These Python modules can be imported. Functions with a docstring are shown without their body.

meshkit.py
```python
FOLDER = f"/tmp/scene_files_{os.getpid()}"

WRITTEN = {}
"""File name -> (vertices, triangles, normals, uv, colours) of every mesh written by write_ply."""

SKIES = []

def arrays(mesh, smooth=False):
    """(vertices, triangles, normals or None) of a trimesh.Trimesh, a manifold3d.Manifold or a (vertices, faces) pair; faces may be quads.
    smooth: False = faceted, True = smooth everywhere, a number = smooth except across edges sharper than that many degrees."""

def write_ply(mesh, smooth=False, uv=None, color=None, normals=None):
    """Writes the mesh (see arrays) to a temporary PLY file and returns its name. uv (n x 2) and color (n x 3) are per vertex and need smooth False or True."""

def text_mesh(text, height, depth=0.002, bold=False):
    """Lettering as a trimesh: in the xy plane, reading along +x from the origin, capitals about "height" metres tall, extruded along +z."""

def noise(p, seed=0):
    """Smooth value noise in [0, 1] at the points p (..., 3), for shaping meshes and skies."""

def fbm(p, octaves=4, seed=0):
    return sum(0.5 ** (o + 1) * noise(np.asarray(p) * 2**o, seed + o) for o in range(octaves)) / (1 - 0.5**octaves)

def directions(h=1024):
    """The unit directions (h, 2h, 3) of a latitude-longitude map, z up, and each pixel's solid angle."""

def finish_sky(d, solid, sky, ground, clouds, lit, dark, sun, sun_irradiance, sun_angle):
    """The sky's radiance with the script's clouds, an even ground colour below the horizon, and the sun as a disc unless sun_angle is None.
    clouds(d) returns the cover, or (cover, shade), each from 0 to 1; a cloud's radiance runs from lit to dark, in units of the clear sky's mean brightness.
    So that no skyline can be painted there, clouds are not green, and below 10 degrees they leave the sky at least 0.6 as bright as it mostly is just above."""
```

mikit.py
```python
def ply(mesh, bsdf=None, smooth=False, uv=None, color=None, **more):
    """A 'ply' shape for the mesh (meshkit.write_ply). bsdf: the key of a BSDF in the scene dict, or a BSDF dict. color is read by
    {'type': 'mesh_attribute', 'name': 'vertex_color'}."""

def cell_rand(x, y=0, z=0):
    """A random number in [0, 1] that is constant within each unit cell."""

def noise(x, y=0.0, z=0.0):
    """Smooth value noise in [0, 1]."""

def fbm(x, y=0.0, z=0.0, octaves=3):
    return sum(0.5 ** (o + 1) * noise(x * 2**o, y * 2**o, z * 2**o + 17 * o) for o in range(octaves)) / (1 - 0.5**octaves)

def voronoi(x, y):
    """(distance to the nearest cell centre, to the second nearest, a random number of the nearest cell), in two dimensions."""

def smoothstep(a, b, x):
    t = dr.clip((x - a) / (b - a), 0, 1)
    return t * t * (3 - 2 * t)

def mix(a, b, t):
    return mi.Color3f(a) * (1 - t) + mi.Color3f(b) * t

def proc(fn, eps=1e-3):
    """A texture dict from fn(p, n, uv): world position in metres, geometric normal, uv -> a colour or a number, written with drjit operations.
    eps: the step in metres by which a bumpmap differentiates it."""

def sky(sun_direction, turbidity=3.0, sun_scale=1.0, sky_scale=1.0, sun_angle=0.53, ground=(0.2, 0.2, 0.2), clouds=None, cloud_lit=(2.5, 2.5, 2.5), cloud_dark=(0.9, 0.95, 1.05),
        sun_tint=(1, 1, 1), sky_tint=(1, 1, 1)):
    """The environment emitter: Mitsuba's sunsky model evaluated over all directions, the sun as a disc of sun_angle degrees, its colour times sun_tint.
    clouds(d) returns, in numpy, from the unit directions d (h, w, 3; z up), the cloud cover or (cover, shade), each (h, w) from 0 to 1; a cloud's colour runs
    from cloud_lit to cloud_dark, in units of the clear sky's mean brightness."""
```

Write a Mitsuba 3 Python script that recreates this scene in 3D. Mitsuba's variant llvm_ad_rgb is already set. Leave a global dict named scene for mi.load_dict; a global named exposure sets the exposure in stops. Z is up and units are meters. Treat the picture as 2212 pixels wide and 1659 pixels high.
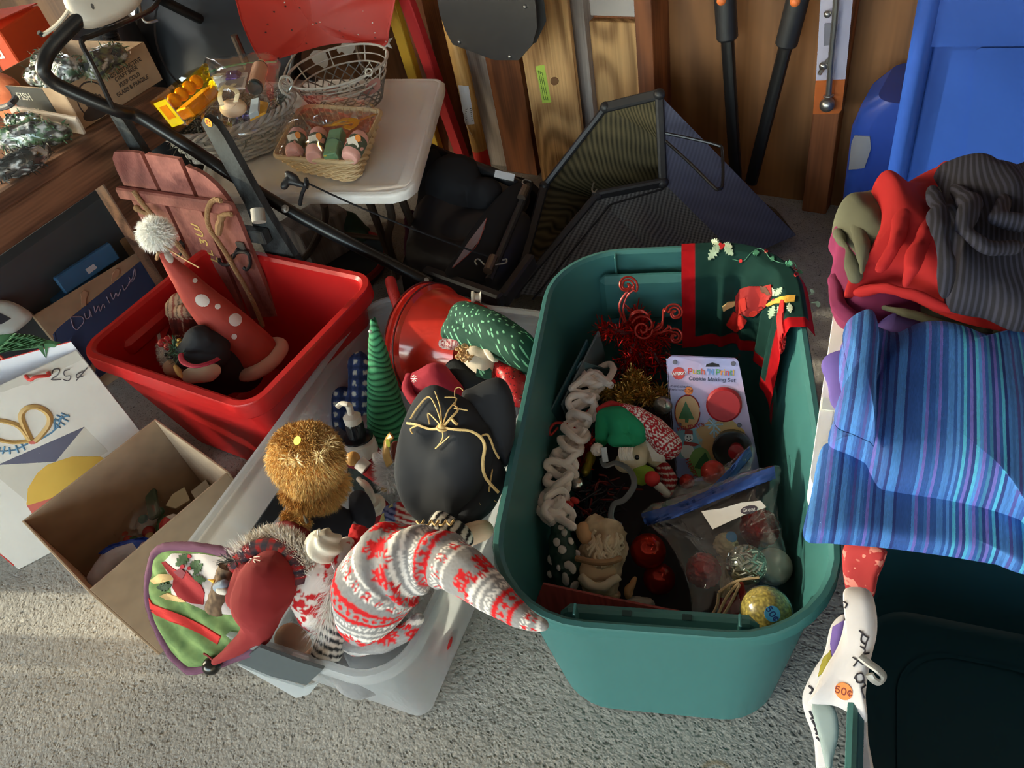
import math, random
import numpy as np, trimesh, manifold3d as m3, shapely.geometry as sg
import mitsuba as mi, drjit as dr
import mikit, meshkit
from mikit import ply, proc, noise, fbm, voronoi, smoothstep, mix, cell_rand
T = mi.ScalarTransform4f
scene, labels = {'type': 'scene'}, {}
A_ = np.array
# ---------------------------------------------------------------- camera, sky, sun, exposure
F_PX, EYE = 1620.0, A_([0, 0, 1.5])
CAM = A_([[0.971, -0.238, 0.0], [-0.165, -0.675, 0.72], [-0.171, -0.699, -0.694]])
_n = A_([1505 - 1106, 2460 - 829.5, F_PX]); _n /= np.linalg.norm(_n)
_up = -_n; _y = A_([0, 0, 1.0]) - _up * _up[2]; _y /= np.linalg.norm(_y)
CAM = np.stack([np.cross(_y, _up), _y, _up])          # world = CAM @ (right, down, forward)
FWD = CAM @ A_([0, 0, 1.0]); CUP = CAM @ A_([0, -1.0, 0]); CRT = CAM @ A_([1.0, 0, 0])
scene['camera'] = {'type': 'perspective', 'fov_axis': 'x', 'fov': math.degrees(2 * math.atan(1106 / F_PX)), 'near_clip': 0.05, 'far_clip': 100,
                   'to_world': T().look_at(origin=EYE.tolist(), target=(EYE + FWD).tolist(), up=CUP.tolist())}
SUN = A_([-0.93, 0.28, 0.385])
scene['sky'] = mikit.sky(SUN, turbidity=3.5, sun_scale=0.75, sky_scale=11.0, sun_tint=(0.78, 0.98, 1.25), sky_tint=(1.14, 1.0, 0.84), sun_angle=1.0, ground=(0.32, 0.31, 0.29))
exposure = 2.45
# ---------------------------------------------------------------- helpers: placing
def ray(x, y): return CAM @ A_([x - 1106, y - 829.5, F_PX])
def P(x, y, z):                                         # the point at height z seen there
    d = ray(x, y); return EYE + d * ((z - EYE[2]) / d[2])
def D(x, y, depth): return EYE + ray(x, y) * (depth / F_PX)
def dep(p): return float((A_(p) - EYE) @ FWD)
def norm(v): v = np.asarray(v, float); return v / np.linalg.norm(v)
UW, NW = norm([0.756, -0.655, 0]), norm([-0.655, -0.756, 0])    # along the back wall, out of it
W0 = 2.30
def PW(x, y, off=0.0):                                  # the point seen there on the plane off metres in front of the back wall
    d = ray(x, y); t = (-(W0 - off) - EYE @ NW) / (d @ NW); return EYE + d * t
def WP(s, z, off=0.0): return UW * s - NW * (W0 - off) + A_([0, 0, z])
def fr(o, x, y, z=None):                                # 4x4 frame
    x = norm(x); y = np.asarray(y, float); y = norm(y - x * (x @ y)); z = np.cross(x, y)
    m = np.eye(4); m[:3, 0], m[:3, 1], m[:3, 2], m[:3, 3] = x, y, z, o
    return m
def yaw(cx, cy, th, z=0.0):
    c, s = math.cos(th), math.sin(th); return fr([cx, cy, z], [c, s, 0], [-s, c, 0])
def fz(o, z, x=(1, 0, 0)):                              # frame with a given z axis
    z = norm(z); x = np.asarray(x, float)
    if abs(z @ norm(x)) > 0.97: x = A_([0, 1.0, 0])
    x = norm(x - z * (z @ x)); return fr(o, x, np.cross(z, x))
def ap(m, pts): pts = np.asarray(pts, float); return pts @ m[:3, :3].T + m[:3, 3]
def mv(mesh, m): mesh = mesh.copy(); mesh.apply_transform(m); return mesh
# ---------------------------------------------------------------- helpers: scene entries
def numbered(k):
    if k not in USED: USED.add(k); return k
    i = 1
    while f'{k}_{i:03d}' in USED: i += 1
    k = f'{k}_{i:03d}'; USED.add(k); return k
USED = set()
def thing(name, label, cat, group=None):
    k = numbered(name); labels[k] = {'label': label, 'category': cat}
    if group: labels[k]['group'] = group
    return k
def cat_(ms): return ms[0] if len(ms) == 1 else trimesh.util.concatenate(ms)
def put(name, mesh, mat, parent=None, smooth=35, label=None, cat=None, group=None, kind=None, color=None, uv=None):
    if isinstance(mesh, list): mesh = cat_(mesh)
    k = numbered((parent + '__' if parent else '') + name)
    if color is not None or uv is not None: smooth = bool(smooth)
    scene[k] = ply(mesh, mat, smooth=smooth, color=color, uv=uv)
    d = {}
    if label: d['label'] = label
    if cat: d['category'] = cat
    if group: d['group'] = group
    if kind: d['kind'] = kind
    if d: labels[k] = d
    return k
def one(name, mesh, mat, label, cat, **kw): return put(name, mesh, mat, None, label=label, cat=cat, **kw)
def lin(c):
    c = np.asarray(c, float) / 255.0
    return np.where(c <= 0.04045, c / 12.92, ((c + 0.055) / 1.055) ** 2.4)
def rgb(c): return {'type': 'rgb', 'value': [float(v) for v in lin(c)]}
def mat(name, c, rough=0.5, two=True, bump=None, bscale=1.0, **kw):
    b = {'type': 'principled', 'base_color': rgb(c) if not isinstance(c, dict) else c, 'roughness': rough, **kw}
    if bump: b = {'type': 'bumpmap', 'arbitrary': bump, 'scale': bscale, 'bsdf': b}
    scene['mat_' + name] = {'type': 'twosided', 'bsdf': b} if two and 'spec_trans' not in kw else b
    return 'mat_' + name
def M(c, rough=0.5, **kw):                              # a plain material made once per colour
    k = 'c_' + '_'.join(str(int(v)) for v in c) + f'_{int(rough*100)}' + ''.join(f'_{a}{int(v*100)}' for a, v in kw.items())
    if 'mat_' + k not in scene: mat(k, c, rough, **kw)
    return 'mat_' + k
VC = {'type': 'mesh_attribute', 'name': 'vertex_color'}
mat('vc', VC, 0.85, specular=0.2); mat('vcgloss', VC, 0.3); mat('vcmetal', VC, 0.25, metallic=0.9)
# ---------------------------------------------------------------- helpers: meshes
def TM(v, f): 
    f = np.asarray(f, int)
    if f.shape[1] == 4: f = np.vstack([f[:, [0, 1, 2]], f[:, [0, 2, 3]]])
    return trimesh.Trimesh(np.asarray(v, float), f, process=False)
def box(sx, sy, sz, c=0.0, m=None):                     # chamfered box centred on the origin
    h = A_([sx, sy, sz]) / 2; c = min(c, 0.45 * 2 * h.min())
    if c <= 0: b = trimesh.creation.box(2 * h)
    else:
        pts = []
        for s in np.ndindex(2, 2, 2):
            q = (A_(s) * 2 - 1) * h
            for k in range(3):
                o = -np.sign(q) * c; o[k] = 0; pts.append(q + o)
        b = trimesh.convex.convex_hull(A_(pts))
    return mv(b, m) if m is not None else b
def board(a, b, w, t, c=0.002, wdir=None):              # a board from a to b, width w along wdir, thickness t
    a, b = A_(a, float), A_(b, float); z = norm(b - a)
    if wdir is None: wdir = np.cross(z, FWD)
    wdir = np.asarray(wdir, float); x = norm(wdir - z * (z @ wdir))
    return box(w, t, np.linalg.norm(b - a), c, fr((a + b) / 2, x, np.cross(z, x)))
def loft(rings, cap0=True, cap1=True, closed=True):
    R = A_(rings, float); k, n = R.shape[:2]; v = R.reshape(-1, 3); f = []
    i, j = np.meshgrid(np.arange(k - 1), np.arange(n if closed else n - 1), indexing='ij'); i, j = i.ravel(), j.ravel(); j2 = (j + 1) % n
    f = np.stack([i * n + j, i * n + j2, (i + 1) * n + j2, (i + 1) * n + j], 1)
    f = np.vstack([f[:, [0, 1, 2]], f[:, [0, 2, 3]]])
    v = list(v); ex = []
    if cap0:
        c = len(v); v.append(R[0].mean(0)); ex += [[c, (q + 1) % n, q] for q in range(n)]
    if cap1:
        c = len(v); v.append(R[-1].mean(0)); b = (k - 1) * n; ex += [[c, b + q, b + (q + 1) % n] for q in range(n)]
    if ex: f = np.vstack([f, A_(ex)])
    return TM(v, f)
def rrect(L, Wd, r, n=6):                               # rounded rectangle, Wd along x, L along y, anticlockwise
    pts = []
    for (sx, sy, a0) in ((1, 1, 0), (-1, 1, 90), (-1, -1, 180), (1, -1, 270)):
        for k in range(n + 1):
            a = math.radians(a0 + 90 * k / n); pts.append([sx * (Wd / 2 - r) + r * math.cos(a), sy * (L / 2 - r) + r * math.sin(a)])
    return A_(pts)
def spline(pts, n=8, closed=False):
    p = A_(pts, float); k = len(p); out = []
    if k < 3 and not closed: return np.linspace(p[0], p[-1], n + 1)
    for i in range(k if closed else k - 1):
        g = lambda q: p[q % k] if closed else p[min(max(q, 0), k - 1)]
        a, b, c, d = g(i - 1), g(i), g(i + 1), g(i + 2)
        for t in np.arange(n) / n: out.append(0.5 * (2 * b + (c - a) * t + (2 * a - 5 * b + 4 * c - d) * t * t + (3 * b - a - 3 * c + d) * t ** 3))
    if not closed: out.append(p[-1])
    return A_(out)
def sweep_frames(p, closed=False, up=None):
    d = np.roll(p, -1, 0) - np.roll(p, 1, 0)
    if not closed: d[0], d[-1] = p[1] - p[0], p[-1] - p[-2]
    d /= np.maximum(np.linalg.norm(d, axis=1, keepdims=True), 1e-9)
    x = A_([0, 0, 1.0]) if up is None else np.asarray(up, float)
    if abs(norm(x) @ d[0]) > 0.95: x = A_([1.0, 0.1, 0])
    X = []
    for t in d:
        if up is not None: x = np.asarray(up, float)
        x = norm(x - t * (t @ x)); X.append(x)
    X = A_(X); return X, np.cross(d, X)
def tube(pts, r, n=8, sub=0, closed=False, flat=1.0, up=None, caps=True):
    p = A_(pts, float); rr = np.full(len(p), r, float) if np.isscalar(r) else A_(r, float)
    if sub:
        q = spline(np.column_stack([p, rr]), sub, closed); p, rr = q[:, :3], q[:, 3]
    X, Y = sweep_frames(p, closed, up); a = np.arange(n) * 2 * np.pi / n
    R = p[:, None] + (X[:, None] * np.cos(a)[None, :, None] * flat + Y[:, None] * np.sin(a)[None, :, None]) * rr[:, None, None]
    if closed: return loft(np.concatenate([R, R[:1]]), False, False)
    return loft(R, caps, caps)
def lathe(prof, m=None, n=24, cap0=True, cap1=True):    # prof: (r, z)
    a = np.arange(n) * 2 * np.pi / n
    R = [np.column_stack([r * np.cos(a), r * np.sin(a), np.full(n, z)]) for r, z in prof]
    b = loft(R, cap0, cap1); return mv(b, m) if m is not None else b
def prism(poly, t, m=None, c=0.0):                      # polygon in xy, thickness t centred on z = 0
    g = poly if hasattr(poly, 'exterior') else sg.Polygon(poly)
    if not g.is_valid: g = g.buffer(0)
    if g.geom_type == 'MultiPolygon': g = max(g.geoms, key=lambda q: q.area)
    b = trimesh.creation.extrude_polygon(g, t, engine='earcut'); b.apply_translation([0, 0, -t / 2])
    return mv(b, m) if m is not None else b
def ico(r, m=None, sub=3, s=(1, 1, 1)):
    b = trimesh.creation.icosphere(subdivisions=sub, radius=r); b.apply_scale(s); return mv(b, m) if m is not None else b
def at(p): m = np.eye(4); m[:3, 3] = p; return m
def ball(p, r, sub=3): return ico(r, at(p), sub)
def sph(p, r): return m3.Manifold.sphere(max(r, 1e-4), 16).translate([float(v) for v in p])
def blob(chains, res=0.012, smooth=10):                 # chains: lists of (point, radius); one continuous soft body
    parts = []
    for ch in chains:
        if len(ch) == 1: parts.append(sph(*ch[0]))
        for a, b in zip(ch[:-1], ch[1:]): parts.append(m3.Manifold.batch_hull([sph(*a), sph(*b)]))
    u = m3.Manifold.batch_boolean(parts, m3.OpType.Add) if len(parts) > 1 else parts[0]
    g = u.refine_to_length(res).to_mesh(); b = trimesh.Trimesh(g.vert_properties[:, :3], g.tri_verts, process=True)
    if smooth: trimesh.smoothing.filter_taubin(b, lamb=0.5, nu=0.5, iterations=smooth) if False else trimesh.smoothing.filter_laplacian(b, lamb=0.4, iterations=smooth, volume_constraint=False)
    return b
def bumpy(b, amp, freq, seed=0, octv=3):
    b = b.copy(); n = b.vertex_normals; h = meshkit.fbm(A_(b.vertices) * freq + 50, octv, seed) - 0.5
    b.vertices = b.vertices + n * (h * 2 * amp)[:, None]; return b
def grid(fn, nu, nv, thick=0.0):                        # sheet fn(u, v) -> (.., 3), u and v in [0, 1]; with thick it is a closed slab
    u, v = np.meshgrid(np.linspace(0, 1, nu), np.linspace(0, 1, nv), indexing='ij')
    p = fn(u, v); q = p.reshape(-1, 3)
    i, j = np.meshgrid(np.arange(nu - 1), np.arange(nv - 1), indexing='ij'); i, j = i.ravel(), j.ravel()
    f = np.stack([i * nv + j, (i + 1) * nv + j, (i + 1) * nv + j + 1, i * nv + j + 1], 1)
    f = np.vstack([f[:, [0, 1, 2]], f[:, [0, 2, 3]]])
    if not thick: return TM(q, f)
    b = TM(q, f); nn = b.vertex_normals; q2 = q - nn * thick; N = len(q)
    rim = [i * nv for i in range(nu)] + [(nu - 1) * nv + j for j in range(1, nv)] + [i * nv + nv - 1 for i in range(nu - 2, -1, -1)] + [j for j in range(nv - 2, 0, -1)]
    e = [[rim[k], rim[(k + 1) % len(rim)], rim[(k + 1) % len(rim)] + N, rim[k] + N] for k in range(len(rim))]
    e = A_(e)[:, ::-1]; return TM(np.vstack([q, q2]), np.vstack([f, f[:, ::-1] + N, e[:, [0, 1, 2]], e[:, [0, 2, 3]]]))
def fur(b, n, length, width, seed=0, droop=0.3, gdir=(0, 0, -1), curl=0.4, keep=None):
    rng = np.random.default_rng(seed); p, fi = trimesh.sample.sample_surface(b, n, seed=seed)
    p = A_(p); nn = A_(b.face_normals)[fi]
    if keep is not None: q = keep(p, nn); p, nn = p[q], nn[q]
    n = len(p); d = nn + rng.normal(0, curl, (n, 3)) + A_(gdir) * droop; d /= np.linalg.norm(d, axis=1, keepdims=True)
    L = (length * rng.uniform(0.6, 1.2, n))[:, None]; s = np.cross(d, rng.normal(0, 1, (n, 3))); s /= np.linalg.norm(s, axis=1, keepdims=True)
    w = s * width / 2; mid = p + d * L * 0.55; tip = p + d * L + A_(gdir) * L * droop * 0.6 - nn * L * 0.1
    v = np.stack([p - w - nn * 0.001, p + w - nn * 0.001, mid + w * 0.8, mid - w * 0.8, tip], 1).reshape(-1, 3)
    o = np.arange(n)[:, None] * 5; f = np.concatenate([o + A_([0, 1, 2]), o + A_([0, 2, 3]), o + A_([3, 2, 4])])
    return TM(v, f)
def strands(paths_fn, n, length, width, seed=0):        # flat glittering strips around points: paths_fn(rng, n) -> points, directions
    rng = np.random.default_rng(seed); p, d = paths_fn(rng, n); d = d + rng.normal(0, 0.55, (n, 3)); d /= np.linalg.norm(d, axis=1, keepdims=True)
    L = (length * rng.uniform(0.5, 1.2, n))[:, None]; s = np.cross(d, rng.normal(0, 1, (n, 3))); s = s / np.linalg.norm(s, axis=1, keepdims=True) * width / 2
    b = np.cross(d, s); b = b / np.linalg.norm(b, axis=1, keepdims=True) * L * 0.12
    m = p + d * L * 0.5 + b
    v = np.stack([p - s, p + s, m + s, m - s, p + d * L + s, p + d * L - s], 1).reshape(-1, 3)
    o = np.arange(n)[:, None] * 6; return TM(v, np.concatenate([o + A_(q) for q in ([0, 1, 2], [0, 2, 3], [3, 2, 4], [3, 4, 5])]))
def along(path, r=0.0):                                 # sampler for strands
    path = A_(path, float); seg = np.linalg.norm(np.diff(path, axis=0), axis=1); cs = np.concatenate([[0], np.cumsum(seg)])
    def fn(rng, n):
        t = rng.uniform(0, cs[-1], n); p = np.column_stack([np.interp(t, cs, path[:, k]) for k in range(3)])
        d = rng.normal(0, 1, (n, 3)); d /= np.linalg.norm(d, axis=1, keepdims=True); return p + d * r, d
    return fn
def write(lines, m, r, sub=4, n=5, fn=None):            # handwriting: polylines in the xy plane of frame m
    out = []
    for l in lines:
        q = np.column_stack([A_(l, float), np.zeros(len(l))]); q = spline(q, sub) if len(l) > 2 else q
        q = fn(q) if fn else ap(m, q); out.append(tube(q, r, n))
    return cat_(out)
def text(s, h, m, t=0.0006, bold=False, centre=True):
    b = meshkit.text_mesh(s, h, t, bold)
    if centre: b.apply_translation([-(b.bounds[0, 0] + b.bounds[1, 0]) / 2, -h / 2, 0])
    return mv(b, m)
def braid(pts, r, k=2, turns=30, rr=0.6, n=6, sub=8):   # twisted rope
    p = spline(pts, sub); s = np.concatenate([[0], np.cumsum(np.linalg.norm(np.diff(p, axis=0), axis=1))]); m = max(60, int(turns * 7))
    t = np.linspace(0, s[-1], m); p = np.column_stack([np.interp(t, s, p[:, q]) for q in range(3)]); X, Y = sweep_frames(p)
    out = []
    for q in range(k):
        a = 2 * np.pi * (turns * t / s[-1] + q / k); out.append(tube(p + (X * np.cos(a)[:, None] + Y * np.sin(a)[:, None]) * r * 0.55, r * rr, n))
    return cat_(out)
def vcol(mesh, fn): return fn(A_(mesh.vertices))
def pal(idx, cols): return lin(A_(cols))[np.asarray(idx, int)]
def ringP(c, r, ax, n=24, e=(1, 1), x=(1, 0, 0)):
    m = fz(c, ax, x); a = np.arange(n) * 2 * np.pi / n; return ap(m, np.column_stack([r * e[0] * np.cos(a), r * e[1] * np.sin(a), 0 * a]))
# ---------------------------------------------------------------- helpers: shapes laid out on planes, soft things, patches on surfaces
def onpl(m, pxs):                                       # pixels -> points of the xy plane of frame m
    out = []
    for x, y in pxs:
        d = ray(x, y); t = ((m[:3, 3] - EYE) @ m[:3, 2]) / (d @ m[:3, 2]); out.append((EYE + d * t - m[:3, 3]) @ m[:3, :2])
    return A_(out)
def hz(z, yawdir=(1, 0, 0), o=(0, 0)): return fr([o[0], o[1], z], yawdir, np.cross([0, 0, 1.0], yawdir))
def facing(p, tilt=0.0, yawd=0.0, up=(0, 0, 1)):        # upright frame at p turned to the camera, leaning back by tilt degrees
    f = EYE - A_(p); f[2] = 0; f = norm(f); c, s = math.cos(math.radians(yawd)), math.sin(math.radians(yawd))
    f = A_([f[0] * c - f[1] * s, f[0] * s + f[1] * c, 0]); a = math.radians(tilt)
    z = f * math.cos(a) + A_([0, 0, 1.0]) * math.sin(a); x = norm(np.cross([0, 0, 1.0], f)); return fr(p, x, np.cross(z, x))
def slab(pxs, m, t, off=0.0, rnd=0.0):                  # outline given in pixels on the plane of m, thickness t behind it
    g = sg.Polygon(onpl(m, pxs)).buffer(0)
    if rnd: g = g.buffer(-rnd).buffer(rnd, quad_segs=6)
    return prism(g, t, m @ at([0, 0, off - t / 2]))
def hgt(base, x, y):                                    # the height above base that is seen at that pixel
    from scipy.optimize import minimize_scalar
    def e(h):
        c = CAM.T @ (A_(base) + [0, 0, h] - EYE); return (c[0] / c[2] * F_PX + 1106 - x) ** 2 + (c[1] / c[2] * F_PX + 829.5 - y) ** 2
    return float(minimize_scalar(e, bounds=(0.005, 1.2), method='bounded').x)
def pad(out2, m, h, hb=0.0, nr=14, nt=72, p=4.0, wr=None, q=0.6, cl=True):   # a cushion over a closed outline in the xy plane of m
    o = spline([list(v) + [0] for v in out2], max(2, nt // len(out2)), True)[:, :2]; c = o.mean(0)
    if sg.Polygon(o).exterior.is_ccw is False: o = o[::-1]
    tt = np.sin(np.linspace(0.06, 1, nr) * np.pi / 2); ring = lambda t: c + (o - c) * t
    def hh(t, xy, H): return H * max(1 - t ** p, 0) ** q
    top = []
    for t in tt[::-1]:
        xy = ring(t); z = hh(t, xy, h) + (wr(xy[:, 0], xy[:, 1]) * (1 - t ** 8) if wr else 0) + np.zeros(len(xy)); top.append(np.column_stack([xy, z]))
    bot = [np.column_stack([ring(t), np.full(len(o), -hh(t, None, hb) - 0.002)]) for t in (tt if hb else tt[-1:])]
    return mv(loft(bot + top), m)
def cast(mesh, pxs, off=0.0008):                        # where the rays through these pixels meet the mesh: points, normals
    v, f = A_(mesh.vertices), A_(mesh.faces); a = v[f[:, 0]]; e1, e2 = v[f[:, 1]] - a, v[f[:, 2]] - a; nn = np.cross(e1, e2); P_, N_ = [], []
    last = None
    for x, y in pxs:
        d = norm(ray(x, y)); h = np.cross(d, e2); det = (e1 * h).sum(1); s = EYE - a
        with np.errstate(all='ignore'):
            u = (s * h).sum(1) / det; q = np.cross(s, e1); w = (q @ d) / det; t = (e2 * q).sum(1) / det
        ok = (np.abs(det) > 1e-14) & (u > -1e-6) & (w > -1e-6) & (u + w < 1 + 1e-6) & (t > 0.01)
        if ok.any():
            k = np.where(ok, t, 1e9).argmin(); n = norm(nn[k]); n = n if n @ d < 0 else -n; last = (EYE + d * t[k], n)
        elif last is None:
            k = np.argmin(np.linalg.norm(np.cross(a - EYE, d), axis=1)); last = (a[k], norm(-d))
        else: last = (EYE + d * ((last[0] - EYE) @ d), last[1])
        P_.append(last[0]); N_.append(last[1])
    P_, N_ = A_(P_), A_(N_); return P_ + N_ * off, N_
def patch(mesh, pxs, t=0.0012, sub=14, smooth=0):       # a thin applied piece lying on the mesh
    g = sg.Polygon(pxs).buffer(0)
    if g.geom_type != 'Polygon': g = max(g.geoms, key=lambda q: q.area)
    v2, f = trimesh.creation.triangulate_polygon(g, engine='earcut'); v3, f3 = trimesh.remesh.subdivide_to_size(np.column_stack([v2, 0 * v2[:, 0]]), f, sub, max_iter=8)
    b = trimesh.Trimesh(v3, f3, process=True); p, n = cast(mesh, A_(b.vertices)[:, :2], t)
    q = trimesh.Trimesh(p, b.faces, process=False)
    if (q.face_normals * n[q.faces[:, 0]]).sum() < 0: q.invert()
    bd = [e for e in q.edges[trimesh.grouping.group_rows(q.edges_sorted, require_count=1)]]; N = len(p)
    low = p - n * (t + 0.0006); sk = [[b_, a_, a_ + N] for a_, b_ in bd] + [[b_, a_ + N, b_ + N] for a_, b_ in bd]
    return TM(np.vstack([p, low]), np.vstack([q.faces, A_(sk)]))
def pen(mesh, lines, r, sub=4, off=0.0006, n=5):        # a drawn line lying on the mesh
    out = []
    for l in lines:
        q = spline([list(v) + [0] for v in l], sub)[:, :2] if len(l) > 2 else A_(l, float); p, _ = cast(mesh, q, off); out.append(tube(p, r, n))
    return cat_(out)
def oval(x, y, rx, ry=None, rot=0, n=18):
    ry = ry or rx; a = np.arange(n) * 2 * np.pi / n; c, s = math.cos(math.radians(rot)), math.sin(math.radians(rot)); X, Y = rx * np.cos(a), ry * np.sin(a)
    return np.column_stack([x + X * c - Y * s, y + X * s + Y * c])
def leaf(x0, y0, x1, y1, w, spikes=0):                  # leaf outline in pixels
    d = A_([x1 - x0, y1 - y0], float); L = np.linalg.norm(d); d /= L; e = A_([-d[1], d[0]]); t = np.linspace(0, 1, 11); prof = np.sin(np.pi * t) ** 0.8 * w
    if spikes: prof = prof * (1 + 0.35 * np.where(np.arange(11) % 2, 1, -1))
    a = A_([x0, y0]) + d * L * t[:, None] + e * prof[:, None]; b = A_([x0, y0]) + d * L * t[:, None] - e * prof[:, None]; return np.vstack([a, b[::-1][1:-1]])
def pxr(r, d): return r * d / F_PX
def ch(*q):                                             # chain from (x, y, z, radius in pixels)
    out = []
    for x, y, z, r in q: p = P(x, y, z); out.append((p, pxr(r, dep(p))))
    return out
def pts(q): return A_([P(*v) for v in q])
def sticker(mesh, x, y, r, col, txt, h, parent, rot=0, ink=(30, 30, 40), name='price_sticker'):
    """A round price sticker with its writing, stuck on the mesh."""
    p, n = cast(mesh, [(x, y)]); s = pxr(r, dep(p[0])); right = CRT * math.cos(math.radians(rot)) - CUP * math.sin(math.radians(rot))
    m = fr(p[0], right - n[0] * (n[0] @ right), np.cross(n[0], right)); k = put(name, lathe([(s, 0), (s, 0.0006), (s * 0.98, 0.0009)], m, 24), M(col, 0.5), parent)
    if txt: put('writing', text(txt, h * s, m @ at([0, 0, 0.0009]), 0.0003, True), M(ink, 0.6), k)
    return k
scene['mat_film'] = {'type': 'thindielectric', 'int_ior': 1.48, 'ext_ior': 1.0}
scene['mat_filmy'] = {'type': 'thindielectric', 'int_ior': 1.5, 'ext_ior': 1.0, 'specular_transmittance': rgb((252, 238, 120))}
def crinkle(b, amp, fq, seed=0):
    b = b.copy(); v = A_(b.vertices); h = np.abs(meshkit.fbm(v * fq + 30, 3, seed) - 0.5) * 2; b.vertices = v + b.vertex_normals * ((h - 0.3) * amp)[:, None]; return b
# ---------------------------------------------------------------- procedural materials of the room
def f_concrete(p, n, uv):
    g = fbm(p.x * 3.1, p.y * 3.1, 0, 4); f = fbm(p.x * 60, p.y * 60, 0, 3); s = noise(p.x * 400, p.y * 400)
    a, b, c = voronoi(p.x * 55 + f, p.y * 55); pit = smoothstep(0.20, 0.10, a) * smoothstep(0.7, 0.85, c)
    a2, b2, c2 = voronoi(p.x * 130 + 9, p.y * 130); pit2 = smoothstep(0.3, 0.15, a2) * smoothstep(0.6, 0.7, c2)
    v = 0.62 + 0.5 * (g - 0.5) + 0.35 * (f - 0.5) + 0.35 * (s - 0.5)
    st = dr.sqrt(dr.square(p.x - 0.19) + dr.square(p.y - 0.43)); ring = smoothstep(0.009, 0.0, dr.abs(st - 0.026 - 0.006 * g))
    return mix((0.18, 0.168, 0.148), (0.435, 0.412, 0.37), dr.clip(v, 0, 1)) * (1 - 0.45 * pit) * (1 - 0.35 * pit2) * (1 - mi.Color3f(0.10, 0.25, 0.4) * ring)
def h_concrete(p, n, uv):
    f = fbm(p.x * 70, p.y * 70, 0, 3); a, b, c = voronoi(p.x * 55 + fbm(p.x * 60, p.y * 60, 0, 3), p.y * 55); a2, b2, c2 = voronoi(p.x * 130 + 9, p.y * 130)
    return 0.0016 * fbm(p.x * 150, p.y * 150, 0, 2) + 0.0012 * f + 0.0006 * noise(p.x * 420, p.y * 420) - 0.0022 * smoothstep(0.25, 0.1, a) * smoothstep(0.5, 0.7, c) - 0.0012 * smoothstep(0.3, 0.15, a2) * smoothstep(0.6, 0.7, c2)
mat('concrete', proc(f_concrete), 0.8, bump=proc(h_concrete), specular=0.3)
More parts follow.
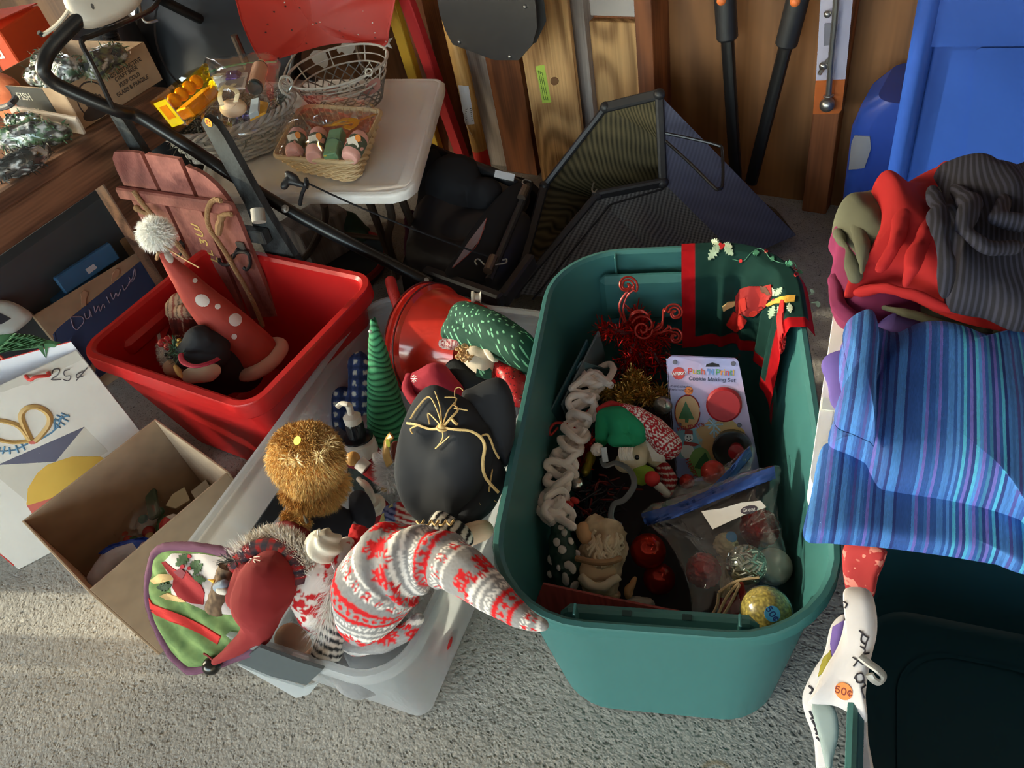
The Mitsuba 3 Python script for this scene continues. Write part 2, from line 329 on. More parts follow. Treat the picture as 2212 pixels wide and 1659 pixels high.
def lt(c): return [float(v) for v in lin(c)]
def woodfn(dark, light, axis, sc=1.0, rings=10.0, seed=0.0, knots=False):
    ax = norm(axis); b = norm(np.cross(ax, [0.3, 0.5, 0.8])) if abs(ax[2]) < 0.9 else UW; c = np.cross(ax, b)
    ax, b, c = ([float(q) for q in v] for v in (ax, b, c))
    def fn(p, n, uv):
        s = (p.x * ax[0] + p.y * ax[1] + p.z * ax[2]) * sc; t = (p.x * b[0] + p.y * b[1] + p.z * b[2]) * sc; w = (p.x * c[0] + p.y * c[1] + p.z * c[2]) * sc
        q = fbm(t * 5 + seed, s * 1.3, w * 5, 2) * rings + t * 6; band = dr.abs(q - dr.floor(q) - 0.5) * 2
        fine = noise(t * 220 + seed, s * 7, w * 220); v = 0.55 * smoothstep(0.1, 0.9, band) + 0.45 * fine
        return mix(dark, light, v)
    return fn
mat('plywood', proc(woodfn(lt((124, 84, 46)), lt((205, 162, 108)), (0, 0, 1), 1.0, 16)), 0.6)
mat('studbrown', proc(woodfn(lt((84, 44, 24)), lt((140, 82, 44)), (0, 0, 1), 1.0, 6, 3)), 0.6)
mat('studgrey', proc(woodfn(lt((120, 110, 104)), lt((165, 154, 146)), (0, 0, 1), 1.0, 6, 5)), 0.7)
mat('sheathing', proc(woodfn(lt((92, 58, 30)), lt((138, 92, 52)), (0, 0, 1), 0.6, 4, 7)), 0.55)
mat('benchwood', proc(woodfn(lt((66, 44, 34)), lt((128, 92, 70)), NW, 1.0, 8, 2)), 0.5)
mat('sledred', proc(woodfn(lt((112, 60, 54)), lt((156, 96, 86)), (0.3, 0.3, 0.9), 1.5, 5, 4)), 0.6)
mat('sledblack', proc(woodfn(lt((22, 26, 28)), lt((58, 64, 66)), (0.3, 0.3, 0.9), 2.0, 4, 9)), 0.6)
mat('handlewood', proc(woodfn(lt((150, 108, 56)), lt((205, 160, 96)), (0, 0, 1), 1.0, 3, 1)), 0.4)
def f_card(p, n, uv): return mix(lt((150, 126, 102)), lt((178, 152, 124)), fbm(p.x * 25, p.y * 25, p.z * 25, 3))
mat('card', proc(f_card), 0.8)
mat('paintwhite', (176, 168, 162), 0.6)
# ---------------------------------------------------------------- the garage shell
put('floor', box(14, 14, 0.2, 0, at([0, 1.0, -0.1])), 'mat_concrete', kind='structure', smooth=False)
def wallbox(s0, s1, z0, z1, o0, o1, c=0.0):
    m = fr(WP((s0 + s1) / 2, (z0 + z1) / 2, (o0 + o1) / 2), UW, -NW); return box(s1 - s0, abs(o1 - o0), z1 - z0, c, m)
def WS(x, y, off): return float(PW(x, y, off) @ UW)
wb = put('wall_back', wallbox(-3.8, 2.6, 0, 2.6, -0.06, 0.0), 'mat_sheathing', kind='structure', smooth=False)
def stud(x0, x1, y, m, off=0.09, z1=2.6):
    return put('stud', wallbox(WS(x0, y, off), WS(x1, y, off), 0, z1, 0, off, 0.002), m, wb)
stud(1062, 1132, 200, 'mat_studbrown', 0.09)
stud(1228, 1268, 100, 'mat_studgrey', 0.10)
stud(1374, 1410, 100, 'mat_studbrown', 0.13)
stud(870, 925, 60, 'mat_studbrown', 0.09)
stud(1738, 1792, 400, 'mat_studbrown', 0.06, P(1770, 240, 0)[2] + 2.6)
sA, sB = WS(1268, 100, 0.07), WS(1374, 100, 0.07)
zt = PW(1322, 48, 0.07)[2]
put('panel', wallbox(sA - 0.02, sB + 0.02, 0, zt, 0, 0.07, 0.002), 'mat_plywood', wb)
put('panel', wallbox(sA - 0.01, sB + 0.01, zt + 0.012, 2.6, 0, 0.055, 0.002), 'mat_paintwhite', wb)
put('panel', wallbox(sA - 0.01, sB + 0.01, zt, zt + 0.012, 0, 0.04, 0.001), 'mat_studbrown', wb)
put('stud', wallbox(WS(1024, 200, .06), WS(1064, 200, .06), 0, 2.6, 0, 0.06, 0.002), 'mat_studgrey', wb)
wdir = -NW
def wall_l(a, w): return box(0.12, w, 2.6, 0, fr(A_(a) + wdir * w / 2 + [0, 0, 1.3], UW, wdir))
put('wall_left', [wall_l([-3.3, 2.93, 0], 2.4), wall_l(A_([-3.3, 2.93, 0]) - wdir * 4.4, 3.0)], 'mat_sheathing', kind='structure', smooth=False)
put('ceiling', box(7.5, 6.5, 0.1, 0, fr(WP(-0.6, 2.65, 3.2), UW, -NW)), 'mat_paintwhite', kind='structure', smooth=False)
put('wall_right', box(0.12, 6.5, 2.6, 0, fr(WP(2.5, 1.3, 3.2), UW, -NW)), 'mat_paintwhite', kind='structure', smooth=False)
# ---------------------------------------------------------------- totes and boxes
def tote(k, m, h, L, Wd, r, inset, lipw, liph, matk, sheet=False, foot=0.0):
    li = lambda t: inset * (1 - t)
    R = lambda ins, z, rr=0: ap(m, np.column_stack([rrect(L - 2 * ins, Wd - 2 * ins, max(r - ins + rr, 0.02), 8), np.full(36, z)]))
    w = 0.004; o = lipw
    out = [R(o + inset + 0.02, 0.0), R(o + inset + 0.004, 0.006), R(o + inset, 0.02), R(o + inset * 0.5, h * 0.5), R(o + 0.004, h - liph - 0.012), R(o - 0.003, h - liph - 0.006), R(0.003, h - liph), R(0, h - liph + 0.004), R(0, h - 0.006), R(0.003, h)]
    inn = [R(lipw * 0.8, h + 0.001), R(lipw + w, h - 0.006), R(o + w, h - liph - 0.01), R(o + inset * 0.5 + w, h * 0.5), R(o + inset + w, 0.02), R(o + inset + 0.02, 0.008)]
    return put('body', loft(out + ([inn[0], inn[1]] if sheet else inn), True, not sheet), matk, k, 40)
mat('teal', (54, 102, 101), 0.38, specular=0.45)
mat('tealdark', (38, 78, 90), 0.4, specular=0.4)
mat('redplastic', (176, 30, 30), 0.35, specular=0.45)
scene['mat_frost'] = {'type': 'principledthin', 'base_color': rgb((228, 233, 236)), 'roughness': 0.35, 'diff_trans': 1.2, 'spec_trans': 0.36, 'eta': 1.45}
GT = yaw(0.270, 0.951, -0.334); GH = 0.46
gt = thing('green_tote', 'large teal green plastic tote of ornaments, its corner under an embroidered cloth', 'storage tote')
tote(gt, GT, GH, 0.952, 0.545, 0.17, 0.045, 0.014, 0.03, 'mat_teal')
CT = yaw(-0.304, 1.122, -0.532); CH = 0.34
ct = thing('clear_tote', 'frosted clear plastic tote filled with plush gnomes and decorations', 'storage tote')
tote(ct, CT, CH, 0.956, 0.565, 0.10, 0.05, 0.014, 0.03, 'mat_frost', sheet=True)
RT = yaw(-0.664, 1.617, -0.662); RH = 0.42
rt = thing('red_tote', 'red plastic tote holding a decorative sled and plush penguin', 'storage tote')
tote(rt, RT, RH, 0.50, 0.63, 0.07, 0.065, 0.022, 0.045, 'mat_redplastic')
BX = yaw(-0.913, 1.197, -0.843)
# ================================================================ along the back wall
mat('black', (34, 35, 38), 0.45, specular=0.5); mat('blackmatte', (32, 32, 34), 0.8, specular=0.2); mat('blacktube', (24, 25, 27), 0.3, specular=0.5)
mat('steel', (170, 170, 168), 0.3, metallic=0.9); mat('tubemetal', (110, 96, 84), 0.35, metallic=0.7)
k = thing('plywood_board', 'knotty plywood board with a green label leaning on the studs', 'board')
sB0, sB1 = WS(1147, 240, .15), WS(1240, 140, .15)
pb = wallbox(sB0, sB1, 0.0, 1.5, 0.132, 0.15, 0.001); put('panel', pb, 'mat_plywood', k)
lb = patch(pb, [(1157, 143), (1176, 140), (1191, 221), (1172, 223)], 0.0008, 30); lk = put('label', lb, M((170, 196, 82), 0.5), k, label='green paper label')
put('print', [pen(pb, [[(1163 + i * 4, 152 + i * 2), (1176 + i * 4, 216)]], 0.0009, off=0.0012) for i in range(3)], M((60, 80, 40), 0.8), lk)
put('knot', patch(pb, oval(1198, 175, 9, 9), 0.0012), M((110, 74, 44), 0.6), k)
# hung shovel with a riveted black scoop
k = thing('scoop_shovel', 'black riveted scoop shovel hanging blade down on the wall', 'shovel')
ms = fr(PW(1055, 60, 0.36), UW + NW * 0.15, [0.05, 0.05, 1])
bl = slab([(938, -40), (950, 30), (962, 66), (978, 96), (1030, 116), (1068, 130), (1120, 130), (1150, 96), (1160, 60), (1158, 20), (1150, -40)], ms, 0.004, 0, 0.01)
put('blade', bl, 'mat_black', k)
put('side_flange', slab([(1160, 62), (1150, 95), (1158, 92), (1180, 46), (1176, 8), (1164, -40), (1150, -40)], fr(PW(1165, 40, 0.33), UW - NW * 0.5, [0, 0, 1]), 0.004), 'mat_black', k)
for x, y in ((993, 90), (1102, 122), (1135, 14)): put('rivet', ball(cast(bl, [(x, y)])[0][0], 0.006, 1), 'mat_steel', k)
hb = PW(1040, 0, 0.33); put('handle', tube([hb + [0, 0, 0.05], WP(hb @ UW, 2.1, 0.03)], 0.018, 10), 'mat_handlewood', k)
# wooden handle with a red end
k = thing('tool_handle', 'round wooden tool handle with barcode label and red end', 'tool handle')
ha, hb_ = PW(972, 40, 0.22), PW(1036, 322, 0.24); dh = norm(hb_ - ha); he = ha + dh * ((0.02 - ha[2]) / dh[2])
hm = tube([ha, hb_], 0.029, 16); put('shaft', hm, 'mat_handlewood', k); put('red_end', tube([hb_, he], 0.0292, 16), M((196, 44, 38), 0.5), k)
lb = patch(hm, [(990, 184), (1012, 186), (1025, 268), (1005, 270)], 0.0008, 6); lk = put('label', lb, M((205, 205, 208), 0.5), k)
put('barcode', [pen(hm, [[(1006 + 0.2 * i, 236 + 4.2 * i), (1018 + 0.4 * i, 234 + 4.2 * i)]], 0.0012, off=0.0012) for i in range(7)], M((30, 30, 30), 0.8), lk)
# red and yellow pole
k = thing('painted_pole', 'long red and yellow painted pole leaning beside the folding chair', 'pole')
a0, a1 = PW(838, -20, 0.22), PW(925, 260, 0.13); d = norm(a1 - a0); a2 = a0 + d * ((0.01 - a0[2]) / d[2])
put('yellow_rail', board(a0, a2, 0.05, 0.03, 0.003, UW), M((176, 142, 40), 0.6), k)
b0, b1 = PW(872, -20, 0.20), PW(1000, 340, 0.12); d = norm(b1 - b0); b2 = b0 + d * ((0.01 - b0[2]) / d[2])
put('red_rail', board(b0, b2, 0.05, 0.035, 0.004, UW), M((176, 38, 42), 0.5), k)
# loppers
k = thing('loppers', 'black long-handled loppers standing upside down against the brown wall', 'loppers')
for (xa, ya), (xb, yb), rt_ in (((1565, -20), (1588, 360), 0.023), ((1728, -20), (1622, 395), 0.023)):
    p0, p1 = PW(xa, ya, 0.09), PW(xb, yb, 0.12); d = norm(p1 - p0); pe = p0 + d * ((0.12 - p0[2]) / d[2])
    h = put('handle', tube([p0, pe], rt_, 12, flat=0.8), 'mat_blacktube', k)
    pm = p0 + (p1 - p0) * 0.24; put('grip', tube([p0 - d * 0.02, pm, pm + d * 0.006], [rt_ + .008, rt_ + .008, rt_ + .003], 12), 'mat_black', h)
    put('grip_badge', ball(p0 + (p1 - p0) * 0.03 + NW * 0.026, 0.014, 2), M((226, 120, 60), 0.5), h)
put('jaw', board(PW(1604, 470, .1), PW(1640, 600, .1), 0.06, 0.02, 0.004), 'mat_steel', k)
# blister pack with a steel rod
k = thing('blister_pack', 'clear blister pack holding a steel lift rod, hung on the post', 'packaged rod')
mp = fr(PW(1800, 120, 0.11), UW, [0, 0, 1])
card = slab([(1775, -40), (1846, -40), (1826, 172), (1762, 175)], mp, 0.002); put('card', card, M((172, 172, 196), 0.4), k)
put('card_base', slab([(1762, 174), (1826, 171), (1818, 238), (1812, 245), (1756, 247)], mp, 0.003), M((176, 92, 40), 0.4), k, label='orange card base')
put('blister', slab([(1773, -40), (1846, -40), (1824, 238), (1760, 244)], mp @ at([0, 0, 0.03]), 0.001, 0, 0.004), 'mat_film', k)
g = lambda x, y: PW(x, y, 0.127)
rk = put('rod', tube([g(1808, -20), g(1803, 50), g(1796, 120), g(1790, 205)], 0.0085, 10), 'mat_steel', k)
put('ball_end', ball(g(1787, 226), 0.021, 3), 'mat_steel', rk); put('ring', tube(ringP(g(1790, 207), 0.012, [0, 0.2, 1]), 0.003, 6, closed=True), 'mat_steel', rk)
put('bracket', slab([(1781, 52), (1799, 52), (1797, 97), (1779, 99)], mp @ at([0, 0, 0.012]), 0.006), M((140, 142, 160), 0.35, metallic=0.6), k)
put('clip', [ball(g(1779, 142), 0.012, 2), tube([g(1770, 160), g(1782, 140), g(1790, 128)], 0.006, 6), ball(g(1788, 30), 0.01, 2)], 'mat_steel', k)
# ---------------------------------------------------------------- blue totes on the right
mat('blueplastic', (36, 70, 150), 0.35, specular=0.4); mat('bluedark', (38, 66, 150), 0.35, specular=0.4)
k = thing('blue_tote', 'tall bright blue plastic tote stood on end behind the folded clothes', 'storage tote')
bo = P(1908, 420, 0.43); bo[2] = 0; bm = fr(bo + UW * 0.30 - NW * 0.21, UW, -NW)
rr = lambda w, d, z, r: ap(bm, np.column_stack([rrect(d, w, r, 6), np.full(28, z)]))
put('body', loft([rr(.56, .36, 0, .05), rr(.56, .36, .02, .05), rr(.60, .40, .5, .05), rr(.60, .40, .995, .05), rr(.58, .38, 1.02, .05)]), 'mat_blueplastic', k, 40)
e0 = bm @ np.array([-.300, -.20, 0, 1]); mfr = fr(bo - NW * 0.0 + UW * 0.0, UW, [0, 0, 1])
fm = fr((bm @ np.array([0, -.202, 0, 1]))[:3], UW, [0, 0, 1])
put('rim', tube([fm[:3, 3] - UW * .272 + [0, 0, .02], fm[:3, 3] - UW * .288 + [0, 0, 1.0]], 0.022, 12), 'mat_blueplastic', k)
put('raised_panel', slab([(2110, 100), (2400, 100), (2400, 400), (2080, 400)], fm, 0.006, 0.008, 0.01), 'mat_blueplastic', k)
put('raised_band', slab([(1990, -80), (2400, -80), (2400, 94), (1990, 97)], fm, 0.006, 0.010, 0.008), 'mat_blueplastic', k)
k = thing('blue_bin', 'smaller dark blue plastic bin with a grey latch behind the tall blue tote', 'storage bin')
c0 = P(1842, 480, 0.12); c0[2] = 0; bm2 = fr(c0 - NW * 0.105 + UW * 0.085, UW, -NW)
r2 = lambda w, z, r: ap(bm2, np.column_stack([rrect(.24, w, r, 6), np.full(28, z)]))
zt_ = 0.50
body = loft([r2(.24, 0, .05), r2(.26, .2, .06), r2(.27, zt_ - .1, .06), r2(.24, zt_ - .04, .06), r2(.16, zt_, .05)]); put('body', body, 'mat_bluedark', k, 40)
put('latch', patch(body, [(1848, 292), (1880, 294), (1882, 320), (1868, 362), (1836, 366), (1842, 310)], 0.004, 12), M((120, 124, 134), 0.4), k)
# ---------------------------------------------------------------- folding chair, white board
k = thing('folding_chair', 'red metal folding chair with paint-chipped back and brown tube legs', 'chair')
zc = 0.62; cb = P(660, 110, zc); mc = facing(cb, 12, 12)
def f_chip(p, n, uv):
    a, b, c = voronoi(p.x * 45 + p.z * 20, p.z * 45); s = smoothstep(0.16, 0.08, a) * smoothstep(0.88, 0.93, c); a2, b2, c2 = voronoi(p.x * 30, p.z * 34 + 5); s2 = smoothstep(0.09, 0.05, a2) * smoothstep(0.9, 0.94, c2)
    return mix(mix(lt((196, 56, 46)), lt((60, 24, 22)), s), lt((220, 200, 190)), s2)
mat('chairred', proc(f_chip), 0.4, specular=0.4)
o2 = onpl(mc, [(500, -60), (508, 10), (522, 60), (545, 108), (566, 133), (610, 124), (700, 98), (760, 92), (812, 98), (818, 60), (822, 0), (826, -70), (660, -90)])
bk = pad(o2, mc, 0.0, 0.0, 16, 84); v = A_(bk.vertices); lx = (v - cb) @ mc[:3, 0]; bk.vertices = v + np.outer(1.6 * (lx - 0.0) ** 2, mc[:3, 2]); v = A_(bk.vertices)
bk2 = bk.copy(); bk2.vertices = v - mc[:3, 2] * 0.006; bk2.invert()
put('backrest', [bk, bk2], 'mat_chairred', k)
gx, gy = norm(P(850, 430, .43) - P(640, 435, .43)), None; gy = np.cross([0, 0, 1.0], gx)
sc_ = P(712, 440, 0.435); ms = fr(sc_ + gy * 0.19, gx, gy)
seat = pad(rrect(0.36, 0.36, 0.07, 4), ms, 0.012, 0.012, 10, 60, 10); put('seat', seat, 'mat_chairred', k)
leg = lambda *q: tube(spline([P(*a) for a in q], 6), 0.0125, 10)
put('leg', leg((792, 420, .43), (822, 500, .25), (856, 600, 0.02)), 'mat_tubemetal', k); put('leg', leg((834, 420, .43), (846, 470, .33), (838, 520, .2), (860, 590, 0.03)), 'mat_tubemetal', k)
put('leg', leg((700, 440, .42), (700, 480, .3), (668, 545, .1), (650, 560, .02)), 'mat_tubemetal', k)
put('leg', leg((860, 410, .42), (905, 520, .15), (925, 560, .02)), 'mat_tubemetal', k)
cr = [cb + mc[:3, 0] * s * 0.2 + mc[:3, 2] * -0.01 for s in (-1, 1)]
for s, q in zip((-1, 1), cr): put('back_post', tube([q + [0, 0, .12] - mc[:3, 2] * .05, q - [0, 0, .15] - mc[:3, 2] * .05, q - [0, 0, .4] - mc[:3, 2] * .02], 0.0125, 10), 'mat_tubemetal', k)
put('stretcher', tube([P(826, 515, .22), P(690, 500, .22)], 0.008, 8), 'mat_tubemetal', k)
mat('whiteplastic', (226, 224, 220), 0.35, specular=0.4)
k = thing('white_tabletop', 'white plastic tabletop laid across the red chair seat', 'tabletop')
mb = hz(0.472); ol = onpl(mb, [(962, 168), (890, 420), (420, 422), (490, 172)]); g = sg.Polygon(ol).buffer(-0.06).buffer(0.06, quad_segs=8)
def ring_(g, d, z, n=96):
    e = g.buffer(d, quad_segs=8).exterior if d else g.exterior; c0 = A_(g.centroid.coords[0]); a = np.arange(n) * 2 * np.pi / n; out = []
    for q in a:
        l = sg.LineString([c0, c0 + 3 * A_([math.cos(q), math.sin(q)])]).intersection(e); p = l if l.geom_type == 'Point' else l.geoms[0]; out.append([p.x, p.y, z])
    return A_(out)
tb = loft([ring_(g, -.012, .436), ring_(g, 0, .442), ring_(g, 0.002, .462), ring_(g, -.006, .472), ring_(g, -.05, .472), ring_(g, -.056, .466)]); put('top', tb, 'mat_whiteplastic', k, 50)
k2 = put('lip', loft([ring_(g, -.008, .4722), ring_(g, -.010, .4738), ring_(g, -.016, .4738), ring_(g, -.018, .4722)], False, False), 'mat_whiteplastic', k)
k = thing('round_tray', 'dark round tray with a red rim on the floor under the red chair', 'tray'); tc = P(735, 590, .0)
put('base', lathe([(.15, .002), (.17, .004), (.18, .05)], at(tc), 40, True, False), M((58, 62, 64), .5), k); put('rim', lathe([(.178, .03), (.19, .034), (.194, .055), (.186, .06), (.178, .056)], at(tc), 48, False, False), M((150, 36, 34), .4), k)
one('wooden_crate', box(.20, .16, .16, .004, facing(P(690, 505, .08), 0, 20)), 'mat_studgrey', 'small weathered wooden crate behind the mower handle under the chair', 'crate')
one('green_cloth', bumpy(blob([ch((752, 478, .10, 22), (775, 500, .06, 24))], .01, 6), .012, 24), M((52, 74, 60), .9), 'dark green crumpled cloth under the red chair seat', 'cloth')
one('maroon_cloth', bumpy(blob([ch((892, 470, .20, 18), (896, 520, .10, 22), (890, 545, .05, 20))], .01, 6), .010, 20), M((74, 24, 48), .9), 'maroon cloth hanging beside the chair leg', 'cloth')
# ---------------------------------------------------------------- grill, vacuum, can behind the bench
k = thing('kettle_grill', 'large black round kettle grill standing behind the carton', 'grill')
kc = D(462, 80, 2.78); kz = kc[2]; km = fz(kc, [-0.25, -0.85, 0.45])
put('lid', lathe([(0.30, -0.10), (0.315, -0.02), (0.315, 0.0), (0.29, 0.012), (0.22, 0.035), (0.215, 0.03), (0.12, 0.06), (0.02, 0.075)], km, 48), M((46, 52, 58), .4), k, 40); put('rim', tube(ringP(kc, .314, km[:3, 2], 60), .007, 8, closed=True), M((96, 104, 108), .3), k)
put('bowl', lathe([(0.02, -0.28), (0.14, -0.25), (0.25, -0.18), (0.30, -0.10)], km, 40), 'mat_black', k, 40)
for q in range(3):
    a = q * 2.09 + 0.4; f0 = kc - km[:3, 2] * 0.2 + A_([math.cos(a), math.sin(a), 0]) * 0.15; put('leg', tube([f0, [f0[0] + .1 * math.cos(a), f0[1] + .1 * math.sin(a), 0.0]], 0.012, 8), 'mat_steel', k)
k = thing('shop_vacuum', 'dark shop vacuum with ribbed hose behind the bench carton', 'vacuum cleaner')
vc = P(205, 30, .82); vc[2] = 0
put('tank', lathe([(0.12, 0.0), (0.13, 0.02), (0.13, 0.55), (0.12, 0.60), (0.125, 0.62), (0.11, 0.78), (0.06, 0.82)], at(vc), 32), M((40, 44, 48), 0.4), k, 40)
hs = spline([D(230, 40, 2.35), D(236, 70, 2.35), D(248, 100, 2.38), D(262, 140, 2.42)], 12); put('hose', tube(hs, [0.02 + 0.006 * (i % 2) for i in range(len(hs))], 12), 'mat_black', k)
put('cord', [tube(spline([D(268, 20, 2.3), D(290, 38, 2.28), D(320, 24, 2.3), D(338, 4, 2.3)], 8), 0.004, 6), tube(spline([D(300, 4, 2.3), D(312, 46, 2.28), D(340, 44, 2.3)], 8), 0.004, 6)], 'mat_steel', k)
k = one('fuel_can', lathe([(0.1, 0), (0.115, 0.01), (0.115, .62), (0.10, .66), (.03, .68)], at([P(330, 190, .45)[0], P(330, 190, .45)[1], 0]), 20), M((170, 40, 36), 0.45), 'tall red metal can between the carton and the grill', 'fuel can')
one('shelf_post', board(D(488, -30, 2.9), D(548, 200, 3.05), 0.045, 0.03, 0.003), M((214, 222, 226), 0.5), 'white metal shelf post behind the red chair', 'post')
# ---------------------------------------------------------------- workbench and the things on it
E0, E1 = P(366, 188, .74), P(0, 420, .74); ex = norm(E1 - E0); ey = np.cross(ex, [0, 0, 1.0]); ey = ey if ey @ A_([-1, 0.3, 0]) > 0 else -ey
k = thing('workbench', 'brown wooden workbench along the left side', 'workbench')
for q in range(3):
    o = E0 + ex * 0.9 + ey * (0.1 + 0.2 * q) - [0, 0, .02]; put('plank', box(1.8, 0.196, 0.04, 0.004, fr(o, ex, ey)), 'mat_benchwood', k)
put('apron', box(1.8, 0.03, 0.085, 0.003, fr(E0 + ex * .9 + ey * .02 - [0, 0, .083], ex, ey)), 'mat_benchwood', k)
for a_, b_ in ((.30, .06), (.30, .54), (1.7, .06), (1.7, .54)): put('leg', box(.06, .06, .70, .003, fr(E0 + ex * a_ + ey * b_ - [0, 0, .39], ex, ey)), 'mat_benchwood', k)
def carton(key, m, w, d, h, t=0.004, matk='mat_card', inner=None):     # open box: m at the near bottom corner, x to the right, y away
    for nm, q in (('front_wall', box(w, t, h, .001, at([w / 2, t / 2, h / 2]))), ('back_wall', box(w, t, h, .001, at([w / 2, d - t / 2, h / 2]))), ('left_wall', box(t, d - 2 * t, h, .001, at([t / 2, d / 2, h / 2]))), ('right_wall', box(t, d - 2 * t, h, .001, at([w - t / 2, d / 2, h / 2]))), ('bottom', box(w - 2 * t, d - 2 * t, t, 0, at([w / 2, d / 2, t / 2])))):
        put(nm, mv(q, m), matk, key)
k = thing('bench_carton', 'printed brown carton of bagged greenery on the workbench', 'cardboard box')
N_, R_ = P(184, 278, .741), P(352, 172, .741); wx = R_ - N_; hB = hgt(N_, 140, 188); yB = -np.cross(wx, [0, 0, 1.0]); dL = np.linalg.norm(P(62, 232, .741) - N_)
mB = fr(N_, wx, yB); carton(k, mB, np.linalg.norm(wx), dL, hB)
rw = scene and box(np.linalg.norm(wx), .004, hB, .001, mB @ at([np.linalg.norm(wx) / 2, .002, hB / 2])); ink = M((58, 50, 48), 0.8)
W_ = np.linalg.norm(wx); fm_ = fr(N_ - norm(yB) * 0.0004, wx, [0, 0, 1.0])
put('print', [text(s, .0105, fm_ @ at([W_ * .66, hB * y, 0]), .0004, True) for s, y in (('THIS DISTINCTIVE', .70), ('CRAFT BEER', .58), ('KEEP COLD', .42), ('GLASS & FRAGILE', .26))] + [mv(loft([ringP([0, 0, 0], .05, [0, 0, 1]), ringP([0, 0, 0], .046, [0, 0, 1])], False, False), fm_ @ at([W_ * .22, hB * .45, 0]))] + [text('Fish', .022, fm_ @ at([W_ * .22, hB * .45, 0]), .0004, True), prism(oval(0, 0, .05, .02), .0004, fm_ @ at([W_ * .2, hB * .2, 0]))], ink, k, label='dark printed lettering and emblem')
lf = fr(N_ - norm(wx) * 0.0006, -norm(yB), [0, 0, 1.0]); put('side_print', box(dL * .55, hB * .98, .0006, 0, lf @ at([-dL * .5, hB * .5, 0])), M((48, 54, 56), 0.7), k, label='dark printed side panel')
put('side_lettering', [text(s, .02, lf @ at([-dL * .5, hB * y, .0006]), .0004, True) for s, y in (('FISH', .75), ('This Dist', .35), ('Craft', .22))], M((186, 186, 176), 0.7), k)
def filmbag(pxs, label, cat='plastic bag', seed=0, amp=.02, inner=None, name='plastic_bag', group=None, zz=None):
    k = thing(name, label, cat, group); b = crinkle(blob([ch(*c) for c in pxs], 0.012, 6), amp, 22, seed); put('film', b, 'mat_film', k, 60)
    if inner is not None:
        q = blob([[(p, r * 0.72) for p, r in ch(*c)] for c in pxs], 0.014, 4)
        q = blob([[(p, r * 0.9) for p, r in ch(*c)] for c in pxs], 0.009, 4); q = crinkle(q, amp * .8, 34, seed + 1); v = A_(q.vertices); n1 = meshkit.fbm(v * np.array([30, 60, 50]), 3, seed)[:, None]; n2 = meshkit.fbm(v * np.array([90, 40, 70]), 2, seed + 3)[:, None]; put('contents', q, 'mat_vcgloss', k, True, color=np.where(n2 > .62, lin(A_([190, 196, 200])), np.where(n1 > .52, lin(A_(inner)), lin(A_([58, 62, 64]))))); put('greenery', fur(q, 160, .02, .004, seed, 0.1, curl=.9), M(inner, .6), k, False, kind='stuff')
    return k
filmbag([[(95, 135, .89, 32), (150, 145, .89, 28), (130, 180, .85, 34)], [(70, 165, .87, 22), (110, 165, .87, 30)]], 'shiny clear plastic bag of greenery bulging from the left of the bench carton', seed=3, inner=(70, 96, 78))
filmbag([[(205, 142, .87, 32), (255, 114, .87, 24)], [(225, 112, .88, 14), (245, 102, .88, 12)]], 'clear plastic bag filling the right of the bench carton', seed=5, inner=(96, 108, 80))
filmbag([[(20, 300, .78, 30), (80, 290, .78, 34), (130, 285, .77, 26)], [(30, 265, .8, 24), (70, 262, .8, 20)]], 'clear plastic bag with green twigs lying on the bench corner', seed=7, inner=(84, 120, 92))
filmbag([[(0, 370, .77, 26), (60, 345, .77, 30), (98, 325, .765, 16)]], 'dark-filled clear plastic bag nearest the bench edge', seed=9, inner=(60, 66, 66))
one('paper_strip', board(P(28, 244, .80), P(176, 272, .765), .05, .012, .003, [0, 0, 1]), M((196, 182, 168), .8), 'torn grey cardboard strip lying across bags on the bench', 'cardboard strip')
k = thing('orange_box', 'bright orange retail box with white lettering at the back of the bench', 'box')
No = P(62, 168, .741); hO = hgt(No, 22, 52); Ro = P(140, 108, .741); wo = Ro - No; mo = fr(No, wo, -np.cross(wo, [0, 0, 1.0])); w_ = np.linalg.norm(wo)
ob = box(w_, .34, hO, .004, mo @ at([w_ / 2, .17, hO / 2])); put('body', ob, M((226, 86, 44), .45), k)
put('lid_flap', box(w_, .30, .004, .001, mo @ at([w_ / 2, .15, hO + .016]) @ trimesh.transformations.rotation_matrix(.09, [0, 1, 0])), M((226, 80, 50), .45), k)
lf = fr(No - norm(wo) * .0008, np.cross(wo, [0, 0, 1.0]), [0, 0, 1.0]); put('lettering', text('jolta', .045, lf @ at([-.10, hO * .62, 0]), .0006, True), M((246, 238, 226), .6), k)
put('hand_slot', prism(oval(0, 0, .012, .035), .001, lf @ at([-.09, hO * .32, .0004])), M((70, 40, 30), .8), k)
k = thing('orange_plush', 'pale orange and white rounded bundle at the left end of the bench', 'plush')
put('body', blob([ch((10, 215, .80, 40), (40, 235, .78, 26)), ch((-20, 190, .84, 40), (20, 190, .84, 26))], .012), M((232, 128, 84), .8), k)
put('band', tube(spline([P(0, 234, .83), P(22, 226, .86), P(34, 212, .86)], 6), .008, 8), M((60, 60, 66), .6), k)
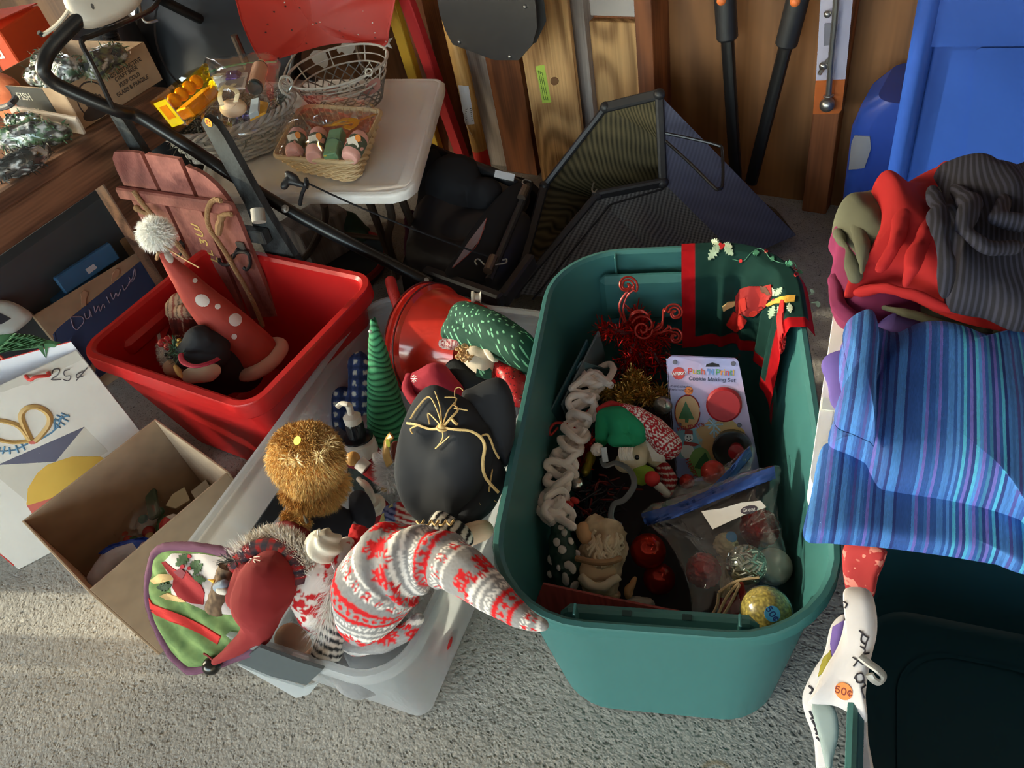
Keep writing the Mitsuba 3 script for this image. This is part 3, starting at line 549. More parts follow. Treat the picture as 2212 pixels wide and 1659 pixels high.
# ================================================================ lawn mower and its grass bag
k = thing('lawn_mower', 'black walk-behind lawn mower, long tube handle slanting up past the sled', 'lawn mower')
H = [P(930, 612, .25), P(620, 452, .50), D(330, 268, 2.03), D(245, 236, 1.96), D(130, 186, 1.90), D(97, 160, 1.87), D(94, 140, 1.86), D(108, 108, 1.86), D(150, 62, 1.86), D(205, 8, 1.87), D(250, -40, 1.88)]
put('handle_tube', tube(spline(H, 8), 0.0175, 14), 'mat_blacktube', k)
put('handle_tube', tube(spline([P(1140, 410, .26), P(1070, 376, .34), D(925, 318, 2.55), D(700, 190, 2.80), D(529, 91, 2.84), D(375, 13, 2.6), D(330, -12, 2.5)], 8), 0.0175, 12), 'mat_blacktube', k)
put('bail_bar', tube(spline([D(245, 235, 1.95), D(205, 150, 1.88), D(178, 98, 1.86), D(180, 84, 1.86), D(200, 76, 1.88), D(265, 50, 1.95), D(325, 22, 2.12), D(345, -5, 2.15)], 8), 0.0065, 8), 'mat_blacktube', k)
ho = mv(pad([(-.075, -.03), (.0, -.045), (.09, -.02), (.12, .06), (-.06, .06)], np.eye(4), .03, .03, 10, 50, 6), facing(D(222, 8, 1.88), 20)); put('control_housing', ho, M((176, 168, 156), .5), k)
put('housing_slot', patch(ho, oval(200, 14, 3, 7, -25), .001, 3), M((70, 66, 62), .6), k)
lv = put('lever', tube(spline([D(164, -4, 1.86), D(140, 34, 1.85), D(118, 58, 1.85), D(92, 76, 1.85)], 6), 0.008, 8, flat=.5), M((190, 184, 170), .4), k)
put('lever_pin', tube([D(92, 76, 1.85), D(83, 70, 1.84)], .006, 8), 'mat_black', lv)
for x, y, z in ((621, 455, .50), (924, 608, .25)):
    b = P(x, y, z) - FWD * .019; put('bolt', [lathe([(.011, 0), (.011, .004), (.007, .005), (.007, .013), (.003, .014)], fz(b, -FWD), 12)], 'mat_steel', k)
pk = put('pull_grip', blob([[(D(622, 388, 2.0), .010), (D(614, 402, 2.0), .011)], [(D(622, 376, 2.0), .010), (D(638, 386, 2.0), .011), (D(640, 392, 2.0), .009)], [(D(630, 392, 2.0), .010), (D(655, 400, 2.0), .008)]], .005, 6), 'mat_black', k)
put('rope_guide', [tube(spline([D(648, 442, 2.05), D(652, 420, 2.02), D(660, 402, 2.0)], 5), .0055, 8), tube(ringP(D(662, 396, 2.0), .012, CRT), .004, 6, closed=True)], 'mat_black', k)
put('pull_cord', tube(spline([D(665, 396, 2.0), D(760, 440, 2.06), D(880, 490, 2.10), D(1000, 535, 2.12), D(1060, 556, 2.12)], 6), .0028, 6), 'mat_blackmatte', k)
body = blob([ch((930, 560, .17, 60), (1040, 590, .18, 60), (1100, 500, .20, 60)), ch((930, 560, .17, 60), (960, 470, .22, 70), (1100, 430, .2, 50)), ch((1000, 520, .2, 60), (1060, 500, .2, 60))], .03, 8); put('deck', body, 'mat_black', k)
mf = fr(P(1050, 500, .285), norm(P(1135, 395, .3) - P(1000, 590, .27)), [-.6, .5, .45]); 
fo = onpl(mf, [(962, 590), (985, 552), (1012, 505), (1055, 448), (1098, 405), (1132, 390), (1152, 400), (1118, 470), (1086, 545), (1062, 604), (1010, 606)])
fl = pad(fo, mf, .035, .01, 14, 72, 2.4); put('rear_flap', fl, 'mat_blackmatte', k)
put('decal', patch(fl, [(976, 579), (1014, 520), (1052, 470), (1046, 496), (1032, 524), (1008, 552)], .001, 10), M((126, 112, 116), .4), k, label='grey and red pointed decal')
put('decal_edge', pen(fl, [[(978, 579), (1008, 553), (1033, 525), (1052, 472)]], .0012, off=.002), M((150, 60, 50), .5), k)
rd = put('hinge_rod', tube([P(1142, 402, .30), P(1056, 606, .27)], .012, 10), 'mat_black', k)
for q in (((1136, 405, .315), (1126, 428, .31)), ((1066, 556, .30), (1053, 586, .295))): put('sleeve', tube([P(*q[0]), P(*q[1])], .0135, 10), 'mat_tubemetal', rd)
for q in ([(1148, 392), (1134, 388), (1128, 394), (1134, 400)], [(1085, 562), (1094, 560), (1092, 568), (1070, 572)], [(1030, 572), (1026, 564), (1034, 560), (1046, 572)]): put('spring_hook', tube(spline([P(x, y, .325) for x, y in q], 5), .0022, 6), 'mat_steel', rd)
put('bracket', board(P(920, 590, .25), P(1085, 650, .25), .045, .03, .006, [0, 0, 1]), 'mat_black', k)
put('bracket', board(P(1085, 650, .22), P(1150, 560, .24), .05, .03, .006, [0, 0, 1]), 'mat_black', k)
wl = lambda x, y, z, a: lathe([(.02, -.025), (.085, -.025), (.1, -.015), (.1, .015), (.085, .025), (.02, .025)], fz(P(x, y, z), a), 28)
put('wheel', wl(905, 600, .10, [.9, -.3, 0]), 'mat_blackmatte', k); put('wheel', wl(1120, 440, .10, [.5, .8, 0]), 'mat_blackmatte', k)
put('label_plate', mv(box(.062, .022, .001, 0), facing(P(1090, 386, .325) - FWD * .035, 40, 0) @ trimesh.transformations.rotation_matrix(-.42, [0, 0, 1])), M((188, 188, 190), .5), k, label='white printed label on the handle')
# black cloth between the mower and the chair
one('black_cloth_bag', bumpy(blob([ch((985, 400, .30, 70), (1000, 470, .18, 74)), ch((940, 360, .3, 40), (950, 470, .15, 60)), ch((1050, 420, .3, 40), (1060, 470, .2, 40))], .02, 8), .02, 9, 4), 'mat_blackmatte', 'slumped black cloth bag between the white tabletop and the mower', 'bag')
# grass bag
def weave(c0, c1, f1, f2):
    def fn(p, n, uv):
        a = dr.sin((p.x * 0.6 - p.y * 0.8) * f1) * 0.5 + 0.5; b = dr.sin((p.x * 0.5 + p.y * 0.4 + p.z) * f2) * 0.5 + 0.5
        return mix(c0, c1, a * 0.6 + b * 0.4 * fbm(p.x * 9, p.y * 9, p.z * 9, 2))
    return fn
mat('meshgrey', proc(weave(lt((34, 34, 35)), lt((104, 103, 102)), 700, 700)), .7); mat('mesholive', proc(weave(lt((44, 40, 24)), lt((112, 100, 70)), 620, 90)), .8)
mat('clothblue', proc(weave(lt((58, 60, 78)), lt((80, 82, 102)), 800, 80)), .75)
k = thing('grass_catcher', 'black framed grass catcher bag of mesh fabric beside the mower', 'grass bag')
TR, BR, TL, ML, BF, FL, FM = P(1424, 204, .52), P(1432, 394, .29), P(1308, 232, .47), P(1176, 402, .27), P(1142, 560, .16), P(1112, 634, .13), P(1290, 422, .285)
tTR = P(1720, 508, .05); tail = {'TR': tTR, 'TL': tTR + NW * -.12 - UW * .10, 'ML': P(1330, 440, .02), 'BF': P(1230, 560, .02), 'FL': P(1290, 655, .03), 'FM': P(1460, 600, .03), 'BR': P(1600, 560, .03)}
mouth = dict(TR=TR, BR=BR, TL=TL, ML=ML, BF=BF, FL=FL, FM=FM)
def panel(a, b, matk, seed, sag=.012):
    A0, B0, A1, B1 = mouth[a], mouth[b], tail[a], tail[b]; nn = norm(np.cross(B0 - A0, A1 - A0))
    def fn(u, v):
        p = ((1 - u) * (1 - v))[..., None] * A0 + (u * (1 - v))[..., None] * B0 + ((1 - u) * v)[..., None] * A1 + (u * v)[..., None] * B1
        w = (meshkit.fbm(np.stack([u * 2.2 + seed, v * 2.6, 0 * u], -1), 3, seed) - .5) * np.sin(np.pi * np.clip(v, 0, 1)) * np.sin(np.pi * u) ** .5
        return p + nn * (w * sag * 4)[..., None]
    return put('fabric_panel', grid(fn, 24, 30), matk, k, True)
panel('TR', 'BR', 'mat_clothblue', 1, .004); panel('BR', 'FM', 'mat_meshgrey', 2); panel('FM', 'FL', 'mat_meshgrey', 3); panel('TL', 'TR', 'mat_mesholive', 4); panel('ML', 'TL', 'mat_mesholive', 5); panel('BF', 'ML', 'mat_mesholive', 6); panel('FL', 'BF', 'mat_mesholive', 7)
for a, b, w in ((TR, BR, .024), (TR, TL, .03), (TL, ML, .02), (FL, FM, .034), (FM, BR, .034), (ML, FL, .028)): put('frame_rail', board(a, b, w, .018, .005, [0.2, -.4, 1] if w > .03 else None), 'mat_black', k)
for p in (TR, BR, TL, ML, FM, FL): put('corner_joint', ico(.017, at(p), 2), 'mat_black', k)
put('wire_handle', tube(spline([D(1438, 288, 2.13), D(1500, 301, 2.11), D(1550, 314, 2.09), D(1560, 326, 2.08), D(1561, 398, 2.04), D(1552, 408, 2.03), D(1542, 404, 2.03), D(1490, 352, 2.08), D(1438, 305, 2.12)], 6), .0045, 8), 'mat_blacktube', k)
put('eyelet', tube(spline([P(1283, 395, .30), P(1279, 410, .30), P(1284, 416, .30), P(1289, 410, .30)], 5), .003, 6), 'mat_steel', k)
put('seam', [tube([P(1150, 648, .12), P(1318, 442, .26), P(1434, 408, .275)], .003, 6)], 'mat_blackmatte', k)
# ================================================================ baskets on the white tabletop
mat('wirewhite', (196, 194, 186), .4, specular=.4); mat('wiregrey', (128, 128, 126), .35, metallic=.5)
k = thing('wire_basket', 'round white wire basket with shell ornaments and a bail handle', 'basket')
zb = .476; C = P(756, 222, zb); h = hgt(C, 746, 136); rb, rt_ = .115, .172
rad = lambda t: rb + (rt_ - rb) * t; RG = lambda t, n=64: ringP(C + [0, 0, h * t], rad(t), [0, 0, 1], n)
for t, r in ((1, .0042), (.62, .003), (.80, .0022), (0.01, .003)): put('ring', tube(RG(t), r, 8, closed=True), 'mat_wirewhite' if t > .5 else 'mat_wiregrey', k)
for q in range(8):
    a = q * np.pi / 4 + .2; d = A_([math.cos(a), math.sin(a), 0]); put('upright', tube([C + d * rad(.62) + [0, 0, h * .62], C + d * rad(1) + [0, 0, h]], .0024, 6), 'mat_wirewhite', k)
for s in (1, -1):
    for q in range(22):
        t = np.linspace(0, 1, 9); a = q * 2 * np.pi / 22 + s * t * .62; R = rad(t * .62)
        put('lattice_wire', tube(C + np.column_stack([R * np.cos(a), R * np.sin(a), h * .62 * t]), .0024, 5), 'mat_wiregrey', k)
put('floor_wire', [tube([C + A_([-.11 * c, y, .003]), C + A_([.11 * c, y, .003])], .0018, 5) for y in np.linspace(-.09, .09, 7) for c in [math.sqrt(max(.02, 1 - (y / .112) ** 2))]], 'mat_wiregrey', k, kind='stuff')
zr = zb + h
put('handle', tube(spline([P(703, 80, zr + .005), P(660, 96, zr), P(628, 130, zr - .02), P(613, 168, zr - .05), P(625, 190, zr - .07), P(670, 200, zr - .06), P(740, 190, zr - .03), P(797, 160, zr + .005)], 8), .0032, 8), 'mat_wirewhite', k)
for x, y in ((703, 76), (797, 156)): put('handle_loop', tube(ringP(P(x, y, zr + .012), .011, FWD), .0028, 6, closed=True), 'mat_wirewhite', k)
def shell(x, y, z, out, col):
    m = facing(P(x, y, z), 10); put('shell_ornament', prism(out, .003, m), M(col, .45), k)
star = lambda r, n=5, f=.42: [(r * (1 if i % 2 == 0 else f) * math.sin(i * np.pi / n), r * (1 if i % 2 == 0 else f) * math.cos(i * np.pi / n)) for i in range(2 * n)]
fish = [(-.035, 0), (-.028, .012), (-.02, .004), (-.012, .018), (0, .024), (.02, .022), (.032, .006), (.03, -.008), (.015, -.022), (-.008, -.02), (-.02, -.006), (-.03, -.012)]
shell(690, 128, zr - .03, [(-.03, .02), (-.01, .032), (.012, .028), (.028, .02), (.03, -.004), (.022, -.026), (.006, -.034), (-.006, -.02), (-.02, -.012)], (196, 192, 182)); shell(748, 104, zr - .03, fish, (196, 196, 186)); shell(833, 92, zr - .025, star(.03), (214, 218, 212))
shell(805, 186, zr - .055, [(-.045, -.02), (-.02, .004), (0, .018), (.024, .02), (.03, .01), (.022, -.012), (0, -.022), (-.02, -.024)], (176, 120, 112)); shell(716, 198, zr - .06, star(.03), (180, 136, 126))
# white wicker basket
k = thing('white_wicker_basket', 'oval white wicker basket lined with silver tinsel, holding bath gifts', 'basket')
zb = .476; C = A_([-.69, 2.49, zb]); hW = .115; wx = norm(P(632, 212, .58) - P(350, 268, .58)); mW = fr(C, wx, np.cross([0, 0, 1.0], wx))
a0, b0, a1, b1 = .165, .125, .222, .168; NS = 30
def wring(t, ph, r, amp):
    a = np.linspace(0, 2 * np.pi, 151)[:-1]; ra = a0 + (a1 - a0) * t; rb_ = b0 + (b1 - b0) * t; w = amp * np.cos(a * NS / 2 + ph)
    return tube(ap(mW, np.column_stack([(ra + w) * np.cos(a), (rb_ + w) * np.sin(a), np.full(150, hW * t)])), r, 6, closed=True)
mat('wicker', (186, 186, 184), .5, specular=.3)
for i, t in enumerate(np.linspace(.03, .9, 9)): put('weaver', wring(t, np.pi * (i % 2), .0062, .005), 'mat_wicker', k)
for q in range(NS):
    a = q * 2 * np.pi / NS; put('stake', tube(ap(mW, [[a0 * math.cos(a), b0 * math.sin(a), 0], [a1 * math.cos(a), b1 * math.sin(a), hW]]), .004, 5), 'mat_wicker', k)
for ph in (0, 2.1, 4.2):
    a = np.linspace(0, 2 * np.pi, 181)[:-1]; put('rim_strand', tube(ap(mW, np.column_stack([(a1 + .01 * np.cos(a * 14 + ph)) * np.cos(a), (b1 + .01 * np.cos(a * 14 + ph)) * np.sin(a), hW + .008 * np.sin(a * 14 + ph)])), .0065, 6, closed=True), 'mat_wicker', k)
put('base', prism(oval(0, 0, a0 - .003, b0 - .003, 0, 40), .006, mW @ at([0, 0, .004])), 'mat_wicker', k)
put('end_loop', [tube(ringP(P(616, 190, .62), .022, [1, -.4, .4]), .005, 6, closed=True), tube(ringP(P(618, 178, .63), .018, [.3, -.9, .4]), .005, 6, closed=True)], 'mat_wirewhite', k, kind='stuff')
mat('tinselsilver', (150, 160, 156), .2, metallic=.9)
rng = np.random.default_rng(4)
def grass(rng, n):
    a = rng.uniform(0, 6.283, n); r = np.sqrt(rng.uniform(0, 1, n)) * .95; z = rng.uniform(.06, .118, n); d = rng.normal(0, 1, (n, 3)); d[:, 2] *= .4
    return ap(mW, np.column_stack([a1 * .93 * r * np.cos(a), b1 * .93 * r * np.sin(a), z])), d / np.linalg.norm(d, axis=1, keepdims=True)
one('tinsel_grass', strands(grass, 1500, .055, .003, 4), 'mat_tinselsilver', 'silver shredded tinsel filling the white wicker basket', 'tinsel', smooth=False, kind='stuff')
# yellow pack
k = thing('yellow_gift_pack', 'clear yellow box of amber bath pearls standing in the wicker basket', 'gift box')
dY = 2.0; Lx = D(447, 175, dY + .05) - D(366, 242, dY - .03); my = fr(D(405, 212, dY), Lx, CUP * .8 + FWD * -.5 - CRT * .35); LL = np.linalg.norm(Lx)
put('case', box(LL, .085, .075, .002, my), 'mat_filmy', k)
for q in range(4): put('bath_pearl', ball(ap(my, [[-.045 + .03 * q, .018, .012]])[0], .018, 2), M((222, 140, 20), .2), k)
put('soap_bar', box(LL * .46, .03, .06, .004, my @ at([-.002, -.024, 0])), M((214, 136, 24), .4), k); put('soap_bar', box(LL * .3, .03, .06, .004, my @ at([LL * .33, -.024, 0])), M((224, 150, 30), .4), k)
put('front_label', box(.001, .07, .062, 0, my @ at([-LL / 2 + .003, 0, 0])), M((226, 220, 150), .6), k, label='cream end label with a pink stamp'); put('stamp', box(.001, .036, .034, 0, my @ at([-LL / 2 + .0018, .004, 0])), M((214, 140, 110), .6), k)
put('wrap_tuft', crinkle(blob([[(ap(my, [[LL * .42, .02, .02]])[0], .018), (ap(my, [[LL * .55, .035, .03]])[0], .012)]], .006, 3), .01, 60), 'mat_filmy', k)
# zip bag with bath things
mz = fr(D(520, 225, 2.06), norm(D(598, 150, 2.16) - D(446, 168, 2.16)), CUP * .62 + FWD * .6)
def zi(x, y, off=0.0): q = onpl(mz, [(x, y)])[0]; return ap(mz, [[q[0], q[1], off]])[0]
def zslab(pxs, t, off): return slab(pxs, mz @ at([0, 0, off]), t, t)
k = thing('zip_bag', 'clear zip bag with green seal full of bath gifts in the wicker basket', 'plastic bag')
bag = crinkle(pad(onpl(mz, [(444, 150), (520, 143), (600, 134), (603, 158), (592, 238), (548, 288), (490, 292), (440, 282), (436, 240), (468, 190)]), mz, .075, .0, 16, 96, 3), .008, 30, 2); put('film', bag, 'mat_film', k, 60)
put('zip_seal', tube(spline([zi(448, 172, .02), zi(520, 158, .025), zi(602, 148, .02)], 8), .003, 6), M((90, 150, 110), .4), k)
g_ = 'bath gifts in the zip bag'
c_ = one('gift_card', zslab([(472, 197), (482, 166), (538, 160), (530, 193)], .006, .055), M((206, 202, 200), .6), 'white patterned card inside the zip bag', 'card'); put('drawing', zslab([(484, 190), (491, 172), (529, 167), (523, 187)], .001, .0605), M((150, 154, 160), .6), c_)
one('gift_box', zslab([(532, 200), (540, 160), (556, 160), (548, 202)], .03, .03), M((92, 48, 62), .5), 'maroon box in the zip bag beside the dark bottle', 'box')
c_ = thing('dropper_bottle', 'dark bottle with beige label and cap inside the zip bag', 'bottle'); b0_, b1_ = zi(562, 226, .045), zi(574, 176, .045); bd = norm(b1_ - b0_)
bb = tube([b0_, b0_ + bd * .004, b1_ - bd * .012, b1_, b1_ + bd * .004], [.018, .021, .021, .010, .009], 18); put('body', bb, M((40, 52, 52), .2), c_); put('cap', tube([b1_ + bd * .004, b1_ + bd * .02], .011, 14), M((206, 170, 132), .4), c_)
put('label', tube([b0_ + bd * .014, b1_ - bd * .018], .0216, 18), M((206, 160, 132), .6), c_)
one('foil_cube', crinkle(box(.045, .045, .045, .008, mz @ at(list(onpl(mz, [(520, 212)])[0]) + [.05])).subdivide().subdivide().subdivide(), .006, 60), M((92, 74, 150), .25, metallic=.5), 'crumpled purple foil cube inside the zip bag', 'gift')
one('cream_jar', lathe([(.02, 0), (.022, .002), (.022, .03), (.018, .034), (0.001, .034)], fz(zi(492, 220, .04), mz[:3, 2] + CUP * .3), 24), M((206, 210, 206), .4), 'white round jar lid inside the zip bag', 'jar')
c_ = thing('soap_bundle', 'cream soap tied with a ribbon at the front of the zip bag', 'soap'); put('soap', mv(pad(oval(0, 0, .035, .028), np.eye(4), .02, .02, 8, 40, 3), mz @ at(list(onpl(mz, [(515, 264)])[0]) + [.04])), M((216, 188, 160), .5), c_)
for q in ([(500, 236), (514, 240), (526, 232)], [(508, 238), (530, 250), (528, 272)], [(498, 240), (494, 262), (500, 280)]): put('ribbon', tube(spline([zi(x, y, .066) for x, y in q], 6), .007, 6, flat=.15), M((210, 200, 172), .6), c_)
one('blue_card', zslab([(541, 258), (546, 224), (562, 220), (560, 248)], .012, .05), M((170, 186, 196), .5), 'small blue and white packet beside the soap in the zip bag', 'packet')
one('orange_card', zslab([(541, 262), (560, 250), (562, 222), (580, 226), (574, 246)], .006, .04), M((208, 160, 62), .5), 'small orange packet behind the blue packet in the zip bag', 'packet')
# tan gift basket
k = thing('gift_basket', 'tan wicker gift basket of pink soaps under cellophane', 'gift basket')
zb = .474; zr = .548
rimc = [P(593, 338, zr), P(768, 352, zr), P(824, 240, zr), P(652, 228, zr)]; basec = [P(640, 366, zb), P(772, 398, zb), P(806, 300, zb), P(672, 285, zb)]
def sq(t, off=0.0, n=60, amp=0.0, ph=0.0, rnd=.03):
    c = [basec[i] + (rimc[i] - basec[i]) * t for i in range(4)]; cen = sum(c) / 4; ex_ = norm(c[1] - c[0]); ey_ = np.cross([0, 0, 1.0], ex_); loc = A_([[(v - cen) @ ex_, (v - cen) @ ey_] for v in c])
    e = sg.Polygon(loc).buffer(-rnd).buffer(rnd + off, quad_segs=5).exterior; s = np.linspace(0, e.length, n, endpoint=False); q = A_([e.interpolate(v).coords[0] for v in s]); r = np.linalg.norm(q, axis=1, keepdims=True); q = q * (1 + amp * np.cos(np.arange(n) * np.pi / 2 + ph)[:, None] / r)
    return cen + q[:, :1] * ex_ + q[:, 1:] * ey_
mat('tanwicker', (200, 176, 136), .6)
for i, t in enumerate(np.linspace(.05, .95, 9)): put('weaver', tube(sq(t, 0, 120, .0035, np.pi * (i % 2)), .0056, 6, closed=True, flat=.7), 'mat_tanwicker', k)
for i in range(44): 
    a_, b_ = sq(0, -.002, 44)[i], sq(1, -.002, 44)[i]; put('stake', tube([a_, b_ + [0, 0, .006]], .0028, 5), 'mat_tanwicker', k)
put('rim', tube(sq(1, .002, 90), .007, 8, closed=True), 'mat_tanwicker', k); put('liner', loft([sq(0, -.006, 60), sq(.5, -.006, 60), sq(.98, -.006, 60)], True, False), M((150, 128, 96), .8), k)
rc = sum(rimc) / 4; gx_ = norm(rimc[1] - rimc[0]); mg = fr(rc, gx_, np.cross([0, 0, 1.0], gx_))
put('cellophane', crinkle(pad(onpl(mg, [(594, 336), (680, 346), (768, 350), (800, 300), (822, 242), (740, 232), (655, 228), (620, 280)]), mg, .085, 0, 18, 96, 3, q=.8), .012, 26, 6), 'mat_film', k, 60)
mtilt = mg @ trimesh.transformations.rotation_matrix(.35, [1, 0, 0])
for i, (x0, y0, x1, y1, kind_) in enumerate(((634, 336, 645, 286, 0), (678, 342, 690, 286, 0), (716, 342, 730, 286, 1), (754, 344, 780, 292, 0))):
    a_, b_ = P(x0, y0, .556), P(x1, y1, .580); d = norm(b_ - a_)
    if kind_ == 0:
        c_ = thing('wrapped_soap', ['pink wrapped soap bar at the left end of the gift basket', 'pink wrapped soap bar second from the left in the gift basket', '', 'pink wrapped soap bar leaning at the right end of the gift basket'][i], 'soap')
        s_ = bumpy(tube([a_, a_ + d * .012, b_ - d * .012, b_], [.016, .026, .026, .016], 16, sub=5), .002, 60, i); put('wrapper', s_, M((226, 170, 158), .5), c_)
        mid = (a_ + b_) / 2; put('band', tube([mid - d * .024, mid + d * .024], .0275, 16), M((86, 96, 78), .5), c_); mm = facing(mid - FWD * .026 + [0, 0, .004], 40)
        put('label', box(.026, .032, .003, 0, mm), M((222, 216, 198), .6), c_); put('fruit_print', prism(oval(.018, .008, .008, .01), .004, mm), M((226, 140, 60), .6), c_)
    else:
        c_ = thing('tied_box', 'green and yellow patterned soap box tied with cord in the gift basket', 'soap box'); bx_ = board(a_, b_, .042, .03, .002, gx_); put('box', bx_, M((108, 150, 112), .5), c_)
        put('yellow_stripe', board(a_ - gx_ * .018 - FWD * .016, b_ - gx_ * .018 - FWD * .016, .008, .002, 0, gx_), M((216, 200, 90), .5), c_); put('label', board(a_ + d * .01 - FWD * .016, b_ - d * .01 - FWD * .016, .022, .002, 0, gx_), M((190, 206, 160), .5), c_); put('cord', tube(ringP((a_ + b_) / 2, .025, d), .0015, 5, closed=True), M((60, 90, 70), .6), c_)
put('gold_bow', [tube(spline([P(718, 268, .60), P(745, 258, .61), P(770, 262, .61), P(760, 276, .61), P(745, 272, .61)], 6), .01, 6, flat=.15), tube(spline([P(700, 272, .59), P(760, 264, .61), P(812, 246, .575)], 6), .009, 6, flat=.12)], M((206, 160, 50), .25, metallic=.5), k, kind='stuff')
# ================================================================ red tote: sled, plush
put('grip_recess', box(.03, .30, .05, .012, RT @ at([-.286, 0, .345])), 'mat_redplastic', rt)
SB, ST = P(622, 716, .17), P(338, 336, .70); ws = norm(P(520, 455, .6) - P(285, 420, .6)); mS = fr(SB, ws, ST - SB); SY = mS[:3, 1]; SN = mS[:3, 2]
sk = thing('wooden_sled', 'decorative red wooden sled with black runners and rope standing in the red tote', 'sled')
L_ = lambda x, y: onpl(mS, [(x, y)])[0]
xl, xg1, xg2, xr = L_(270, 395)[0], L_(345, 402)[0], L_(422, 408)[0], L_(505, 440)[0]; gp = .008; y1 = L_(338, 333)[1]; y0 = 0.0
def arch(xa, xb, left, right):
    top = y1; q = [(xa, y0), (xb, y0)]
    if right: q += [(xb, top - .16)] + [(xb - (xb - xa) * (1 - math.cos(a)), top - .16 + .135 * math.sin(a)) for a in np.linspace(.2, 1.5, 8)] + [(xa, top - .016)]
    elif left: q += [(xb, top)] + [(xb - .03, top + .002), (xa + .03, top - .004), (xa + .008, top - .025), (xa, top - .06)]
    else: q += [(xb, top - .004), (xa, top)]
    return sg.Polygon(q).buffer(-.003).buffer(.003)
boards = []
for a_, b_, l_, r_ in ((xl, xg1 - gp, 1, 0), (xg1 + gp, xg2 - gp, 0, 0), (xg2 + gp, xr, 0, 1)):
    boards.append(prism(arch(a_, b_, l_, r_), .013, mS)); put('slat', boards[-1], 'mat_sledred', sk)
cy = L_(400, 428)[1]; cbm = box(xr - xl + .035, .036, .022, .005, mS @ at([(xl + xr) / 2, cy, .018])); put('crossbar', cbm, 'mat_sledred', sk)
put('crossbar', box(xr - xl, .04, .02, .004, mS @ at([(xl + xr) / 2, L_(480, 640)[1], -.018])), 'mat_sledred', sk)
put('crossbar', box(xr - xl + .06, .04, .03, .004, mS @ at([(xl + xr) / 2 + .02, L_(560, 520)[1], -.024])), 'mat_sledblack', sk)
mR = mS @ at([0, 0, -.05])
for nm, q in (('runner', [(441, 262), (447, 249), (462, 258), (474, 268), (490, 292), (590, 470), (706, 655), (690, 690), (655, 690), (560, 505), (536, 440)]), ('runner', [(244, 246), (250, 235), (262, 244), (276, 262), (330, 345), (420, 500), (380, 500), (302, 345)])):
    g_p = sg.Polygon(onpl(mR, q)).buffer(0); r_ = prism(g_p, .022, mR); put(nm, r_, 'mat_sledblack', sk)
    if q[0][0] == 441: sticker(r_, 451, 264, 10, (240, 150, 40), '$1', .9, sk, 20, (120, 40, 20))
put('end_grain_block', tube([D(556, 452, 1.93), D(560, 480, 1.93)], .018, 16), M((150, 146, 138), .7), sk)
rope = [(D(285, 412, dep(ap(mS, [[L_(285, 412)[0], L_(285, 412)[1], .04]])[0]))), ]
sp = lambda x, y, o=.036: ap(mS, [[*onpl(mS @ at([0, 0, o]), [(x, y)])[0], o]])[0]
mat('jute', (150, 118, 84), .9)
put('rope', braid([sp(289, 413), sp(300, 430), sp(318, 452), sp(340, 475), sp(360, 500), sp(385, 530), sp(420, 575), sp(445, 600)], .0065, 3, 26), 'mat_jute', sk)
put('rope', braid([sp(478, 434), sp(462, 432), sp(450, 448), sp(448, 475), sp(455, 498), sp(470, 520), sp(490, 550), sp(508, 582), sp(530, 620), sp(550, 660), sp(568, 705)], .0065, 3, 40), 'mat_jute', sk)
put('rope_knot', [ball(sp(296, 450), .010, 2), braid([sp(292, 446), sp(308, 458), sp(330, 465)], .006, 3, 6), ball(sp(478, 470), .011, 2), tube([sp(478, 470), sp(474, 486), sp(472, 505)], [.006, .012, .009], 8), braid([sp(474, 468), sp(490, 462), sp(500, 464)], .006, 3, 6)], 'mat_jute', sk, kind='stuff')
for pts_ in ([(514, 538), (504, 556), (508, 548), (520, 544), (536, 548), (541, 568), (534, 582), (526, 578)], [(502, 552), (496, 570), (484, 572), (474, 566), (474, 560)], [(388, 520), (396, 530), (394, 545), (384, 552)]):
    put('iron_hook', tube(spline([sp(x, y, .02) for x, y in pts_], 6), .005, 8), 'mat_black', sk)
put('hook_plate', box(.03, .035, .008, .003, mS @ at([*L_(528, 530), .012])), M((88, 84, 80), .5, metallic=.5), sk)
put('lettering', [text(s, .028, mS @ at([*L_(x, y), .0071]) @ trimesh.transformations.rotation_matrix(1.35, [0, 0, 1]), .0008, True) for s, x, y in (('J', 426, 488), ('U', 434, 500), ('3', 444, 520), ('L', 455, 541), ('L', 466, 556))], M((196, 164, 96), .6), sk, kind='stuff')
one('polka_dot_hat', None or (HATM := bumpy(blob([ch((350, 545, .61, 10), (366, 566, .58, 16), (398, 604, .53, 26), (436, 650, .46, 38), (480, 694, .39, 45), (526, 737, .32, 50), (548, 757, .29, 51))], .012, 8), .002, 12, 3)), M((150, 54, 44), .8), 'tall red plush gnome hat with white polka dots leaning in the red tote', 'plush hat')
for q in ((364, 553, 8, 17, -25), (421, 606, 5, 5, 0), (437, 649, 16, 13, 25), (470, 662, 6, 6, 0), (508, 691, 14, 14, 0), (506, 727, 6, 6, 0)): put('polka_dot', patch(HATM, oval(*q), .0015, 8), M((196, 186, 180), .8), 'polka_dot_hat')
put('cuff', bumpy(tube(ringP(P(564, 776, .26), .064, norm(P(526, 735, .32) - P(562, 780, .25))), .019, 14, closed=True), .004, 20), M((190, 160, 144), .9), 'polka_dot_hat', label='pale peach cuff')
pm = ball(P(336, 505, .65), .028, 3); put('pompom', fur(pm, 4200, .024, .0020, 3, .15, (.2, -.2, -1), .7), M((236, 236, 232), .9), 'polka_dot_hat', False, label='fluffy white pompom'); put('pompom_core', pm, M((225, 225, 222), .9), 'polka_dot_hat')
put('tie_cord', [tube(spline([P(350, 528, .63), P(385, 552, .62), P(430, 578, .61)], 5), .002, 5), tube(spline([P(342, 545, .62), P(338, 560, .60)], 4), .004, 6)], 'mat_jute', 'polka_dot_hat', kind='stuff')
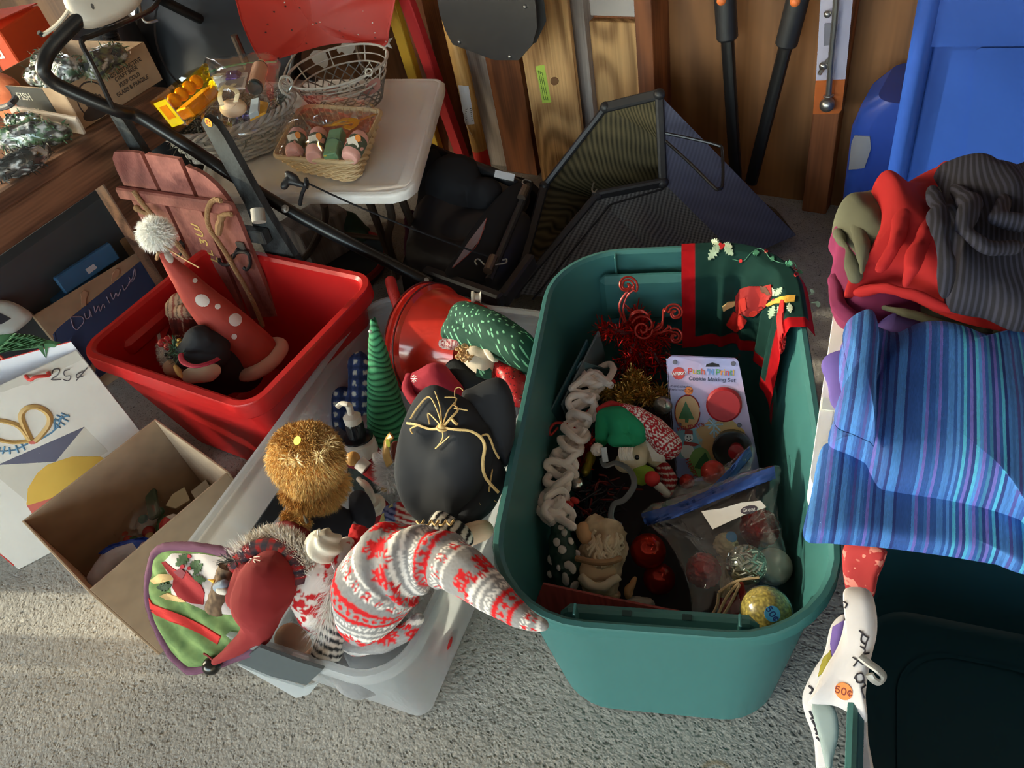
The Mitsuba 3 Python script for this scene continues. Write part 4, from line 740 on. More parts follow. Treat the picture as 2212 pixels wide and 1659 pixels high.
def plaid(m, fn, base, stripes, soft=.0):
    v = A_(m.vertices); a, b = fn(v); col = np.tile(lin(base), (len(v), 1))
    for ax_, per, w, off, c, al in stripes:
        t = ((a if ax_ == 0 else b) / per + off) % 1; k_ = (t < w)[:, None] * al; col = col * (1 - k_) + lin(c) * k_
    return col
ph = blob([ch((392, 664, .37, 32), (408, 694, .34, 40), (424, 735, .28, 42))], .004, 8)
pf = lambda v: ((v - P(392, 664, .37)) @ CRT, (v - P(392, 664, .37)) @ CUP)
k = thing('plaid_hat_snowman', 'small snowman plush in a red and tan plaid cap, its red tag showing', 'plush')
put('cap', ph, 'mat_vc', k, True, color=plaid(ph, pf, (110, 42, 36), [(0, .045, .3, .1, (70, 34, 32), .7), (1, .045, .3, .3, (70, 34, 32), .6), (0, .045, .06, .5, (190, 160, 140), .8), (1, .045, .05, .8, (190, 160, 140), .8)]))
cf = bumpy(blob([ch((372, 664, .39, 16), (386, 650, .40, 18), (410, 642, .40, 16), (428, 652, .39, 12)), ch((372, 676, .38, 14), (400, 672, .39, 15), (432, 664, .38, 10))], .004, 5), .002, 60); put('cap_cuff', cf, 'mat_vc', k, True, color=plaid(cf, pf, (190, 156, 128), [(0, .03, .22, .1, (140, 60, 50), .8), (0, .03, .16, .6, (70, 60, 50), .7)]), label='tan plaid cuff')
mt_ = facing(P(354, 705, .33), 30, 20); tg = slab([(338, 742), (336, 704), (348, 680), (368, 668), (374, 690), (362, 716), (348, 748)], mt_, .003); put('tag', tg, M((200, 34, 34), .5), k); sticker(tg, 349, 696, 9, (150, 206, 60), 'X', .9, k, -60); put('tag_label', patch(tg, [(339, 720), (345, 718), (349, 736), (342, 740)], .0008, 10), M((214, 206, 206), .5), k)
put('holly_leaf', prism(onpl(mt_ @ at([0, 0, .02]), [(360, 742), (368, 728), (378, 718), (384, 730), (392, 742), (378, 744), (366, 750)]), .004, mt_ @ at([0, 0, .02])), M((54, 150, 100), .6), k)
k = thing('penguin_plush', 'plush penguin in a black hat with red band lying in the red tote', 'plush')
hat = bumpy(blob([ch((400, 772, .36, 26), (430, 735, .40, 34), (440, 722, .40, 22)), ch((410, 775, .36, 28), (462, 765, .36, 34)), ch((440, 735, .39, 30), (470, 745, .36, 30))], .01, 8), .008, 22, 2)
put('hat', hat, M((34, 36, 40), .9), k); put('hat_band', tube(spline([P(390, 765, .405), P(396, 782, .41), P(420, 791, .415), P(450, 785, .41), P(472, 775, .40)], 6), .007, 8, flat=.5), M((150, 30, 52), .8), k)
put('body', blob([ch((480, 780, .30, 52), (520, 800, .22, 52)), ch((470, 820, .24, 42), (440, 830, .24, 36))], .012, 8), M((30, 31, 35), .9), k)
fc = blob([ch((352, 745, .36, 12), (366, 770, .36, 22), (372, 785, .35, 20))], .006, 5); put('face', fc, M((150, 144, 140), .9), k); put('face_fluff', fur(fc, 1200, .010, .0012, 5, .1, curl=.7), M((190, 186, 182), .9), k, False, kind='stuff')
put('cheek', blob([ch((372, 795, .35, 20), (384, 800, .34, 16))], .006, 5), M((190, 160, 136), .9), k); put('face_patch', blob([ch((410, 812, .345, 18), (450, 806, .345, 20), (462, 800, .345, 16))], .006, 5), M((206, 196, 178), .9), k)
put('beak', blob([ch((379, 792, .375, 5), (385, 802, .375, 7), (392, 814, .37, 4))], .003, 3), M((206, 168, 100), .7), k)
for x, y in ((352, 742), (364, 735), (365, 749)): put('berry', ball(P(x, y, .385), .0125, 2), M((160, 24, 28), .6), k)
for x, y in ((387, 735), (393, 741), (385, 745)): put('gold_bead', ball(P(x, y, .40), .006, 2), M((200, 170, 90), .3, metallic=.6), k)
put('pine_sprig', strands(along([P(370, 742, .39), P(392, 770, .39)], 0), 160, .03, .0016, 8), M((60, 96, 70), .6), k, False, kind='stuff')
for x, y in ((358, 766), (370, 772)): put('eye', ball(P(x, y, .392), .0045, 2), 'mat_black', k)
one('pale_board', board(P(300, 800, .20), P(350, 735, .24), .05, .012, .003), M((186, 150, 130), .8), 'pale wooden strip in the left of the red tote', 'wood strip')
# ================================================================ boxes and bins under the bench, at the left
k = thing('lettered_carton', 'brown carton with blue lettered lower side and torn hand holes behind the red tote', 'cardboard box')
c0, c1 = P(72, 682, .335), P(332, 524, .335); c0[2] = c1[2] = 0; wx = c1 - c0; ml = fr(c0, wx, np.cross([0, 0, 1.0], wx)); wl_ = np.linalg.norm(wx); carton(k, ml, wl_, .14, .335)
fw = box(wl_, .004, .335, .001, ml @ at([wl_ / 2, .002, .1675])); put('blue_print', patch(fw, [(114, 722), (128, 706), (326, 545), (380, 545), (380, 700), (150, 860)], .001, 60), M((54, 70, 108), .7), k, label='blue printed lower band')
put('handwriting', pen(fw, [[(152, 686), (158, 706), (166, 712)], [(152, 684), (176, 684), (180, 696), (166, 712)], [(182, 676), (186, 688), (194, 682), (192, 668), (198, 684)], [(202, 660), (206, 674), (212, 660), (216, 672), (222, 656), (226, 664)], [(230, 640), (236, 654)], [(238, 632), (244, 646), (250, 632), (254, 640), (260, 624)], [(264, 616), (268, 626), (276, 616), (280, 610)], [(278, 598), (284, 608), (292, 594), (290, 580), (286, 600), (276, 612)]], .0016, off=.002), M((150, 138, 160), .8), k)
for q in ([(174, 634), (180, 626), (190, 632), (184, 648), (186, 660), (176, 662)], [(242, 592), (250, 580), (258, 582), (256, 594), (240, 608)]): put('torn_flap', patch(fw, q, .003, 8), M((176, 140, 112), .8), k)
mat('blueclear', (60, 108, 150), .25, specular=.6)
k = thing('blue_folder_bin', 'translucent blue bin with white label beside the lettered carton', 'bin')
fb = board(P(128, 618, .36), P(246, 540, .36), .06, .02, .004, [0, 0, 1]); put('edge', fb, 'mat_blueclear', k); put('label', patch(fb, [(184, 582), (202, 570), (210, 578), (192, 592)], .001, 8), M((196, 204, 214), .5), k)
k = thing('blue_drawer_bin', 'clear blue plastic drawer bin at the far left floor', 'bin')
q0, q1 = P(-40, 612, .34), P(128, 640, .34); dx = q1 - q0; md = fr(q0, dx, np.cross([0, 0, 1.0], dx)); wd_ = np.linalg.norm(dx)
put('body', box(wd_, .14, .30, .01, md @ at([wd_ / 2, .07, -.19])), M((52, 78, 118), .3), k); put('rim', box(wd_ + .01, .15, .02, .006, md @ at([wd_ / 2, .07, -.03])), 'mat_blueclear', k); put('contents', box(wd_ - .04, .01, .05, .004, md @ at([wd_ / 2, -.006, -.10])), M((120, 140, 170), .4), k)
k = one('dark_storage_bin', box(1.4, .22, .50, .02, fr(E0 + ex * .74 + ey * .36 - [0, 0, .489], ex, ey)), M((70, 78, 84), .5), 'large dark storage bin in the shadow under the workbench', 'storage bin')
k = thing('white_package', 'white paper package with dark stripe behind the gift bag', 'package')
wp = mv(pad(onpl(facing(P(30, 690, .36), 40), [(-40, 656), (20, 650), (68, 678), (56, 700), (20, 722), (-40, 722)]), np.eye(4), .02, .02, 8, 48), facing(P(30, 690, .36), 40)); put('paper', wp, M((206, 216, 212), .7), k); put('stripe', patch(wp, [(-20, 682), (0, 676), (24, 688), (4, 700), (-20, 700)], .001, 12), M((56, 60, 70), .6), k)
# gift bag
k = thing('gift_bag', 'large white paper gift bag with gold bow print and red string handles', 'gift bag')
BL = P(40, 1230, .002); bd = norm(A_([.93, .36, 0])); bn = A_([bd[1], -bd[0], 0]); BW, BH = .45, .515
def bagp(d0, d1, zt, bow=0):
    def fn(u, v):
        p = BL + (u * BW)[..., None] * bd - bn * ((d0 * (1 - u) + d1 * u))[..., None] + A_([0, 0, 1.0]) * (v * zt)[..., None]
        return p + bn * (bow * np.sin(np.pi * u) * np.sin(np.pi * np.clip(v, 0, 1)) + .006 * (meshkit.fbm(np.stack([u * 3, v * 3, 0 * u], -1), 3, 5) - .5))[..., None]
    return fn
fp = grid(lambda u, v: bagp(0, 0, BH, .014)(u, v), 24, 24); bp = grid(bagp(.17, .01, BH + .02, -.01), 20, 20); mat('paperwhite', (206, 202, 196), .6); mat('paperin', (214, 214, 222), .6)
put('front_panel', fp, 'mat_paperwhite', k, True); put('back_panel', bp, 'mat_paperin', k, True); put('side_panel', grid(lambda u, v: BL - bn * (u * .17)[..., None] + A_([0, 0, 1.0]) * (v * BH)[..., None], 4, 8), 'mat_paperwhite', k, True)
put('base', prism([(0, 0), (BW, 0), (BW, .01), (0, .17)], .002, fr(BL + [0, 0, .002], bd, -bn)), 'mat_paperwhite', k)
put('top_fold', grid(lambda u, v: bagp(-.002, -.002, 1, 0)(u, v * .028 + BH - .028) + bn * .014 * 0, 14, 3), M((190, 186, 178), .6), k, True)
ink = lambda c: M(c, .6)
pa = lambda nm, q, c, t=.0006, kind=None: put(nm, patch(fp, q, t, 22), ink(c), k)
pa('print_facet', [(-30, 1003), (120, 996), (182, 922), (234, 975), (57, 1082), (-30, 1010)], (190, 184, 174), .0004)
pa('print_triangle', [(-40, 1006), (0, 1002), (182, 922), (120, 997)], (88, 88, 108), .0008)
pa('print_disc', [(57, 1090), (60, 1055), (80, 1022), (103, 1003), (155, 986), (216, 986), (250, 1000), (250, 1060), (150, 1090)], (206, 166, 72), .0008)
pa('print_arc', [(58, 1092), (110, 1076), (150, 1050), (170, 1060), (120, 1100), (70, 1110)], (190, 96, 84), .001)
def loop(q, w): return pen(fp, [q], w, 6, .0004)
put('print_bow', [loop([(66, 950), (50, 915), (46, 895), (60, 880), (85, 880), (105, 895), (106, 915), (90, 938), (76, 952)], .007), loop([(64, 950), (40, 920), (0, 908), (-30, 910)], .006), loop([(62, 952), (30, 955), (0, 950), (-20, 940)], .005)], ink((184, 150, 92)), k, kind='stuff')
pa('print_knot', oval(72, 953, 11, 6, -10), (196, 104, 96), .0012)
put('print_frond', [pen(fp, [q], .0022, 2, .0004) for q in ([(84, 950), (112, 934), (126, 918)], [(118, 928), (118, 906)], [(124, 924), (134, 898)], [(116, 912), (130, 924)], [(118, 904), (140, 918)], [(122, 896), (148, 910)], [(132, 892), (150, 900)], [(118, 910), (148, 896)], [(60, 958), (30, 972), (0, 974)], [(10, 964), (6, 980)], [(20, 966), (22, 980)], [(34, 962), (40, 978)], [(46, 958), (54, 972)], [(0, 966), (-6, 982)])], ink((92, 130, 160)), k, kind='stuff')
put('handwriting', pen(fp, [[(112, 806), (116, 796), (128, 796), (124, 808), (110, 818), (132, 818)], [(150, 796), (138, 800), (140, 810), (152, 810), (148, 820), (136, 818)], [(180, 800), (166, 806), (166, 814), (180, 810)], [(188, 792), (164, 820)]], .0012, off=.0045), ink((70, 66, 70)), k)
def bz(x, y): return cast(fp, [(x, y)], .004)[0][0]
hnd = M((206, 66, 60), .6)
put('string_handle', tube(spline([bz(76, 772), bz(82, 786) + bn * .012, bz(76, 802) + bn * .02, bz(64, 812) + bn * .014, bz(54, 810)], 6), .004, 8), hnd, k); put('string_handle', tube(spline([P(-4, 766, .5), P(10, 780, .5), P(17, 797, .5)], 6), .0035, 8), hnd, k)
put('green_print', patch(bp, [(-20, 726), (30, 720), (70, 724), (100, 734), (132, 740), (118, 750), (90, 750), (60, 754), (20, 758), (-20, 768)], .0008, 20), M((74, 122, 84), .7), k, label='green leaf print inside'); put('edge_piping', tube([bp.vertices[-1 - 20 * i] for i in range(0, 20)], .0012, 5), hnd, k); put('edge_piping', tube([BL + [0, 0, .02], BL - bn * .0 + [0, 0, .25]], .0016, 5), hnd, k)
# carton with ornaments, front left
k = thing('open_carton', 'open brown cardboard box of ornament bags in front of the gift bag', 'cardboard box')
bc = BX[:3, 0] * -.1625 + BX[:3, 1] * -.18 + BX[:3, 3]; mC = fr([bc[0], bc[1], .0005], BX[:3, 0], BX[:3, 1]); carton(k, mC, .325, .36, .29, .005)
inb = lambda x, y, z: P(x, y, z)
k = thing('santa_ball', 'small red and white painted Santa ball in the open carton', 'ornament'); b_ = ball(P(372, 1138, .12), .030, 3); put('ball', b_, M((180, 56, 52), .4), k)
bm_ = bumpy(patch(b_, [(360, 1118), (374, 1112), (392, 1118), (396, 1140), (392, 1148), (382, 1128), (368, 1122)], .004, 5), .002, 90); put('beard', bm_, M((206, 200, 190), .8), k); put('cuff', patch(b_, [(350, 1154), (360, 1158), (372, 1160), (366, 1166), (354, 1162)], .003, 5), M((206, 200, 190), .8), k)
k = thing('air_pillow_bag', 'shiny white puffed plastic bag with blue top edge in the open carton', 'plastic bag')
ab = crinkle(blob([ch((215, 1248, .12, 26), (250, 1205, .125, 30), (300, 1190, .125, 28), (330, 1185, .12, 18)), ch((225, 1250, .10, 30), (320, 1200, .10, 24))], .006, 6), .005, 40, 3); put('bag', ab, M((206, 206, 216), .25), k, 60)
put('blue_edge', patch(ab, [(212, 1196), (236, 1178), (272, 1168), (310, 1160), (330, 1166), (306, 1172), (296, 1186), (286, 1172), (250, 1182), (222, 1198)], .001, 8), M((50, 88, 190), .3), k)
for i, (q, c) in enumerate(((((358, 1092), (372, 1068), (398, 1052), (410, 1080), (380, 1098)), (206, 194, 160)), (((412, 1062), (444, 1036), (458, 1058), (424, 1082)), (200, 190, 170)))): one('paper_package', slab(q, facing(P(400, 1070, .10 + i * .01), 55), .02), M(c, .7), ['cream printed card lying by the Santa ball in the open carton', 'plain cream packet in the far corner of the open carton'][i], 'packet')
k = thing('ornament_bag', 'clear bag of tiny red and green ornaments in the dark of the open carton', 'plastic bag')
put('film', crinkle(blob([ch((300, 1140, .085, 40), (330, 1110, .09, 36), (270, 1165, .08, 30))], .012, 5), .012, 30, 8), 'mat_film', k, 60)
rng = random.Random(5)
for i in range(16):
    x, y = 262 + rng.random() * 95, 1095 + rng.random() * 70; c = [(150, 40, 40), (60, 96, 64), (180, 60, 50), (176, 150, 96), (60, 110, 76)][i % 5]
    one('small_ornament', bumpy(ball(P(x, y + (330 - x) * .3, .07), .011 + .006 * rng.random(), 2), .003, 40, i), M(c, .3), 'tiny %s ornament inside the clear bag in the open carton' % ['dark red', 'grey green', 'bright red', 'tan gold', 'leaf green'][i % 5], 'ornament', group='tiny ornaments in the carton')
one('green_twig', board(P(335, 1120, .10), P(325, 1060, .12), .03, .015, .004), M((70, 86, 66), .7), 'green printed strip standing in the open carton', 'decoration')
# ================================================================ clear tote and its contents
put('latch_recess', slab([(515, 1432), (560, 1398), (640, 1428), (698, 1446), (662, 1480), (588, 1462)], fr(P(600, 1440, .30), CT[:3, 0], [0, 0, 1]), .006), M((62, 70, 74), .5), ct, label='dark grey latch recess')
put('latch_shelf', slab([(512, 1436), (575, 1462), (655, 1486), (688, 1476), (668, 1500), (640, 1508)], fr(P(650, 1480, .24), CT[:3, 0], [0, 0, 1]), .004), 'mat_frost', ct)
put('latch_clip', box(.035, .02, .05, .004, fr(P(655, 1436, .32), CT[:3, 0], CT[:3, 1])), M((206, 216, 222), .4), ct)
put('sticker_scrap', cat_([ico(.004, at(P(482 + i * 6, 1124 + i * 2, .20) + CT[:3, 0] * .012), 1, (1.3, .5, .8)) for i in range(7)]), M((236, 240, 242), .7), ct, kind='stuff')
def snear(chain, v):                                     # arc length, angle and radius of points about a chain of centres
    c = A_([q[0] for q in chain]); X, Y = sweep_frames(spline(c, 10)); p = spline(c, 10); s = np.concatenate([[0], np.cumsum(np.linalg.norm(np.diff(p, axis=0), axis=1))])
    i = np.linalg.norm(v[:, None] - p[None], axis=2).argmin(1); d = v - p[i]; t = norm_rows(np.gradient(p, axis=0))[i]; return s[i] + (d * t).sum(1), np.arctan2((d * Y[i]).sum(1), (d * X[i]).sum(1)), np.linalg.norm(d, axis=1)
def norm_rows(a): return a / np.maximum(np.linalg.norm(a, axis=1, keepdims=True), 1e-9)
# velvet tree
k = thing('velvet_tree', 'green velvet cone tree with ribbed rings standing in the clear tote', 'tabletop tree')
ta, tb_ = P(848, 985, .10), P(806, 690, .47); t = np.linspace(0, 1, 230); R0 = pxr(64, 1.45); ax_ = ta + (tb_ - ta) * t[:, None]
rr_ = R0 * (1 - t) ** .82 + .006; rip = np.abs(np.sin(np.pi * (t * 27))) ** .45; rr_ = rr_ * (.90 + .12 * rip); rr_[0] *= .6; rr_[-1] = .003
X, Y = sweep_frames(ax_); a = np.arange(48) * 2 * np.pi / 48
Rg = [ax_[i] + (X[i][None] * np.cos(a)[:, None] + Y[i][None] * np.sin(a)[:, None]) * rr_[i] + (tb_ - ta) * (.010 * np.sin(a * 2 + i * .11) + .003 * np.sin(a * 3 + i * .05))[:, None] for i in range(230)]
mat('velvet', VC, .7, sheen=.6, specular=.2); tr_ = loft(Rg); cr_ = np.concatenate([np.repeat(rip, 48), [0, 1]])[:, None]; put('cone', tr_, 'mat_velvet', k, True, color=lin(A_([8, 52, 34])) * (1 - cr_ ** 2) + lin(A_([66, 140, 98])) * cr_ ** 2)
put('button', ball(P(803, 717, .455) - FWD * .02, .004, 1), M((196, 206, 196), .4), k)
# red pail
k = thing('red_pail', 'glossy red enamel pail with coiled handle lying at the back of the clear tote', 'pail')
pa0, pa1 = P(914, 732, .24), P(1050, 760, .26); ad = norm(pa1 - pa0); mat('enamel', (196, 44, 30), .12, specular=.6, clearcoat=.6)
pm_ = fz(pa0, ad); put('body', lathe([(.145, -.004), (.150, 0), (.150, .012), (.143, .016), (.143, .022), (.150, .026), (.150, .036), (.140, .042), (.128, .10), (.112, .19), (.10, .20), (.02, .20)], pm_, 56, False), 'mat_enamel', k, 25)
for z in (.002, .031): put('rim_line', tube(ringP(pa0 + ad * z, .151, ad, 48), .0022, 6, closed=True), M((90, 20, 18), .4), k)
hc = spline([P(843, 606, .36), P(850, 632, .365), P(866, 676, .36)], 24); put('coil_handle', tube(hc, [.012 + .003 * (i % 2) for i in range(len(hc))], 12), M((190, 46, 38), .5), k)
# elf
k = thing('elf_doll', 'elf doll with a green sprigged hat, curly tan hair and red sparkly dress', 'doll')
def f_sprig(p, n, uv):
    a, b, c = voronoi(p.x * 85 + p.z * 40, p.y * 85 - p.z * 60); return mix(lt((18, 66, 50)), lt((126, 190, 150)), smoothstep(.24, .16, a) * smoothstep(.25, .3, c))
mat('sprig', proc(f_sprig), .8)
eh = bumpy(blob([ch((1000, 682, .42, 30), (975, 716, .40, 26), (1020, 725, .40, 32)), ch((1000, 680, .42, 32), (1070, 716, .42, 40), (1120, 752, .40, 40), (1150, 785, .37, 30)), ch((1020, 725, .40, 32), (1090, 750, .40, 32), (1140, 780, .38, 26))], .008, 6), .006, 12, 5); put('hat', eh, 'mat_sprig', k)
bd_ = blob([ch((958, 742, .385, 12), (976, 742, .39, 15), (992, 736, .40, 10))], .004, 4); v = A_(bd_.vertices); put('hat_band', bd_, 'mat_vc', k, True, color=np.where((((v @ CRT) / .0042) % 1 < .5)[:, None], lin(A_([150, 60, 64])), lin(A_([214, 196, 192]))))
hr = P(1004, 764, .385); rng = np.random.default_rng(3); curls = []
for i in range(46):
    c = P(*(rng.uniform(986, 1022), rng.uniform(746, 778), rng.uniform(.39, .41))); curls.append(tube(ringP(c, rng.uniform(.004, .007), rng.normal(0, 1, 3), 12), .0018, 5, closed=True))
put('curly_hair', curls, M((186, 150, 104), .8), k, kind='stuff')
put('head', blob([ch((1026, 772, .385, 27), (1044, 784, .375, 29), (1056, 768, .385, 20))], .006, 6), M((206, 192, 170), .8), k); put('ear', tube(spline([P(1042, 744, .40), P(1054, 762, .405), P(1064, 776, .405), P(1076, 779, .40)], 6), [.005, .008, .008, .007, .007, .007, .007, .007, .007, .007, .007, .006, .006, .006, .006, .005, .005, .004, .003], 8, flat=.6), M((214, 202, 184), .8), k)
put('collar', prism(onpl(facing(P(1045, 795, .38), 50), [(1033, 770), (1048, 782), (1062, 800), (1062, 822), (1040, 816), (1028, 812)]), .004, facing(P(1045, 795, .38), 50)), 'mat_sprig', k)
def f_sequin(p, n, uv):
    a, b, c = voronoi(p.x * 170 + p.z * 60, p.y * 170 + p.z * 90); return mix(mix(lt((172, 26, 30)), lt((60, 20, 26)), smoothstep(.35, .25, a) * smoothstep(.75, .8, c)), lt((236, 190, 150)), smoothstep(.2, .1, a) * smoothstep(.15, .1, c))
mat('sequin', proc(f_sequin), .4); put('dress', bumpy(blob([ch((1078, 790, .36, 22), (1104, 820, .36, 26), (1120, 860, .34, 22)), ch((1110, 800, .36, 20), (1124, 840, .35, 20))], .006, 6), .006, 30), 'mat_sequin', k)
put('dark_coat', blob([ch((985, 800, .33, 28), (1010, 830, .32, 30), (1050, 840, .32, 26))], .01, 6), M((24, 30, 34), .9), k)
# knit hat, scarf
k = thing('red_knit_hat', 'dark red knit hat with a white snowflake stitch next to the velvet tree', 'hat')
kh = bumpy(blob([ch((905, 830, .34, 30), (940, 815, .36, 34), (975, 850, .33, 30)), ch((900, 852, .32, 24), (950, 850, .32, 32))], .008, 6), .003, 40); mat('knitred', (150, 28, 48), .9, sheen=.6); put('crown', kh, 'mat_knitred', k)
put('cuff', bumpy(tube(spline([P(886, 812, .36), P(880, 838, .355), P(892, 862, .345), P(916, 872, .34)], 8), .012, 10), .002, 60), 'mat_knitred', k); put('snowflake', pen(kh, [[(888, 818), (902, 818)], [(890, 812), (900, 824)], [(900, 812), (890, 824)], [(895, 810), (895, 826)]], .0011), M((230, 224, 220), .8), k)
k = thing('plaid_scarf', 'blue and white snowflake plaid fabric bunched behind the velvet tree', 'scarf')
for ch_ in ([(776, 785, .30, 26), (780, 830, .27, 28), (775, 870, .24, 30)], [(742, 860, .24, 26), (736, 900, .20, 28), (730, 930, .17, 22)]):
    s_ = bumpy(blob([ch(*ch_)], .004, 5), .006, 26, 8); v = A_(s_.vertices) - P(770, 860, .2); col = plaid(s_, lambda q: (v @ CRT, v @ CUP), (52, 66, 110), [(0, .026, .35, 0, (28, 36, 66), .7), (1, .026, .35, .2, (28, 36, 66), .6)])
    w = ((v @ CRT / .026 + .6) % 1 < .38) & ((v @ CUP / .026 + .7) % 1 < .38); col[w] = lin(A_([186, 184, 176])); put('fold', s_, 'mat_vc', k, True, color=col)
# snowman soap pump, baton, second pump
k = thing('snowman_pump', 'snowman soap dispenser with black hat and white pump', 'soap dispenser')
def up(x, y, z, h, px, py):                               # an axis: base point and a point h above seen at (px, py)
    return P(x, y, z), P(px, py, h)
b0_, b1_ = P(784, 986, .20), P(758, 892, .32); d = norm(b1_ - b0_); L = np.linalg.norm(b1_ - b0_)
put('head', lathe([(.010, -.002), (.034, .0), (.041, .02), (.038, .045), (.025, .055)], fz(b0_, d), 24), M((206, 200, 192), .4), k); put('hat_brim', lathe([(.02, .052), (.036, .053), (.036, .057), (.02, .060)], fz(b0_, d), 24), M((24, 26, 30), .2), k)
put('hat', lathe([(.021, .056), (.022, .092), (.018, .100)], fz(b0_, d), 24), M((24, 26, 30), .15), k); put('pump_collar', lathe([(.020, .098), (.021, .115), (.013, .120), (.008, .122), (.008, .145)], fz(b0_, d), 20), M((206, 198, 186), .4), k)
tp = b0_ + d * .146; put('nozzle', tube(spline([tp - d * .012, tp, P(752, 874, .37), P(738, 872, .37), P(728, 880, .365)], 5), .006, 8), M((206, 198, 186), .4), k)
put('scarf', tube(ringP(b0_ + d * .0, .036, d), .009, 8, closed=True), M((150, 36, 40), .7), k); put('lower_body', lathe([(.02, -.10), (.042, -.085), (.048, -.04), (.034, -.004)], fz(b0_, d), 24), M((40, 52, 50), .6), k); put('mitten', blob([ch((812, 985, .24, 10), (822, 1005, .22, 12))], .005, 5), M((206, 200, 190), .8), k)
c_ = slab([(728, 920), (750, 935), (752, 990), (736, 1010), (724, 960)], facing(P(740, 955, .21), 30), .004); one('word_card', c_, M((52, 44, 52), .6), 'dark card lettered Ho behind the snowman soap dispenser', 'card'); put('lettering', text('Ho', .014, facing(cast(c_, [(741, 956)])[0][0], 30) @ trimesh.transformations.rotation_matrix(.3, [0, 0, 1]), .0005), M((176, 176, 180), .6), 'word_card')
k = thing('toy_baton', 'red and white toy baton with a wooden ball end', 'baton'); q0, q1, q2, q3 = P(762, 991, .31), P(776, 999, .30), P(793, 1013, .29), P(848, 1052, .24)
put('ball', ball(q0, pxr(16, dep(q0)), 3), M((206, 156, 90), .4), k); put('white_band', tube([q1, q2], .0155, 18), M((220, 216, 212), .4), k); put('red_shaft', tube([q2, q3], .0150, 18), M((160, 32, 36), .35), k)
k = thing('small_pump', 'red bottle with a white pump beside the fur hat', 'soap dispenser'); b0_, b1_ = P(812, 1100, .14), P(800, 1066, .22); d = norm(b1_ - b0_); fzz = fz(b0_, d)
put('bottle', lathe([(.02, -.09), (.032, -.08), (.033, -.01), (.024, .012)], fzz, 22), M((140, 28, 36), .4), k); put('collar', lathe([(.024, .010), (.026, .03), (.018, .034), (.016, .045), (.008, .047), (.008, .075)], fzz, 20), M((214, 204, 192), .4), k); tp = b0_ + d * .075
put('nozzle', tube(spline([tp - d * .01, tp + d * .004, P(792, 1050, .245), P(780, 1040, .25), P(774, 1034, .25)], 5), [.009] * 9 + [.008] * 6 + [.006] * 6, 8), M((214, 204, 192), .4), k)
# fur-hatted figure
k = thing('fur_hat_bear', 'dark plush figure in a tan fur trapper hat with a yellow price sticker', 'plush')
mat('furtan', (176, 132, 70), .85, sheen=.5)
def furry(nm, chains, n, L, seed, w=.0018, kk=k, droop=.35):
    b = blob([ch(*c) for c in chains], .008, 6); kk_ = put(nm, b, M((178, 134, 70), .9), kk); f_ = fur(b, n, L, w, seed, droop, (0, -.3, -1), .45); rng = np.random.default_rng(seed); u = np.repeat(rng.uniform(0, 1, len(f_.vertices) // 5), 5)[:, None]
    put(nm + '_fur', f_, 'mat_vc', kk, False, color=lin(A_([170, 124, 62])) * (1 - u) + lin(A_([240, 206, 136])) * u, kind='stuff'); return b
ft = furry('hat_crown', [[(640, 970, .44, 48), (672, 965, .45, 48), (690, 985, .44, 44)], [(640, 990, .43, 54), (668, 1012, .42, 56), (690, 1000, .43, 44)]], 14000, .020, 11)
furry('hat_flap', [[(622, 1066, .36, 14), (660, 1078, .36, 24), (705, 1070, .36, 26), (732, 1040, .37, 18)]], 6000, .018, 12); furry('ear_flap', [[(622, 1115, .30, 12), (634, 1132, .29, 13), (655, 1130, .29, 12)]], 2200, .015, 13)
for i in range(9):
    x, y = [(648, 935), (690, 950), (700, 940), (712, 952), (622, 990), (640, 995), (690, 985), (706, 965), (660, 940)][i]; put('light_tuft', fur(ball(P(x, y, .475), .006, 1), 60, .016, .0018, i, .3), M((236, 214, 160), .8), k, False, kind='stuff')
sticker(blob([ch((640, 970, .468, 48), (672, 965, .478, 48), (668, 1012, .445, 58))], .01, 3), 643, 952, 10, (226, 226, 40), '', 1, k)
put('body', blob([ch((680, 1110, .26, 44), (720, 1130, .22, 44), (700, 1170, .16, 40)), ch((775, 1080, .24, 26), (790, 1120, .20, 26))], .012, 8), M((34, 36, 46), .9), k); put('strap', tube([P(650, 1092, .33), P(664, 1130, .30)], .004, 6), M((110, 106, 96), .6), k)
one('dark_card', slab([(536, 1158), (600, 1064), (628, 1072), (606, 1110), (564, 1160)], facing(P(585, 1110, .24), 35, 20), .008), M((44, 56, 68), .5), 'dark blue-grey card leaning at the left wall of the clear tote', 'card')
# nutcracker under the black hat
k = thing('nutcracker', 'nutcracker with white fur beard and gold crown half hidden under the black felt hat', 'figurine')
nb = blob([ch((838, 990, .36, 12), (838, 1020, .34, 16), (840, 1045, .33, 12))], .006, 5); put('beard', nb, M((200, 200, 200), .9), k); put('beard_fur', fur(nb, 1800, .022, .0014, 4, .2, CAM @ A_([-.8, .2, 0]), .5), M((226, 226, 228), .9), k, False, kind='stuff')
put('crown', tube(spline([P(846, 940, .41), P(836, 955, .40), P(834, 980, .39), P(842, 1004, .38)], 6), .010, 10, flat=.4), M((186, 146, 84), .35, metallic=.3), k); put('face', blob([ch((856, 965, .38, 14), (862, 990, .37, 14))], .006, 4), M((110, 44, 36), .5), k)
stk = ball(P(840, 958, .405), .010, 2); put('sticker', prism(oval(0, 0, .004, .009), .001, facing(P(838, 957, .415), 30, -20)), M((226, 220, 40), .5), k); put('tassel', ball(P(830, 1056, .33), .007, 2), M((160, 130, 80), .4), k)
